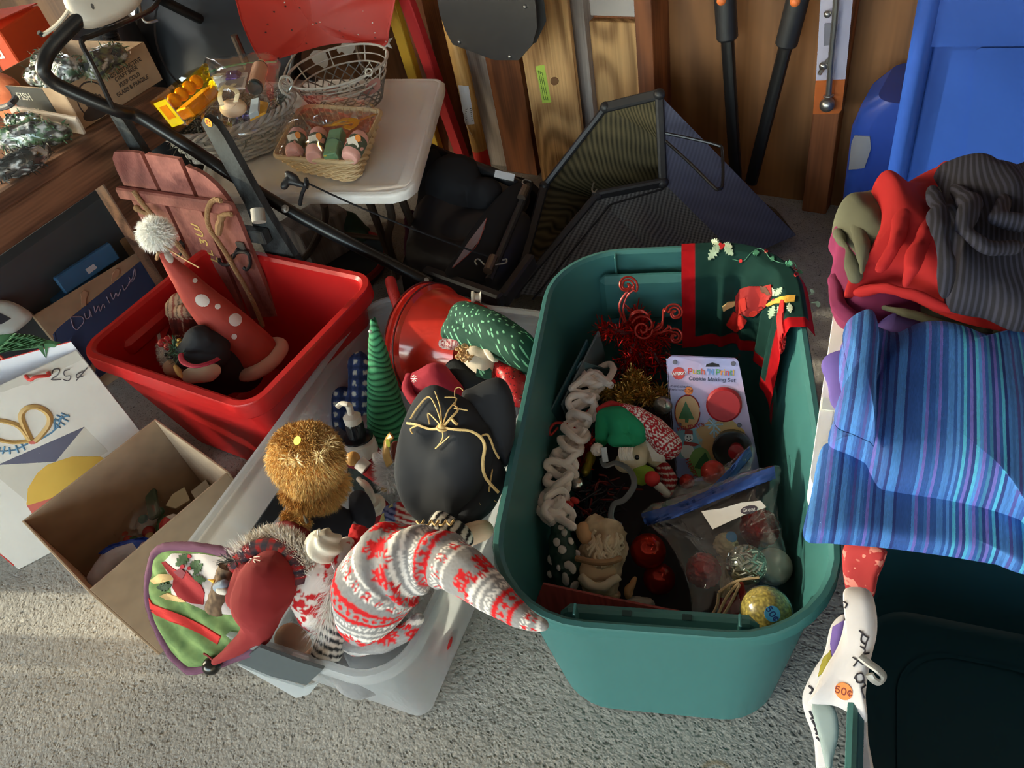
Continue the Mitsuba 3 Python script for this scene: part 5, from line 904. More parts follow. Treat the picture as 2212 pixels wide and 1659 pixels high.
nt = blob([ch((846, 1110, .30, 22), (880, 1110, .30, 30))], .005, 5); v = A_(nt.vertices); s_ = (v @ CUP + v @ CRT * .35) / .012; put('tunic', nt, 'mat_vc', k, True, color=pal(np.where(v @ CRT > P(850, 1105, .32) @ CRT + .004, np.where(s_ % 1 < .5, 2, 3), np.where(s_ % 1 < .35, 1, 0)), [(126, 140, 190), (52, 62, 120), (176, 40, 48), (220, 214, 212)]))
put('trim', tube(spline([P(824, 1130, .30), P(832, 1110, .31), P(850, 1092, .32)], 5), .005, 6), M((196, 196, 140), .6), k)
# ---------------------------------------------------------------- scarecrow with the black felt hat
mat('felt', (44, 46, 50), .95, sheen=1.0, specular=.1)
k = thing('felt_hat_scarecrow', 'large black felt hat tied with raffia, with striped legs below, atop the clear tote', 'scarecrow doll')
mh = fr(P(955, 985, .485), norm(P(1040, 985, .485) - P(870, 985, .50)), [0, .55, .80])
wr = lambda x, y: .012 * np.sin(x * 30 + y * 8) + .022 * (meshkit.fbm(np.stack([x * 12 + 3, y * 9, 0 * x], -1), 3, 2) - .5) - .020 * np.exp(-((x + .005) ** 2 + (y - .045) ** 2) / .0006)
hb_ = pad(onpl(mh, [(908, 846), (938, 832), (975, 846), (1012, 866), (1042, 900), (1064, 950), (1058, 1030), (1022, 1096), (1004, 1150), (985, 1170), (962, 1158), (906, 1128), (868, 1084), (852, 1022), (860, 950), (880, 890)]), mh, .045, .012, 26, 128, 2.6, wr); put('brim', hb_, 'mat_felt', k, True)
mh2 = fr(P(1050, 910, .505), norm(P(1100, 915, .49) - P(1000, 915, .52)), [.1, .5, .85])
hb2 = pad(onpl(mh2, [(998, 852), (1022, 836), (1060, 818), (1088, 820), (1106, 852), (1114, 910), (1104, 975), (1092, 1008), (1076, 990), (1040, 940), (1008, 905)]), mh2, .035, .012, 22, 96, 2.4, lambda x, y: .008 * np.sin(x * 30 + 1) + .01 * (meshkit.fbm(np.stack([x * 14, y * 10, 0 * x], -1), 3, 6) - .5)); put('turned_brim', hb2, 'mat_felt', k, True)
put('crown', blob([ch((1040, 990, .46, 34), (1058, 1030, .43, 40), (1040, 1080, .41, 36), (1010, 1110, .41, 30)), ch((985, 900, .49, 26), (1000, 920, .49, 24))], .008, 8), 'mat_felt', k)
mat('raffia', (198, 168, 112), .7)
HH = cat_([hb_, hb2])
def raf(q, r=.0022, lift=.006, nm='raffia_strand'):
    r = r * .5
    c, n = cast(HH, q, lift); put(nm, tube(spline(c, 6), r, 6, flat=1.8, up=None), 'mat_raffia', k)
K_ = (960, 922)
for q, r in (([K_, (948, 890), (930, 860), (908, 880), (892, 904)], .0026), ([K_, (952, 880), (940, 850)], .0022), ([K_, (968, 890), (985, 866), (960, 862)], .002), ([K_, (930, 922), (905, 916), (884, 914)], .0036), ([(905, 918), (892, 926), (896, 936)], .0018), ([K_, (945, 905), (928, 892), (930, 912)], .002), ([K_, (975, 905), (988, 888), (980, 878)], .003), ([(980, 885), (998, 888), (1006, 890)], .002), ([(984, 880), (980, 850), (990, 843), (998, 850)], .0016),
             ([K_, (962, 945), (948, 968), (945, 970), (962, 955), (975, 940)], .0022), ([K_, (985, 928), (1012, 932), (1034, 945), (1042, 965), (1038, 1000), (1044, 1030), (1072, 1062)], .0036), ([(1030, 945), (1048, 940), (1062, 972), (1072, 990)], .0024), ([(1070, 985), (1056, 1020), (1050, 1060)], .0028), ([(1052, 1050), (1062, 1075), (1074, 1085)], .0014), ([(1028, 1072), (1030, 1090), (1006, 1116)], .002), ([(1016, 1084), (1034, 1086)], .0016)): raf(q, r)
kp = cast(HH, [K_], .006)[0][0]; put('raffia_knot', [ball(kp, .008, 2), tube(ringP(kp, .008, [.3, .2, .9]), .003, 6, closed=True), tube(ringP(kp + CRT * .022 + CUP * .012, .007, [.8, .2, .4]), .003, 6, closed=True)], 'mat_raffia', k, kind='stuff')
def striped(nm, chain, per, ca, cb, kk):
    c = ch(*chain); b = blob([c], .004, 5); s, an, r = snear(c, A_(b.vertices)); put(nm, b, 'mat_vc', kk, True, color=pal((s / per % 1 < .5).astype(int), [ca, cb])); return b
striped('striped_leg', [(950, 1128, .43, 26), (985, 1150, .42, 26), (1004, 1160, .41, 24)], .014, (36, 36, 38), (206, 200, 190), k); put('foot', blob([ch((1010, 1156, .405, 26), (1044, 1145, .40, 24))], .006, 6), M((202, 172, 146), .8), k, label='flesh coloured foot')
put('raffia_cuff', [tube(spline([P(900 + i * 16, 1126 + (i % 2) * 8, .455), P(908 + i * 16, 1134, .458), P(916 + i * 16, 1124, .455)], 4), .0022, 5) for i in range(5)], 'mat_raffia', k, kind='stuff')
# ---------------------------------------------------------------- grey and red fair isle gnome
k = thing('fair_isle_gnome', 'plush gnome in a long grey and red fair isle hat drooping over the teal rim', 'gnome plush')
gc = ch((792, 1330, .36, 70), (805, 1270, .41, 92), (842, 1222, .445, 92), (892, 1204, .465, 68), (950, 1206, .475, 60), (1010, 1240, .485, 52), (1064, 1288, .487, 41), (1112, 1322, .487, 32), (1148, 1344, .487, 21), (1172, 1350, .487, 15))
gb = bumpy(blob([gc, [gc[0], gc[2]]], .0042, 7), .006, 12, 7); v = A_(gb.vertices); s, an, r = snear(gc, v)
fold = .005 * np.sin(s * 130 + 2 * an) * np.clip((s - .09) / .03, 0, 1) * np.clip((.27 - s) / .05, 0, 1); gb.vertices = v + gb.vertex_normals * fold[:, None]
def fairisle(s, an, r, v):
    grey, white, red, dk = lin(A_([138, 136, 136])), lin(A_([222, 216, 210])), lin(A_([196, 34, 38])), lin(A_([106, 104, 104]))
    st = meshkit.noise(v * 420, 1); col = grey * (0.86 + .3 * st)[:, None]; w = an * np.maximum(r, .02); P_ = .165; u = (s + .015) % P_
    def sel(m, c, al=1.0): col[m] = col[m] * (1 - al) + c * al
    sp = ((np.floor(s / .0042) + np.floor(w / .0042)) % 2 == 0); sel((u > .034) & (u < .044) & sp, white); sel((u > .094) & (u < .106) & sp, white)
    for c in (.010, .052, .076): sel(np.abs(u - c) < .0042, red if c > .02 else white)
    sel((np.abs(u - .024) < .003) | (np.abs(u - .117) < .003), white, .8)
    a2 = (w / .016) % 1 - .5; sel((np.abs(u - .064) + np.abs(a2) * .016 < .0062), red)
    a3 = (w / .026) % 1 - .5; x_, y_ = a3 * .026, u - .105; sel((np.abs(np.abs(x_) - .0035) < .002) & (np.abs(np.abs(y_) - .0035) < .002), red); sel((np.abs(x_) < .0075) & (np.abs(np.abs(y_) - .0075) < .0015) & (np.floor(x_ / .002) % 2 == 0), red)
    a4 = (w / .052 + np.floor((s + .015) / P_) * .5) % 1 - .5; x_ = a4 * .052; u4 = np.where(u > P_ / 2, u - P_, u); y_ = u4 + .008; th = np.arctan2(y_, x_); rr4 = np.hypot(x_, y_); sel((rr4 < (.022) * (.45 + .55 * np.abs(np.cos(4 * th)) ** .8)) & (rr4 > .0015) & (np.abs(np.sin(2 * th)) > .12) , red)
    return col * (0.9 + .2 * meshkit.noise(v * 700, 3))[:, None]
put('hat', gb, 'mat_vc', k, True, color=fairisle(s, an, r, A_(gb.vertices)))
hbm = bumpy(blob([ch((728, 1376, .32, 20), (770, 1398, .33, 22), (830, 1388, .34, 24), (880, 1362, .35, 20), (905, 1335, .36, 12))], .0042, 5), .003, 40); v = A_(hbm.vertices); put('hat_hem', hbm, 'mat_vc', k, True, color=fairisle(v @ CUP + .01, v @ CRT / .05, np.full(len(v), .05), v))
put('body', bumpy(blob([ch((800, 1400, .27, 60), (850, 1380, .25, 56)), ch((780, 1440, .17, 70), (840, 1400, .15, 70))], .012, 8), .003, 40), M((120, 120, 122), .95), k, label='grey felt body')
striped('striped_leg', [(748, 1320, .36, 34), (722, 1370, .34, 34), (705, 1412, .32, 34)], .0125, (48, 50, 52), (196, 192, 184), k); put('shoe', blob([ch((690, 1420, .30, 30), (664, 1432, .28, 20))], .006, 5), M((196, 162, 140), .85), k)
be = blob([ch((726, 1240, .42, 7), (712, 1310, .385, 10), (694, 1370, .35, 7))], .008, 5); put('beard', fur(be, 700, .035, .0012, 6, .7, CAM @ A_([-.1, .9, 0]), .3), M((226, 222, 216), .9), k, False, kind='stuff', label='white wispy beard')
# red and white mitten gnome
k = thing('red_white_gnome', 'small plush in a red and white knit hat left of the fair isle gnome', 'gnome plush')
rc_ = ch((668, 1282, .385, 50), (694, 1246, .40, 48), (726, 1204, .41, 30), (748, 1178, .41, 20)); rb2 = bumpy(blob([rc_, ch((668, 1282, .385, 48), (680, 1320, .36, 42), (698, 1352, .33, 26))], .004, 6), .004, 24, 5); v = A_(rb2.vertices)
n1 = meshkit.fbm(np.floor(v / .003) * .003 * 55 + 5, 3, 4); put('hat', rb2, 'mat_vc', k, True, color=pal((n1 > .5).astype(int), [(206, 196, 190), (178, 34, 38)]))
put('pompom', bumpy(ball(P(775, 1158, .40), .020, 3), .006, 70), M((190, 30, 34), .9), k)
# red felt hat gnome with bell
k = thing('red_hat_gnome', 'dark red felt gnome hat with plaid cuff, its bell hanging over the tote edge', 'gnome plush'); mat('redfelt', (124, 28, 30), .95, sheen=.6)
rh = bumpy(blob([ch((600, 1228, .42, 52), (578, 1262, .43, 68), (560, 1300, .42, 62), (562, 1352, .38, 34), (568, 1380, .36, 16)), ch((540, 1240, .42, 36), (520, 1290, .41, 34)), ch((562, 1345, .385, 32), (530, 1385, .36, 22), (492, 1412, .33, 15), (458, 1432, .31, 6))], .006, 7), .003, 30); put('hat', rh, 'mat_redfelt', k)
cfp = spline([P(505, 1228, .43), P(530, 1196, .45), P(572, 1180, .455), P(615, 1190, .45), P(640, 1222, .44), P(648, 1262, .42)], 14); cfm = tube(cfp, .015, 14, flat=.8); v = A_(cfm.vertices); i_ = np.repeat(np.arange(len(cfp)), 14); i_ = np.concatenate([i_, [0, len(cfp) - 1]]); put('plaid_cuff', cfm, 'mat_vc', k, True, color=pal(np.where((i_ // 4) % 2 == 0, np.where((v @ CUP / .014) % 1 < .5, 1, 2), np.where((v @ CUP / .014) % 1 < .5, 2, 0)), [(48, 46, 56), (150, 36, 38), (84, 52, 56)]))
fb_ = blob([ch((545, 1172, .44, 12), (590, 1160, .44, 16), (630, 1178, .44, 20), (662, 1214, .43, 20), (672, 1240, .42, 12))], .006, 5); put('fur_trim', fb_, M((160, 154, 146), .9), k); put('fur_trim_hair', fur(fb_, 3200, .018, .0016, 9, -.25, (0, -.2, -1), .6), M((206, 200, 190), .9), k, False, kind='stuff'); put('brim_fur', fur(blob([ch((508, 1212, .43, 6), (536, 1186, .45, 6))], .004, 3), 260, .03, .0014, 3, -.4), M((214, 208, 200), .9), k, False, kind='stuff')
put('snowflake', pen(rh, [[(533, 1212), (542, 1208)], [(537, 1204), (545, 1208)], [(538, 1216), (544, 1209)], [(550, 1204), (562, 1203)], [(549, 1209), (562, 1212)], [(548, 1211), (552, 1216)], [(548, 1205), (551, 1202)]], .0012), M((206, 186, 176), .8), k)
bp_ = P(457, 1438, .30); put('bell', ball(bp_, .0165, 3), M((70, 70, 68), .2, metallic=.9), k); put('bell_ribbon', tube(spline([P(462, 1428, .315), P(448, 1416, .32), P(440, 1412, .32)], 4), .002, 5), M((120, 30, 34), .8), k); put('face', blob([ch((625, 1378, .28, 34), (650, 1390, .26, 24))], .008, 5), M((196, 158, 136), .8), k)
# potholder
k = thing('potholder', 'quilted potholder with a cardinal and purple binding hanging over the tote corner', 'potholder')
p0, p1, p2 = P(400, 1180, .43), P(545, 1215, .42), P(424, 1446, .27); mp_ = fr((p0 + p1 + p2) / 3, p1 - p0, p0 - p2)
po = [(340, 1192), (366, 1182), (420, 1182), (480, 1192), (540, 1210), (590, 1250), (590, 1330), (560, 1376), (552, 1402), (500, 1422), (470, 1434), (440, 1442), (412, 1446), (392, 1432), (366, 1404), (340, 1352), (326, 1310), (322, 1270), (328, 1224)]
ol = onpl(mp_, po); body = pad(ol, mp_, .016, .010, 28, 132, 5, lambda x, y: .004 * np.sin(y * 130 + x * 70) + .004 * (meshkit.fbm(np.stack([x * 30, y * 30, 0 * x], -1), 3, 3) - .5)); mat('quilt', proc(lambda p, n, uv: mix(lt((52, 84, 44)), lt((128, 152, 92)), fbm(p.x * 60, p.y * 60, p.z * 60, 3))), .9); put('green_field', body, 'mat_quilt', k, True)
so = spline([[*q, 0] for q in ol], 8, True); put('binding', bumpy(tube(ap(mp_, so), .0095, 10, closed=True, flat=1.0), .002, 90), M((98, 60, 82), .9), k, label='purple gathered binding')
put('white_field', patch(body, [(352, 1215), (372, 1196), (430, 1196), (490, 1206), (540, 1226), (560, 1260), (540, 1310), (510, 1330), (440, 1318), (402, 1300), (372, 1282), (366, 1250)], .0012), M((186, 176, 172), .9), k)
pc = lambda nm, q, c, t=.002: put(nm, patch(body, q, t, 10), M(c, .9), k)
pc('cardinal', [(350, 1216), (358, 1212), (376, 1226), (398, 1240), (404, 1232), (416, 1246), (436, 1264), (444, 1280), (440, 1306), (416, 1304), (388, 1290), (374, 1268), (376, 1250), (362, 1234)], (146, 36, 40), .003); pc('cardinal_wing', [(378, 1234), (392, 1226), (404, 1236), (398, 1248), (388, 1246)], (110, 48, 56), .004)
for q in ((382, 1222, 410, 1198, 10), (410, 1230, 434, 1210, 8), (418, 1244, 440, 1216, 6), (414, 1250, 446, 1254, 8)): pc('holly_leaf', leaf(*q, 1), (66, 88, 58), .003)
for x, y in ((411, 1202), (396, 1224), (410, 1228)): pc('holly_berry', oval(x, y, 4), (160, 40, 50), .004)
for q in ([(326, 1254), (344, 1240), (372, 1242), (378, 1252), (350, 1258), (334, 1262)], [(346, 1288), (364, 1280), (392, 1290), (404, 1300), (360, 1296)]): pc('pinecone', q, (190, 160, 110), .003)
pc('dark_leaf', leaf(340, 1270, 372, 1264, 8, 1), (50, 66, 48), .003); pc('red_ribbon', [(322, 1288), (330, 1304), (360, 1316), (400, 1332), (440, 1350), (478, 1374), (470, 1392), (430, 1368), (384, 1346), (340, 1330), (326, 1318)], (188, 44, 40), .0025)
pc('red_sequin_band', [(498, 1404), (530, 1388), (532, 1396), (500, 1412)], (176, 30, 30), .003)
# log ornament with bird
k = thing('log_ornament', 'small bark log ornament with a blue bird between the potholder and red hat', 'ornament'); l0, l1 = P(466, 1318, .36), P(492, 1222, .43); mat('bark', proc(lambda p, n, uv: mix(lt((56, 42, 32)), lt((128, 104, 80)), noise(p.x * 200, p.y * 200, p.z * 40))), .9)
put('log', bumpy(tube([l0, l0 + (l1 - l0) * .02, l0 + (l1 - l0) * .3, l0 + (l1 - l0) * .6, l1], [.016, .0195, .019, .018, .016], 16, sub=8), .002, 80), 'mat_bark', k); put('bird', blob([ch((470, 1268, .425, 11), (484, 1264, .43, 13))], .003, 4), M((120, 132, 146), .6), k); put('beak', lathe([(.004, 0), (.0005, .012)], fz(P(463, 1256, .43), CAM @ A_([-1, -.3, 0])), 8), M((226, 170, 50), .5), k)
put('belly', blob([ch((474, 1276, .428, 8), (486, 1278, .428, 8))], .003, 3), M((196, 190, 180), .7), k); put('pine_needles', strands(along([P(488, 1214, .445), P(520, 1206, .45)], 0), 90, .022, .0014, 5), M((44, 52, 46), .7), k, False, kind='stuff')
# white swirl, pompom hat
k = thing('swirl_ornament', 'cream swirled turban ornament between the two knit gnomes', 'ornament'); w0, w1 = P(706, 1204, .42), P(690, 1152, .475); t = np.linspace(0, 1, 40); X, Y = sweep_frames(w0 + (w1 - w0) * t[:, None]); a = np.arange(36) * 2 * np.pi / 36
rw = .032 * np.sin(np.pi * (t * .86 + .10)) ** .6; put('turban', loft([w0 + (w1 - w0) * t[i] + (X[i] * np.cos(a)[:, None] + Y[i] * np.sin(a)[:, None]) * (rw[i] * (1 + .14 * np.sin(5 * a + t[i] * 11)))[:, None] for i in range(40)]), M((190, 182, 166), .5), k, True)
put('pointed_ear', lathe([(.012, 0), (.010, .01), (.0005, .034)], fz(P(678, 1204, .435), CAM @ A_([-1, -.35, 0])), 12), M((206, 188, 168), .6), k); put('leaf', patch(ball(P(722, 1206, .39), .02, 2), leaf(712, 1210, 726, 1194, 4), .002, 6), M((50, 110, 76), .7), k); put('hook', tube(ringP(P(689, 1150, .478), .007, CRT, 16), .0007, 5, closed=True), 'mat_steel', k)
k = thing('santa_hat', 'red sequined Santa hat with white pompom behind the red felt gnome hat', 'hat'); put('crown', bumpy(blob([ch((604, 1140, .30, 14), (630, 1150, .29, 26), (648, 1175, .28, 34)), ], .006, 5), .003, 50), M((120, 30, 32), .7), k); put('pompom', bumpy(ball(P(582, 1150, .335), .0165, 3), .002, 60), M((222, 218, 208), .9), k); put('trim', blob([ch((616, 1166, .29, 12), (606, 1160, .29, 10))], .005, 3), M((150, 160, 150), .9), k)
for i, (x, y, z, r) in enumerate(((960, 1440, .10, 30), (890, 1490, .05, 34), (930, 1470, .03, 26))): one('red_bauble', ball(P(x, y, z) + CT[:3, 1] * .05 - CT[:3, 0] * .04, .032, 3), M((190, 30, 34), .4), ['red ball seen through the right wall of the clear tote', 'red ball seen low through the front corner of the clear tote', 'red ball on the floor of the clear tote behind its front corner'][i], 'bauble')
one('white_spool', lathe([(.001, 0), (.016, 0), (.016, .006), (.010, .01), (.010, .02), (.016, .024), (.001, .026)], fz(P(1018, 642, .36), CRT), 20), M((214, 206, 190), .5), 'small cream spool on the far rim of the clear tote', 'spool')
# ================================================================ green tote contents
ge = lambda s: GT[:3, 3] + GT[:3, 1] * (s * .476)
def gl(x, y, z): return ap(GT, [[x, y, z]])[0]
put('far_grip', box(.30, .035, .13, .014, GT @ at([-.01, .425, .355])), 'mat_teal', gt); put('near_grip', box(.30, .036, .07, .014, GT @ at([0, -.427, .388])), 'mat_teal', gt)
for x in (-.12, .12): put('rib', box(.004, .02, .05, .001, GT @ at([x, -.444, .435])), 'mat_teal', gt); put('rib', box(.004, .02, .06, .001, GT @ at([x, .448, .43])), 'mat_teal', gt)
for x in (-.045, .045): put('slot', box(.014, .010, .002, .0005, GT @ at([x, -.427, .4235])), M((10, 50, 52), .6), gt)
# filler so that everything rests on something: tissue and mixed decorations at the bottom
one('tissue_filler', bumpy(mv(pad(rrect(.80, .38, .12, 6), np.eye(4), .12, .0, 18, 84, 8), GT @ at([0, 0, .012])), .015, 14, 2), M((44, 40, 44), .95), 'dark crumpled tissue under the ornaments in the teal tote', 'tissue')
# embroidered cloth over the far right corner
k = thing('embroidered_cloth', 'green embroidered cloth with red velvet border draped over the teal tote corner', 'table runner')
o_ = rrect(.952 - .028, .545 - .028, .16, 24); s0 = np.concatenate([[0], np.cumsum(np.linalg.norm(np.diff(o_, axis=0), axis=1))])
pth = []                                                # inner rim from the far wall round the corner to the right wall
ins = .030; R_ = .17 - ins; xw, yl = .2725 - ins, .476 - ins
for x in np.linspace(.030, xw - R_, 10): pth.append((x, yl))
for a in np.linspace(90, 0, 22)[1:]: pth.append((xw - R_ + R_ * math.cos(math.radians(a)), yl - R_ + R_ * math.sin(math.radians(a))))
for y in np.linspace(yl - R_, yl - R_ - .128, 18)[1:]: pth.append((xw, y))
pth = A_(pth); sl = np.concatenate([[0], np.cumsum(np.linalg.norm(np.diff(pth, axis=0), axis=1))]); SL = sl[-1]; nrm = np.column_stack(sweep_frames(np.column_stack([pth, 0 * pth[:, 0]]), up=[0, 0, 1])[1].T[:2]); nrm = -nrm if (nrm[0] @ [0, 1]) > 0 else nrm
DS = lambda s: np.interp(s / SL, [0, .3, .6, .8, .93, 1], [.235, .232, .222, .212, .212, .245])
def clothf(u, v):
    s = u * SL; x = np.interp(s, sl, pth[:, 0]); y = np.interp(s, sl, pth[:, 1]); nx = np.interp(s, sl, nrm[:, 0]); ny = np.interp(s, sl, nrm[:, 1]); L = DS(s) + .05; q = v * L
    fold = .009 * np.sin(s * 70 + .6) * np.clip(v * 2, 0, 1) * np.clip((s - .02) / .08, 0, 1)
    over = q < .05; o = np.where(over, (q - .05) * 1.0, 0.0); z = np.where(over, GH + .006 - np.clip(-o - .032, 0, 1) * 1.4, GH + .006 - (q - .05)); inw = np.where(over, .004 + o, .006 + (.048 - .036 * u) * np.clip((q - .05) / .035, 0, 1) + .07 * (q - .05)) + fold * np.where(over, .2, 1)
    return ap(GT, np.stack([x + nx * inw, y + ny * inw, z], -1).reshape(-1, 3)).reshape(x.shape + (3,))
cl = grid(clothf, 150, 70); U, V = np.meshgrid(np.linspace(0, 1, 150), np.linspace(0, 1, 70), indexing='ij'); s_ = U * SL; L = DS(s_) + .05; dB = (1 - V) * L
sq_ = np.linspace(0, SL, 400); bl_ = sg.LineString([(0, -1), (0, .24)] + [(q, float(DS(q)) + .05) for q in sq_] + [(SL, -1)]); import shapely; dB = shapely.distance(shapely.points(np.column_stack([s_.ravel(), (V * L).ravel()])), bl_).reshape(U.shape); red = (dB < .030) | (V * L < .009)
nz = meshkit.fbm(A_(cl.vertices) * 40, 3, 2).reshape(U.shape); col = np.where(red[..., None], lin(A_([150, 14, 22])) * (.8 + .4 * nz)[..., None], lin(A_([20, 48, 44])) * (.8 + .4 * nz)[..., None]); mat('velvetvc', VC, .9, sheen=.5, specular=.1)
cln = put('cloth', cl, 'mat_velvetvc', k, True, color=col.reshape(-1, 3))
e_ = lambda nm, q, c, t=.0016: put(nm, patch(cl, q, t, 10), M(c, .7), k)
e_('cardinal_body', [(1588, 640), (1600, 624), (1618, 618), (1640, 618), (1656, 624), (1662, 640), (1656, 662), (1640, 676), (1616, 684), (1598, 676), (1588, 660)], (138, 26, 26), .003); e_('cardinal_head', [(1632, 622), (1668, 616), (1670, 636), (1662, 650), (1644, 644)], (150, 30, 28), .004); e_('cardinal_mask', [(1644, 616), (1658, 622), (1668, 638), (1660, 640), (1646, 626)], (86, 56, 44), .005)
e_('cardinal_wing', [(1592, 650), (1612, 642), (1614, 666), (1596, 682), (1588, 668)], (170, 34, 26), .004); e_('cardinal_tail', [(1584, 672), (1598, 678), (1614, 692), (1606, 708), (1592, 718), (1574, 708), (1568, 702)], (176, 32, 26), .003); e_('cardinal_leg', oval(1628, 676, 10, 6, -20), (180, 40, 26), .004)
e_('branch', [(1560, 662), (1572, 652), (1588, 650), (1586, 660), (1572, 666), (1562, 672)], (196, 166, 110), .003); e_('branch', [(1656, 658), (1672, 648), (1690, 640), (1718, 640), (1716, 652), (1700, 654), (1676, 656), (1660, 662)], (206, 156, 60), .003)
e_('red_ribbon', [(1690, 648), (1696, 650), (1692, 690), (1698, 730), (1694, 756), (1688, 764), (1684, 730), (1680, 690)], (176, 26, 30), .004)
for i, q in enumerate(((1556, 528, 1536, 520, 6), (1555, 530, 1540, 545, 7), (1552, 532, 1530, 562, 8), (1562, 528, 1582, 536, 7), (1564, 533, 1584, 552, 7), (1676, 640, 1690, 622, 6), (1672, 640, 1668, 622, 5), (1674, 660, 1664, 688, 7), (1682, 662, 1690, 686, 5), (1704, 656, 1708, 676, 5), (1760, 636, 1750, 624, 4), (1766, 650, 1768, 664, 5))): e_('embroidered_leaf', leaf(*q, 1), (150, 172, 148) if i % 3 else (186, 196, 170), .0025)
for i, (x, y) in enumerate(((1556, 530), (1562, 532), (1558, 536), (1600, 564), (1655, 543), (1718, 580), (1719, 594), (1673, 650))): e_('red_berry', oval(x, y, 4, 4, 0, 8), (176, 30, 34), .003)
for q in ((1626, 548, 1640, 546, 5), (1664, 558, 1672, 562, 5), (1696, 568, 1712, 572, 6), (1722, 584, 1734, 590, 4)): e_('green_leaf', leaf(*q, 1), (70, 130, 100), .0025)
put('vine_stitch', pen(cl, [[(1582, 560), (1606, 564), (1622, 548), (1640, 538), (1654, 546), (1664, 560), (1690, 570), (1712, 566), (1722, 582)]], .0008, off=.002), M((70, 120, 96), .8), k)
put('hanging_loop', tube(spline([P(1676, 860, .21), P(1668, 884, .19), P(1667, 908, .17), P(1673, 926, .16), P(1677, 905, .175), P(1680, 880, .20)], 6), .004, 6), M((140, 20, 34), .8), k)
# red tinsel star with glitter curls
mat('redglit', (150, 40, 32), .35, metallic=.4); mat('redtinsel', (190, 24, 16), .22, metallic=.8); mat('goldtinsel', (206, 180, 110), .2, metallic=.85)
k = thing('red_tinsel_star', 'red tinsel star with glitter curls standing at the far end of the teal tote', 'decoration')
def curl(q, r=.0026): put('glitter_curl', tube(spline([D(x, y, dd) for x, y, dd in q], 8), r, 8), 'mat_redglit', k)
def spir(cx, cy, r0, turns, a0, d, s=1): return [(cx + r0 * (1 - t * .86) * math.cos(a0 + s * t * turns * 6.283), cy + r0 * (1 - t * .86) * math.sin(a0 + s * t * turns * 6.283), d) for t in np.linspace(0, 1, int(10 * turns) + 4)]
dC = 1.72
for (dx, rr0) in ((0, 24), (-8, 16)):
    curl([(1352 + dx * .3, 696, dC), (1346 + dx, 668, dC - .02), (1352 + dx, 644, dC - .03), (1366, 628 + dx, dC - .04)] + spir(1354, 617, rr0, 1.3, .5, dC - .04, -1))
    curl([(1360, 690, dC), (1366, 676 - dx * .4, dC - .02), (1384, 670 - dx * .4, dC - .02), (1400, 680, dC - .02), (1402, 692, dC)])
    curl([(1408, 716, dC), (1428, 708 + dx, dC - .02), (1432, 688, dC - .03), (1434, 668, dC - .03)] + spir(1458, 676, rr0 - 2, 1.3, 3.3, dC - .04, 1)); curl([(1412, 722, dC), (1430, 718, dC - .03), (1446, 706 - dx, dC - .03)] + spir(1458, 728, rr0 - 5, 1.2, 4.3, dC - .03, 1))
curl(spir(1388, 712, 22, 1.5, 0, dC - .02)); curl(spir(1394, 706, 30, .7, 3.4, dC - .01))
arms = [along([D(1380, 720, dC + .02), D(x, y, dC + .03)]) for x, y in ((1300, 712), (1345, 800), (1430, 790), (1440, 735), (1375, 680), (1395, 850), (1360, 860))]
put('tinsel', cat_([strands(a_, 260, .035, .0022, i) for i, a_ in enumerate(arms)]), 'mat_redtinsel', k, False, kind='stuff'); put('frame', [tube([D(1380, 720, dC + .02), D(x, y, dC + .03)], .008, 6) for x, y in ((1300, 712), (1345, 800), (1430, 790), (1440, 735), (1395, 850))], M((70, 14, 14), .6), k, kind='stuff')
k = thing('gold_tinsel_star', 'gold tinsel star lying in front of the red tinsel star', 'decoration'); z_ = .27
ga = [along([P(1365, 842, z_), P(x, y, z_ + .01)]) for x, y in ((1300, 850), (1368, 805), (1408, 862), (1345, 866), (1388, 825))]
put('tinsel', cat_([strands(a_, 520, .026, .0022, i + 9) for i, a_ in enumerate(ga)]), 'mat_goldtinsel', k, False, kind='stuff'); put('core', [tube([P(1365, 842, z_), P(x, y, z_)], .005, 6) for x, y in ((1300, 850), (1368, 805), (1408, 862))], M((120, 100, 50), .6), k, kind='stuff')
one('gold_tinsel_tuft', strands(along([P(1425, 840, .26), P(1440, 880, .25)]), 300, .026, .0016, 31), 'mat_goldtinsel', 'small gold tinsel tuft beside the cookie set package', 'tinsel', smooth=False, kind='stuff')
# white yarn loops and the snowy tree
k = thing('yarn_garland', 'white fluffy yarn loop garland along the left wall of the teal tote', 'garland'); rng = np.random.default_rng(7); mat('yarn', (214, 206, 200), .95, sheen=.4)
cen = spline([(1300, 812, 0), (1268, 830, 0), (1262, 870, 0), (1252, 905, 0), (1240, 950, 0), (1222, 985, 0), (1210, 1030, 0), (1202, 1075, 0), (1194, 1100, 0), (1210, 1120, 0)], 6)[:, :2]
for i, (x, y) in enumerate(cen[::2]):
    z = .30 + .012 * (i % 2); r = rng.uniform(20, 31); a0 = rng.uniform(0, 6.28); e = rng.uniform(.45, .9); q = [P(x + r * math.cos(a) + rng.normal(0, 2), y + r * e * math.sin(a + a0) + rng.normal(0, 2), z + .016 * math.sin(a + i * 1.7)) for a in np.linspace(0, 6.283, 9)[:-1]]
    put('yarn_loop', bumpy(tube(spline(q, 5, True), .0078, 8, closed=True), .0018, 120, i), 'mat_yarn', k)
put('red_bow', [tube(spline([P(1186, 930, .31), P(1200, 914, .315), P(1230, 918, .31), P(1246, 930, .30)], 5), .003, 6), tube(spline([P(1186, 930, .31), P(1190, 940, .31), P(1205, 924, .31)], 5), .0025, 6)] + [blob([ch((x, y, .30, 8), (x + 8, y + 3, .30, 7))], .004, 3) for x, y in ((1316, 822), (1272, 892), (1238, 1080), (1226, 1088))], M((160, 34, 30), .7), k, kind='stuff')
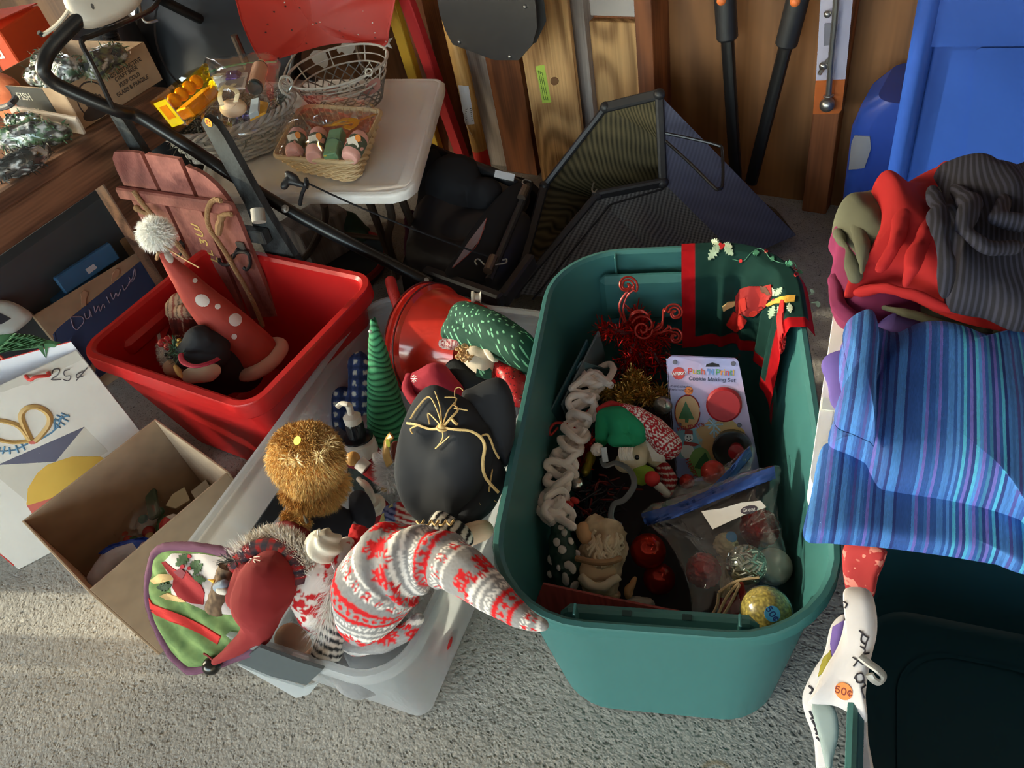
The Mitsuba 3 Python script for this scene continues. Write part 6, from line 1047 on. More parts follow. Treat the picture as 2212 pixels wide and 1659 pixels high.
k = thing('snowy_tree_figurine', 'dark green tree figurine with white snow blobs by the teal tote wall', 'figurine')
tre = bumpy(blob([ch((1208, 1128, .30, 16), (1212, 1170, .27, 26), (1224, 1220, .24, 34), (1230, 1262, .20, 36))], .005, 4), .008, 60, 3); put('tree', tre, M((24, 56, 46), .6), k)
for i, (x, y, a, b) in enumerate(((1196, 1128, 10, 8), (1212, 1140, 7, 6), (1218, 1150, 6, 8), (1204, 1172, 8, 9), (1214, 1187, 9, 9), (1183, 1210, 7, 12), (1232, 1170, 7, 10), (1228, 1220, 10, 9), (1236, 1228, 8, 12), (1190, 1240, 8, 10), (1222, 1250, 8, 18), (1240, 1264, 12, 12), (1207, 1226, 5, 7), (1246, 1196, 6, 8))):
    p, n = cast(tre, [(x, y)], .002); put('snow_blob', bumpy(ico(pxr(1, dep(p[0])), fz(p[0], n[0]) @ np.diag([a, b, 5, 1.0]), 2), .002, 90, i), M((196, 190, 184), .8), k)
# santa face ornament
k = thing('santa_face_figurine', 'cream carved Santa head figurine with wavy beard lying face up in the teal tote', 'figurine'); mat('resin', (192, 164, 130), .7)
sf = bumpy(blob([ch((1290, 1150, .25, 40), (1318, 1160, .25, 38), (1300, 1200, .24, 48)), ch((1300, 1205, .24, 46), (1290, 1240, .22, 46), (1300, 1262, .20, 36))], .005, 6), .012, 46, 6); nz_ = np.clip(1.6 * meshkit.fbm(A_(sf.vertices) * 46 + 50, 3, 6) - .3, 0, 1)[:, None]; put('beard', sf, 'mat_vc', k, True, color=lin(A_([128, 96, 66])) * (1 - nz_) + lin(A_([214, 196, 166])) * nz_)
for i in range(26):
    rng_ = np.random.default_rng(i); x = 1275 + rng_.uniform(0, 66); y = 1145 + rng_.uniform(0, 50); c, n = cast(sf, [(x, y), (x + rng_.uniform(-8, 8), y + 10), (x + rng_.uniform(-6, 6), y + 22), (x + rng_.uniform(-12, 8), y + 32)], .002); put('beard_wave', tube(spline(c, 4), .0032, 6), M((206, 190, 164), .75), k)
put('nose', blob([ch((1262, 1145, .27, 20), (1266, 1160, .265, 18))], .005, 5), M((202, 160, 116), .6), k); put('hat_band', tube(spline([P(1246, 1206, .28), P(1280, 1214, .295), P(1315, 1214, .29), P(1340, 1206, .275)], 6), .006, 8), M((150, 116, 84), .7), k); put('hat_front', bumpy(blob([ch((1276, 1232, .245, 26), (1310, 1234, .24, 24))], .005, 5), .002, 50), M((202, 172, 138), .6), k)
put('fur_trim', bumpy(tube(spline([P(1256, 1246, .25), P(1276, 1264, .25), P(1304, 1266, .25), P(1336, 1246, .25)], 6), .009, 10), .004, 90), M((200, 184, 160), .85), k); put('arm', bumpy(blob([ch((1310, 1276, .20, 16), (1330, 1286, .18, 12))], .005, 4), .004, 50), 'mat_resin', k)
one('shell_figurine', bumpy(blob([ch((1356, 1288, .19, 8), (1362, 1270, .20, 10), (1372, 1250, .21, 5))], .004, 4), .004, 60), M((186, 140, 96), .6), 'small tan carved figurine beside the Santa head', 'figurine'); one('frosted_base', bumpy(blob([ch((1366, 1302, .17, 14), (1400, 1304, .16, 14))], .005, 4), .004, 90), M((176, 166, 152), .8), 'rough cream base at the near edge of the Santa head', 'figurine')
# elf mouse plush with green hat, cone hat
k = thing('green_hat_plush', 'cream plush animal in a green hat with yarn pompom and a candy striped coat', 'plush'); mat('greenfelt', (20, 124, 82), .9, sheen=.4)
gh = bumpy(blob([ch((1306, 905, .33, 20), (1302, 940, .32, 18), (1296, 962, .30, 10)), ch((1310, 900, .33, 22), (1340, 906, .34, 30), (1372, 930, .33, 28)), ch((1326, 950, .33, 16), (1360, 952, .33, 18), (1390, 944, .32, 12)), ch((1340, 920, .34, 28), (1340, 945, .33, 22))], .006, 6), .004, 26, 2); put('hat', gh, 'mat_greenfelt', k)
put('hat_lining', blob([ch((1296, 886, .335, 10), (1320, 876, .34, 12), (1344, 882, .34, 10))], .005, 4), M((160, 34, 34), .8), k); pp = ball(P(1290, 971, .32), .0125, 3); put('yarn_pompom', [tube(ringP(P(1290, 971, .32), .0115, [math.cos(a), math.sin(a), .3], 20), .0028, 5, closed=True) for a in np.linspace(0, 3, 7)] + [pp], M((206, 196, 188), .9), k, kind='stuff')
put('face', blob([ch((1372, 986, .29, 30), (1350, 1000, .28, 24), (1398, 960, .29, 26), (1418, 990, .27, 22))], .006, 6), M((206, 192, 164), .85), k)
for i in range(6): put('yarn_fringe', tube(spline([P(1340 + i * 5, 968, .335), P(1338 + i * 5, 980, .335), P(1342 + i * 5, 994, .325)], 4), .003, 6), M((208, 200, 186), .9), k)
for i in range(8): put('yarn_hair', tube(spline([P(1394 + i * 4, 945 + i * 3, .315), P(1404 + i * 4, 970 + i * 2, .31), P(1412 + i * 3, 996, .295)], 4), .0032, 6), M((206, 198, 186), .9), k)
put('eye', ball(P(1376, 988, .318), .0050, 2), M((14, 14, 16), .1), k); put('green_scarf', blob([ch((1376, 1014, .275, 16), (1400, 1022, .27, 16), (1386, 1036, .265, 14))], .005, 4), M((126, 156, 52), .85), k); put('red_nose', ball(P(1409, 1034, .29), .0155, 3), M((176, 36, 36), .7), k)
cs = blob([ch((1432, 1010, .26, 16), (1446, 1036, .24, 18), (1440, 1060, .22, 16))], .004, 4); v = A_(cs.vertices); put('coat', cs, 'mat_vc', k, True, color=pal(np.where((v @ CUP / .012) % 1 < .3, 1, 0), [(150, 36, 40), (206, 196, 190)])); put('arm', blob([ch((1420, 1048, .26, 10), (1442, 1066, .24, 8))], .004, 4), M((206, 198, 190), .85), k)
k = thing('red_cone_hat', 'red cone hat patterned with white lattice and scallops beside the green hat', 'hat'); cc = ch((1344, 876, .36, 6), (1376, 894, .35, 17), (1412, 926, .33, 27), (1442, 962, .31, 32)); cn = blob([cc], .003, 3); v = A_(cn.vertices); s, an, r = snear(cc, v); w = an * 4; q = (s / .014)
lat = (np.abs(((q + w) % 1) - .5) > .40) | (np.abs(((q - w) % 1) - .5) > .40); sc2 = np.abs(np.hypot(((w * .9) % 1) - .5, (q * .9 % 1) - .3) - .38) < .10; put('cone', cn, 'mat_vc', k, True, color=pal(np.where((s // .035) % 2 == 0, lat, sc2).astype(int), [(142, 22, 34), (206, 190, 184)]))
one('silver_bauble', bumpy(ball(P(1432, 876, .30), .020, 3), .002, 70), M((150, 150, 148), .2, metallic=.8), 'dull silver ball between the cone hat and the cookie set', 'ornament')
one('red_tinsel_ornament', strands(along([P(1268, 945, .25), P(1262, 985, .25), P(1255, 1010, .25)]), 420, .026, .0022, 44), 'mat_redtinsel', 'red tinsel ornament next to the white yarn loops', 'ornament', smooth=False, kind='stuff'); one('gold_green_ornament', bumpy(blob([ch((1276, 985, .26, 12), (1264, 1020, .25, 10))], .004, 4), .003, 60), M((140, 128, 40), .3, metallic=.6), 'olive gold ornament beside the red tinsel ornament', 'ornament')
k = thing('chrome_bauble', 'shiny chrome ball with bumps beside the yarn loops', 'ornament'); put('ball', bumpy(ball(P(1247, 1046, .28), .0145, 3), .003, 120), M((200, 200, 200), .08, metallic=1.0), k)
for i, (a, b) in enumerate((((1290, 790), (1262, 830)), ((1300, 742), (1222, 900)), ((1276, 760), (1190, 930)))): one('acrylic_sheet', board(P(*a, .31), P(*b, .27), .10, .005, .002, [0, 0, 1]), M([(60, 84, 88), (76, 90, 94), (36, 70, 76)][i], .3), ['thin glassy sheet nearest the yarn loops at the left wall of the teal tote', 'thin clear-edged sheet, middle of the three at the teal tote wall', 'thin teal sheet tight against the left wall of the teal tote'][i], 'sheet')
rng = np.random.default_rng(8); cab = []
for i in range(22):
    x, y = rng.uniform(1255, 1350), rng.uniform(1040, 1120); cab.append(spline([P(x + rng.normal(0, 22), y + rng.normal(0, 16), .20 + rng.uniform(0, .03)) for _ in range(5)], 6))
k = thing('cord_bundle', 'tangle of dark and red cords under the green hat plush', 'cords')
for i, c in enumerate(cab): put('cord', tube(c, .0022, 5), M((110, 30, 24), .6) if i % 3 == 0 else M((30, 26, 34), .6), k)
one('clear_ring', tube(spline([P(1300, 990, .30), P(1308, 1006, .30), P(1332, 1000, .30), P(1360, 1016, .30), P(1370, 1046, .30), P(1350, 1078, .29), P(1326, 1090, .28), P(1320, 1120, .27), P(1340, 1136, .26)], 8), .006, 8, flat=.5), M((150, 158, 164), .2, spec_trans=.6), 'clear plastic curved hanger ring beside the cords', 'hanger'); one('white_clip', box(.012, .03, .006, .001, facing(P(1306, 982, .32), 40)), M((176, 184, 190), .4), 'small pale plastic clip below the yarn pompom', 'clip')
# cookie set package
k = thing('cookie_set', 'blister-packed cookie making set with red round stamp standing in the teal tote', 'package'); c0, c1, c2 = P(1468, 1030, .17), P(1612, 1020, .18), P(1444, 770, .40); mk = fr((P(1440, 770, .385) + P(1600, 775, .385) + c0 + c1) / 4, P(1596, 773, .385) - P(1441, 768, .385), P(1520, 770, .385) - P(1540, 1030, .17))
co = onpl(mk, [(1452, 767), (1588, 773), (1596, 782), (1640, 1010), (1625, 1030), (1480, 1042), (1464, 1030), (1441, 776)]); bd_ = prism(co, .003, mk)
def f_pack(p, n, uv):
    g = fbm(p.x * 7, p.y * 7, p.z * 7, 2); return mix(mix(lt((150, 150, 196)), lt((196, 156, 180)), smoothstep(.35, .65, g)), lt((110, 134, 186)), smoothstep(.40, .20, p.z - .0 + .1 * (g - .5)) * .8)
mat('packprint', proc(f_pack), .4); put('card', bd_, 'mat_packprint', k); kp = lambda nm, q, c, t=.0006: put(nm, patch(bd_, q, t, 30), M(c, .5), k)
mt = lambda x, y, o=.0022: mk @ at([*onpl(mk, [(x, y)])[0], o])
kp('print_cookie_field', [(1500, 930), (1560, 890), (1608, 930), (1622, 990), (1560, 1020), (1512, 960)], (176, 140, 90)); kp('print_blue_field', [(1462, 930), (1500, 924), (1518, 950), (1512, 990), (1468, 990)], (110, 160, 176)); kp('gingerbread', oval(1485, 890, 27, 37, 0), (186, 146, 96), .001); put('icing_trim', pen(bd_, [oval(1485, 890, 27, 37, 0, 22)], .0012, 1, .0018), M((140, 40, 40), .6), k)
kp('print_tree', [(1481, 866), (1490, 884), (1500, 906), (1488, 904), (1487, 912), (1480, 912), (1480, 905), (1466, 904), (1474, 884)], (40, 96, 44), .0016); kp('print_snowman', oval(1488, 945, 9, 10), (206, 206, 210), .0016); kp('print_snowman', oval(1485, 974, 14, 16), (206, 206, 210), .0014); kp('print_snowman_hat', [(1480, 928), (1496, 930), (1497, 938), (1479, 937)], (140, 50, 46), .002); kp('print_snowman_scarf', [(1478, 953), (1500, 956), (1510, 960), (1500, 964), (1478, 960)], (150, 50, 46), .002)
put('print_face', [ball(cast(bd_, [(x, y)], .002)[0][0], .0014, 1) for x, y in ((1485, 943), (1491, 943), (1484, 949), (1488, 951), (1492, 948))], M((24, 24, 28), .6), k, kind='stuff')
kp('green_cookie', oval(1512, 998, 24, 32, 5), (110, 150, 84), .0018); kp('print_tree', [(1524, 976), (1532, 994), (1538, 1012), (1520, 1014), (1500, 1010), (1510, 992)], (36, 92, 50), .0026); put('lettering', text('HAPPY', .010, mt(1494, 1010, .0045) @ trimesh.transformations.rotation_matrix(-1.1, [0, 0, 1]), .0005, True), M((150, 40, 44), .6), k)
put('lettering', text('HOLIDAYS', .008, mt(1492, 921, .0040) @ trimesh.transformations.rotation_matrix(.25, [0, 0, 1]), .0005, True), M((150, 40, 44), .6), k); put('print_snowflake', pen(bd_, [[(1530, 925), (1552, 905)], [(1530, 905), (1556, 930)], [(1541, 895), (1543, 945)], [(1522, 918), (1562, 916)], [(1534, 900), (1542, 908), (1550, 898)], [(1534, 938), (1542, 928), (1552, 936)]], .0022, 2, .001), M((150, 176, 190), .6), k, kind='stuff')
tw = [text(c, .0115, np.eye(4), .0006, True) for c in "Push'NPrint!"]; x0_ = -.054
for i, b in enumerate(tw):
    wq = b.bounds[1, 0] - b.bounds[0, 0]; x0_ += wq / 2 + .0009 + (.004 if i in (4, 6) else 0); put('title_letter', mv(b, mt(1543, 803, .0018) @ at([x0_, 0, 0])), M([(186, 60, 60), (196, 160, 50), (70, 140, 80), (186, 80, 60), (90, 120, 180), (90, 130, 190), (70, 140, 80), (196, 120, 50), (196, 160, 50), (186, 60, 60), (80, 140, 90), (196, 150, 50)][i], .5), k); x0_ += wq / 2
put('subtitle_lettering', text('Cookie Making Set', .0078, mt(1538, 819, .0018), .0005), M((40, 40, 70), .6), k); put('small_lettering', [text('Cut and create', .005, mt(1466, 834, .0018), .0004), text('EMBOSSED', .005, mt(1466, 842, .0018), .0004)], M((50, 46, 80), .6), k, kind='stuff')
lg = put('logo_badge', prism(star(pxr(15, 1.5), 24, .9), .0012, mt(1466, 806, .002)), M((186, 50, 46), .5), k); put('logo_lettering', text('Wilton', .0075, mt(1466, 806, .003) @ trimesh.transformations.rotation_matrix(.2, [0, 0, 1]), .0006, True), M((216, 206, 206), .5), lg)
put('hanger_hole', patch(bd_, [(1524, 792), (1526, 787), (1539, 783), (1553, 787), (1555, 792)], .0006, 20), M((24, 24, 30), .8), k); sticker(bd_, 1488, 844, 9, (236, 126, 40), '10¢', .8, k, 0, (150, 60, 20))
stz = mt(1564, 872, .001); put('red_stamp', lathe([(.036, 0), (.036, .014), (.032, .018), (.001, .018)], stz, 36), M((150, 20, 28), .6), k); cz = mt(1582, 966, .001)
put('cutter_ring', lathe([(.040, .0), (.040, .02), (.037, .02), (.037, .002), (.001, .002)], cz, 36), M((60, 62, 62), .2, metallic=.6), k); put('cutter_knob', lathe([(.012, .002), (.010, .02), (.016, .028), (.016, .036), (.001, .038)], cz @ at([.008, 0, 0]), 24), M((150, 24, 34), .3), k)
for x, y in ((1458, 782), (1584, 785), (1468, 916), (1597, 918)): put('snap', lathe([(.005, 0), (.004, .002), (.001, .002)], mt(x, y, .0016), 14), M((80, 76, 90), .4), k)
put('blister_side', loft([ap(mk, np.column_stack([spline([[*q, 0] for q in co], 3, True)[:, :2], np.full(24, z)])) for z in (.0, .022)], False, False), 'mat_film', k)
# zip bags of baubles
def zbag(key, label, pxs, zp, tilt, zipq, seed, h=.05):
    k = thing('zip_bag', label, 'plastic bag'); c = A_(pxs).mean(0); m = facing(P(c[0], c[1], zp), tilt); b = crinkle(pad(onpl(m, pxs), m, h, 0, 18, 96, 3, q=.7), .012, 30, seed); put('film', b, 'mat_film', k, 60)
    put('zip_strip', patch(b, zipq, .0016, 16), M((44, 72, 134), .3), k, label='blue zip strip'); return k, b, m
k, zb_, zm = zbag('a', 'clear zip bag of baubles with blue seal nearest the front of the teal tote', [(1384, 1108), (1500, 1060), (1672, 1006), (1680, 1100), (1700, 1200), (1690, 1260), (1600, 1330), (1510, 1345), (1480, 1250), (1442, 1170)], .30, 62, [(1386, 1110), (1460, 1090), (1560, 1048), (1672, 1008), (1674, 1034), (1560, 1076), (1460, 1118), (1394, 1136)], 3)
lq = onpl(zm, [(1516, 1112), (1560, 1106), (1600, 1094), (1640, 1090), (1652, 1104), (1600, 1122), (1540, 1150)]); lbm = prism(lq, .0008, zm @ at([0, 0, .052])); put('paper_label', lbm, M((196, 188, 182), .6), k); put('label_logo', patch(lbm, oval(1618, 1101, 19, 9, -12), .0006, 6), M((60, 50, 60), .6), k); put('logo_lettering', text('Great', .006, zm @ at([*onpl(zm @ at([0, 0, .053]), [(1618, 1101)])[0], .0535]) @ trimesh.transformations.rotation_matrix(.2, [0, 0, 1]), .0004), M((196, 190, 190), .6), k)
zbag('b', 'second clear zip bag with blue seal lying behind the front one in the teal tote', [(1440, 1070), (1480, 1040), (1560, 1010), (1622, 960), (1628, 1000), (1600, 1060), (1520, 1100), (1450, 1100)], .27, 58, [(1530, 1058), (1576, 1012), (1618, 964), (1624, 984), (1588, 1030), (1548, 1068)], 8, .035)
def bauble(x, y, z, r, c, label, met=.6, rough=.2, tex=None, seed=0, name='bauble'):
    k = thing(name, label, 'ornament'); b = ball(P(x, y, z), pxr(r, dep(P(x, y, z))), 4)
    if tex == 'crackle': b = crinkle(b, .006, 130, seed)
    put('ball', b, M(c, rough, metallic=met), k, 60); return k, b
bauble(1520, 1232, .25, 38, (150, 20, 20), 'red crackle glass ball in the front zip bag, left of the silver pinecone', .7, .15, 'crackle', 1); bauble(1640, 1140, .26, 42, (150, 24, 20), 'red crackle ball under the paper label of the front zip bag', .7, .15, 'crackle', 2); bauble(1670, 1224, .24, 40, (186, 176, 164), 'matte white ball beside the silver pinecone ornament', .0, .5)
bauble(1400, 1190, .22, 38, (160, 36, 20), 'plain orange-red glass ball left of the front zip bag', .6, .1); bauble(1424, 1250, .18, 34, (140, 30, 16), 'dark red glass ball below the orange-red ball', .6, .12); bauble(1582, 1310, .20, 30, (140, 24, 24), 'dull red ball at the near end of the front zip bag', .3, .3); bauble(1484, 1040, .25, 16, (160, 40, 34), 'small red striped ball under the rear zip bag seal', .5, .3); bauble(1540, 1020, .27, 26, (170, 50, 40), 'red ribbed ornament in the rear zip bag', .3, .3)
k, b = bauble(1612, 1220, .285, 40, (150, 156, 148), 'silver woven pinecone ornament in the front zip bag', .9, .15, name='pinecone_ornament')
c0 = P(1612, 1220, .285); r0 = pxr(40, dep(c0)); put('scale_plate', [box(.016, .006, .004, .0015, fz(c0 + d_ * r0, d_, np.cross(d_, [0.2, .4, .9]) + (.7 if i % 2 else -.7) * np.cross(d_, np.cross(d_, [0.2, .4, .9])))) for i, d_ in enumerate(norm(A_([math.cos(i * 2.39996) * math.sqrt(1 - (1 - 2 * (i + .5) / 150) ** 2), math.sin(i * 2.39996) * math.sqrt(1 - (1 - 2 * (i + .5) / 150) ** 2), 1 - 2 * (i + .5) / 150])) for i in range(150))], M((196, 200, 190), .15, metallic=.9), k, False, kind='stuff')
k, b = bauble(1568, 1176, .265, 26, (196, 180, 140), 'cream quilted bell ornament with tassel above the silver pinecone', .3, .35, 'crackle', 5, name='tassel_ornament'); put('neck', lathe([(.016, 0), (.012, .012), (.014, .02)], fz(P(1566, 1204, .25), CAM @ A_([0, 1, 0])), 20), M((176, 160, 120), .3, metallic=.5), k)
for i in range(9): put('tassel_thread', tube([P(1556 + i * 2.6, 1216, .262), P(1558 + i * 2.0, 1290, .225)], .0022, 5), M((150, 128, 88), .6), k)
sticker(b, 1580, 1160, 12, (20, 130, 190), '', .8, k)
k = thing('gold_glitter_ball', 'clear-topped gold glitter ball with a blue price sticker by the near grip', 'ornament'); gbc = P(1664, 1336, .345) + GT[:3, 1] * .012 - GT[:3, 0] * .006; b = ball(gbc, .0385, 4); put('ball', b, 'mat_vcgloss', k, True, color=lin(A_([176, 160, 84])) * (.35 + 1.6 * meshkit.noise(A_(b.vertices) * 900, 3) ** 2)[:, None]); put('shell', ball(gbc, .0405, 3), 'mat_film', k); sticker(ball(gbc, .0408, 4), 1668, 1326, 17, (70, 160, 214), '50¢', .8, k, 60, (30, 50, 120))
k = thing('straw_twine', 'pale straw strands tied to the silver pinecone ornament', 'twine')
for q in ([(1640, 1248), (1590, 1256), (1552, 1280)], [(1596, 1258), (1570, 1290), (1545, 1340)], [(1598, 1262), (1580, 1300), (1556, 1338)], [(1552, 1282), (1548, 1310), (1530, 1340)]): put('strand', tube(spline([P(x, y, .315 - (y - 1240) * .0004) for x, y in q], 5), .0026, 6), M((176, 150, 116), .7), k)
one('red_spike', board(P(1598, 1258, .29), P(1612, 1320, .24), .012, .006, .002), M((170, 30, 30), .4), 'thin red spike ornament beside the straw strands', 'ornament')
k = thing('red_box_lid', 'dark red corrugated box panel across the near end of the teal tote', 'box lid'); lm = fr(P(1300, 1310, .335), P(1550, 1355, .33) - P(1160, 1290, .34), [-.1, .6, .7]); lid = slab([(1172, 1262), (1300, 1290), (1440, 1318), (1560, 1340), (1540, 1385), (1140, 1345)], lm, .008); put('panel', lid, 'mat_lidred' if mat('lidred', proc(lambda p, n, uv: mix(lt((104, 40, 36)), lt((140, 58, 50)), noise(p.x * 260, p.y * 30, p.z * 30))), .6) else '', k)
# ================================================================ right side: white table, clothes, second tote
k = thing('white_table', 'white plastic folding table holding the folded clothes', 'table'); tz = .735
te0, te1 = P(1810, 660, tz), P(1752, 1072, tz); td = norm(te0 - te1); tn = np.cross(td, [0, 0, 1.0]); mt_ = fr(te1, tn, td)
top = sg.Polygon([(0, 0), (.9, .13), (.9, .44), (0, .44)]).buffer(-.03).buffer(.03, quad_segs=6); put('top', prism(top, .03, mt_ @ at([0, 0, -.015])), 'mat_whiteplastic', k); put('edge_band', prism(top.buffer(.004).difference(top.buffer(-.012)), .045, mt_ @ at([0, 0, -.022])), 'mat_whiteplastic', k)
for x, y in ((.06, .42), (.85, .41), (.86, .18)): put('leg', tube([ap(mt_, [[x, y, -.03]])[0], ap(mt_, [[x, y, -tz + .002]])[0]], .014, 10), M((120, 120, 122), .4, metallic=.5), k)
tg_ = box(.03, .022, .002, .0005, mt_ @ at([.012, .15, .002])); put('care_tag', tg_, M((196, 200, 190), .6), k)
def cloth(key, label, cat, pxs, z, h, matk, seed, tilt=0, group=None, hb=.004, wramp=.010, fq=9, q=.5, p=5, nr=26, nt=132, edge=None):
    c = A_(pxs).mean(0); m = fr(P(c[0], c[1], z), tn, td)
    def wr(x, y): return wramp * 2 * (np.abs(meshkit.fbm(np.stack([x * fq + seed, y * fq * .7, 0 * x + seed], -1), 3, seed) - .5) - .15) + wramp * .5 * np.sin(x * 40 + seed + 18 * y)
    g = pad(onpl(m, pxs), m, h, hb, nr, nt, p, wr, q); k = thing(key, label, cat, group); put('cloth', g, matk, k, True); return k, g, m
mat('cmaroon', (104, 26, 66), .9, sheen=.5); mat('colive', (82, 84, 70), .9, sheen=.4); mat('cred', (150, 18, 24), .9, sheen=.5); mat('cpurple', (84, 70, 140), .9, sheen=.4)
mat('cnavy', proc(lambda p, n, uv: mix(lt((14, 16, 30)), lt((38, 40, 58)), smoothstep(-.4, .8, dr.sin((p.x * 1.0 - p.y * 0.5 + 0.004 * dr.sin(p.y * 40)) * 900)))), .9, sheen=.4)
tnl, tdl = [float(v) for v in tn], [float(v) for v in td]
def f_stripe(p, n, uv):
    u = (p.x * tnl[0] + p.y * tnl[1]) * 330 + 0.25 * fbm(p.x * 14, p.y * 14, 0, 2); c = cell_rand(u, 3); e = dr.abs(u - dr.floor(u) - .5) * 2; g = noise(p.x * 1500, p.y * 1500, p.z * 1500)
    a = mix(lt((38, 78, 150)), lt((66, 124, 196)), smoothstep(.2, .5, c)); a = mix(a, lt((96, 96, 180)), smoothstep(.62, .66, c)); a = mix(a, lt((30, 52, 120)), smoothstep(.8, .84, c)); a = mix(a, lt((70, 160, 200)), smoothstep(.93, .95, c))
    return mix(a * (0.8 + 0.35 * noise(u * 6, p.y * 240, p.z * 200)), lt((150, 214, 250)), smoothstep(.9, .97, g) * smoothstep(.78, .82, cell_rand(u, 9)))
mat('cstripe', proc(f_stripe), .8)
cloth('maroon_sweater', 'maroon sweater at the bottom left of the folded stack', 'sweater', [(1796, 520), (1800, 560), (1790, 620), (1800, 680), (1830, 712), (1900, 712), (2000, 700), (2230, 720), (2230, 480), (1900, 470)], tz + .004, .07, 'mat_cmaroon', 3)
cloth('olive_sweater', 'olive grey sweater folded above the maroon one', 'sweater', [(1798, 492), (1834, 462), (1870, 452), (1960, 470), (2230, 470), (2230, 700), (2060, 700), (1960, 670), (1880, 650), (1830, 610), (1812, 560)], tz + .02, .08, 'mat_colive', 5, wramp=.022)
cloth('purple_shirt', 'purple shirt folded at the left between the sweaters and the blue striped shirt', 'shirt', [(1775, 785), (1812, 772), (1820, 745), (1880, 720), (1930, 690), (1960, 700), (2200, 760), (2230, 900), (1860, 900), (1800, 880), (1788, 830)], tz + .003, .03, 'mat_cpurple', 7)
cloth('red_sweater', 'bright red sweater folded diagonally near the top of the stack', 'sweater', [(1874, 446), (1890, 424), (1930, 432), (1970, 412), (2010, 402), (2060, 404), (2230, 560), (2230, 706), (2130, 706), (2040, 680), (1960, 644), (1880, 638), (1824, 640), (1846, 610), (1876, 560), (1884, 500)], tz + .05, .07, 'mat_cred', 9, wramp=.030, fq=7)
cloth('navy_ribbed_sweater', 'navy ribbed sweater on top of the clothes stack', 'sweater', [(2010, 402), (2060, 396), (2120, 402), (2150, 412), (2180, 400), (2230, 402), (2230, 690), (2120, 684), (2050, 668), (2040, 640), (2030, 600), (2006, 586), (2010, 520), (2026, 480), (2022, 440)], tz + .08, .07, 'mat_cnavy', 12, wramp=.034, fq=8)
def roll(parent, chain, matk, seed): put('fold', bumpy(blob([[(P(x, y, tz + z), pxr(r, dep(P(x, y, tz + z)))) for x, y, z, r in chain]], .006, 8), .010, 16, seed), matk, parent)
roll('red_sweater', [(1972, 424, .09, 10), (1952, 470, .125, 16), (1930, 530, .13, 18), (1900, 580, .11, 14)], 'mat_cred', 2); roll('red_sweater', [(2026, 440, .10, 14), (2000, 500, .13, 20), (1970, 580, .125, 20), (1955, 620, .10, 12)], 'mat_cred', 4); roll('red_sweater', [(1850, 632, .06, 8), (1910, 622, .085, 14), (1980, 640, .085, 14), (2060, 676, .075, 10)], 'mat_cred', 6)
roll('olive_sweater', [(1806, 500, .05, 10), (1830, 540, .085, 16), (1846, 600, .08, 14)], 'mat_colive', 3); roll('olive_sweater', [(1850, 480, .07, 10), (1866, 530, .095, 14), (1862, 590, .09, 12)], 'mat_colive', 5); roll('olive_sweater', [(1860, 650, .03, 8), (1940, 672, .045, 12), (2040, 700, .04, 12), (2140, 716, .03, 8)], 'mat_colive', 7)
roll('maroon_sweater', [(1800, 600, .03, 12), (1810, 660, .045, 18), (1850, 700, .03, 14), (1920, 704, .02, 10)], 'mat_cmaroon', 8)
roll('navy_ribbed_sweater', [(2012, 410, .13, 8), (2030, 450, .15, 16), (2032, 510, .16, 20), (2050, 580, .15, 18), (2040, 640, .12, 10)], 'mat_cnavy', 9); roll('navy_ribbed_sweater', [(2060, 404, .13, 8), (2100, 440, .16, 20), (2080, 500, .165, 18), (2130, 540, .16, 18), (2200, 530, .15, 14)], 'mat_cnavy', 11); roll('navy_ribbed_sweater', [(2180, 410, .14, 14), (2150, 470, .165, 22), (2220, 480, .16, 20)], 'mat_cnavy', 13)
k, g, m = cloth('blue_striped_shirt', 'blue and turquoise glitter-striped shirt folded at the front of the white table', 'shirt', [(1772, 975), (1800, 968), (1900, 990), (2230, 1040), (2240, 1226), (2150, 1216), (2040, 1198), (1900, 1180), (1800, 1172), (1737, 1160), (1752, 1070)], tz + .006, .018, 'mat_cstripe', 4, wramp=.004, p=10)
c = P(2010, 920, tz + .02); m2 = fr(c, tn, td); wr2 = lambda x, y: .008 * np.sin(x * 22 + y * 9) + .016 * (meshkit.fbm(np.stack([x * 10 + 2, y * 8, 0 * x], -1), 3, 4) - .5) - .018 * np.exp(-((x + .085 - y * .3) / .012) ** 2) * (y > -.06)
up2 = pad(onpl(m2, [(1814, 762), (1840, 734), (1868, 728), (1910, 736), (2000, 728), (2080, 740), (2150, 760), (2230, 762), (2240, 1140), (2200, 1128), (2120, 1104), (2020, 1080), (1930, 1066), (1898, 1058), (1880, 1030), (1868, 1005), (1840, 990), (1796, 970), (1790, 940), (1806, 905), (1822, 880), (1812, 820)]), m2, .055, .004, 34, 168, 6, wr2); put('folded_body', up2, 'mat_cstripe', k, True)
put('folded_sleeve', mv(pad(onpl(m2, [(1812, 770), (1836, 738), (1872, 734), (1886, 790), (1880, 880), (1878, 1000), (1866, 1000), (1836, 986), (1798, 968), (1794, 936), (1812, 900), (1824, 868)]), np.eye(4), .035, 0, 16, 84, 4, lambda x, y: .006 * np.sin(x * 60)), m2 @ at([0, 0, .04])), 'mat_cstripe', k, True)
put('collar', mv(pad(onpl(m2, [(2150, 745), (2180, 726), (2212, 714), (2240, 712), (2240, 770), (2190, 768)]), np.eye(4), .02, 0, 10, 60), m2 @ at([0, 0, .045])), 'mat_cstripe', k, True)
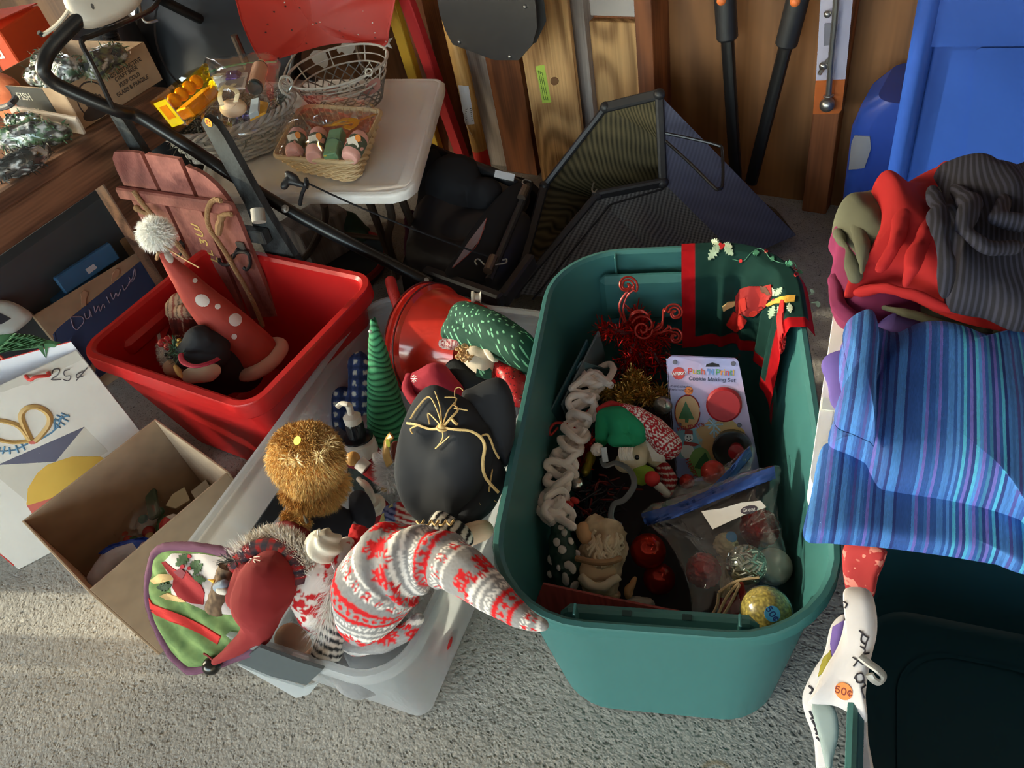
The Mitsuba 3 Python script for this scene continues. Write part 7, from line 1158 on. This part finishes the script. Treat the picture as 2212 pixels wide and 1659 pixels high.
# second tote
G2 = yaw(.588, .241, -.50); t2 = thing('dark_green_tote', 'empty dark green plastic tote at the lower right corner', 'storage tote')
tote(t2, G2, GH, .88, .56, .16, .045, .014, .03, 'mat_tealdark'); put('floor_rib', loft([ap(G2, np.column_stack([rrect(.88 - d, .56 - d, .1, 8), np.full(36, .014)])) for d in (.26, .275)], False, False), 'mat_tealdark', t2)
put('rim_edge', tube(ap(G2, np.column_stack([rrect(.88 - .006, .56 - .006, .155, 10), np.full(44, GH)])), .007, 6, closed=True), 'mat_teal', t2)
# baby clothes hanging over its left rim
def rimp(t, o=0.0, z=GH): return ap(G2, [[-.28 + o, t, z]])[0]
mat('onesie', (206, 202, 204), .85, sheen=.3)
def hang(key, label, cat, t0, t1, lout, lin_, matk, seed, extra=None):
    k = thing(key, label, cat); pr = sg.LineString([(-lout, 0)])if False else None
    def fn(u, v):
        t = t0 + (t1 - t0) * u; L = lout + .05 + lin_; s = v * L; w = meshkit.fbm(np.stack([u * 3 + seed, v * 4, 0 * u], -1), 3, seed) - .5; out = s < lout; ins_ = s > lout + .05
        o = np.where(out, -.012 - (lout - s) * .04 - .02 * np.abs(np.sin(u * 6 + seed)) * (lout - s) / max(lout, .01), np.where(ins_, .045 + (s - lout - .05) * .18, -.012 + (s - lout) * 1.14)); z = np.where(out, GH + .006 - (lout - s), np.where(ins_, GH + .006 - (s - lout - .05), GH + .006 + .006 * np.sin((s - lout) / .05 * np.pi)))
        return ap(G2, np.stack([-.28 + o + w * .02, t + w * .03, z], -1).reshape(-1, 3)).reshape(u.shape + (3,))
    g = grid(fn, 40, 60); put('cloth', g, matk, k, True); return k, g
def pad_hang(key, label, cat, pxs, z, matk, tilt=60, h=.014, yw=0):
    c = A_(pxs).mean(0); m = facing(P(c[0], c[1], z), tilt, yw); g = pad(onpl(m, pxs), m, h, .004, 18, 96, 5, lambda x, y: .004 * np.sin(x * 60 + y * 25) + .006 * (meshkit.fbm(np.stack([x * 18, y * 14, 0 * x], -1), 3, 2) - .5)); k = thing(key, label, cat); put('cloth', g, matk, k, True); return k, g, m
mat('paisley', proc(lambda p, n, uv: mix(lt((150, 40, 44)), lt((196, 120, 112)), smoothstep(.55, .62, fbm(p.x * 120, p.y * 120, p.z * 120, 2)))), .85)
pad_hang('red_bandana', 'red paisley bandana hanging below the blue striped shirt', 'bandana', [(1826, 1176), (1908, 1184), (1912, 1210), (1896, 1250), (1886, 1290), (1850, 1300), (1826, 1270)], .47, 'mat_paisley', 60)
kO, gO, mO = pad_hang('white_onesie', 'white baby onesie with handwriting and an orange 50 cent sticker', 'baby clothes', [(1822, 1278), (1850, 1268), (1880, 1278), (1893, 1320), (1894, 1370), (1880, 1430), (1870, 1500), (1872, 1560), (1834, 1540), (1800, 1524), (1752, 1520), (1750, 1508), (1784, 1440), (1810, 1395), (1824, 1340)], .475, 'mat_onesie', 66, .02)
sticker(gO, 1823, 1493, 18, (236, 130, 60), '50¢', .8, kO, 10, (120, 40, 20)); inkk = M((40, 38, 48), .7)
put('handwriting', pen(gO, [[(1856, 1362), (1864, 1370), (1874, 1378)], [(1864, 1364), (1860, 1384), (1868, 1392)], [(1876, 1376), (1870, 1390), (1868, 1400)], [(1858, 1396), (1868, 1404), (1866, 1412), (1876, 1410)], [(1842, 1420), (1854, 1428), (1864, 1436)], [(1858, 1420), (1850, 1432), (1844, 1440)], [(1848, 1460), (1852, 1474), (1864, 1472), (1862, 1456), (1852, 1456), (1846, 1466)], [(1862, 1470), (1868, 1480), (1860, 1488), (1864, 1502), (1866, 1508)]], .0010, 4, .001), inkk, kO); put('handwriting', pen(gO, [[(1824, 1300), (1830, 1306), (1826, 1314)], [(1822, 1330), (1826, 1340)]], .0010, 4, .001), inkk, kO)
put('inner_lining', mv(pad(onpl(mO, [(1754, 1520), (1800, 1526), (1812, 1580), (1800, 1640), (1790, 1680), (1770, 1600)]), np.eye(4), .006, 0, 10, 60), mO @ at([0, 0, -.02])), M((150, 166, 166), .85), kO)
k, g, m = pad_hang('lettered_onesie', 'white and lilac baby shirt with black lettering hanging outside the dark green tote', 'baby clothes', [(1796, 1350), (1826, 1330), (1826, 1400), (1790, 1450), (1756, 1516), (1780, 1560), (1800, 1620), (1790, 1690), (1766, 1690), (1758, 1600), (1738, 1540), (1734, 1500), (1756, 1450), (1780, 1410)], .40, 'mat_onesie', 50, .012)
put('lilac_panel', patch(g, [(1800, 1356), (1822, 1340), (1824, 1372), (1810, 1400), (1798, 1420), (1794, 1390)], .002, 14), M((120, 96, 170), .8), k); put('printed_flower', patch(g, [(1782, 1420), (1794, 1404), (1798, 1424), (1780, 1452), (1768, 1462), (1774, 1440)], .002, 10), M((150, 140, 50), .8), k)
put('lettering', pen(g, [[(1749, 1536), (1756, 1548)], [(1752, 1552), (1760, 1550)], [(1755, 1556), (1763, 1570)], [(1761, 1562), (1766, 1556)], [(1760, 1572), (1768, 1586)], [(1764, 1586), (1768, 1576)], [(1764, 1592), (1772, 1600)], [(1748, 1482), (1756, 1490), (1750, 1498)]], .0016, 3, .001), inkk, k)
pad_hang('white_bib', 'white cloth hanging inside the left wall of the dark green tote', 'baby clothes', [(1856, 1540), (1872, 1550), (1876, 1600), (1890, 1690), (1862, 1690), (1858, 1600)], .40, 'mat_onesie', 60, .008)
one('clear_hanger_hook', tube(spline([P(1858, 1418, .50), P(1876, 1432, .50), P(1898, 1448, .50), P(1909, 1462, .49), P(1900, 1474, .485), P(1886, 1468, .49), P(1878, 1456, .495)], 8), .0055, 8, flat=.6), M((190, 190, 186), .2, spec_trans=.5), 'clear plastic hanger hook clipped on the white onesie', 'hanger hook')
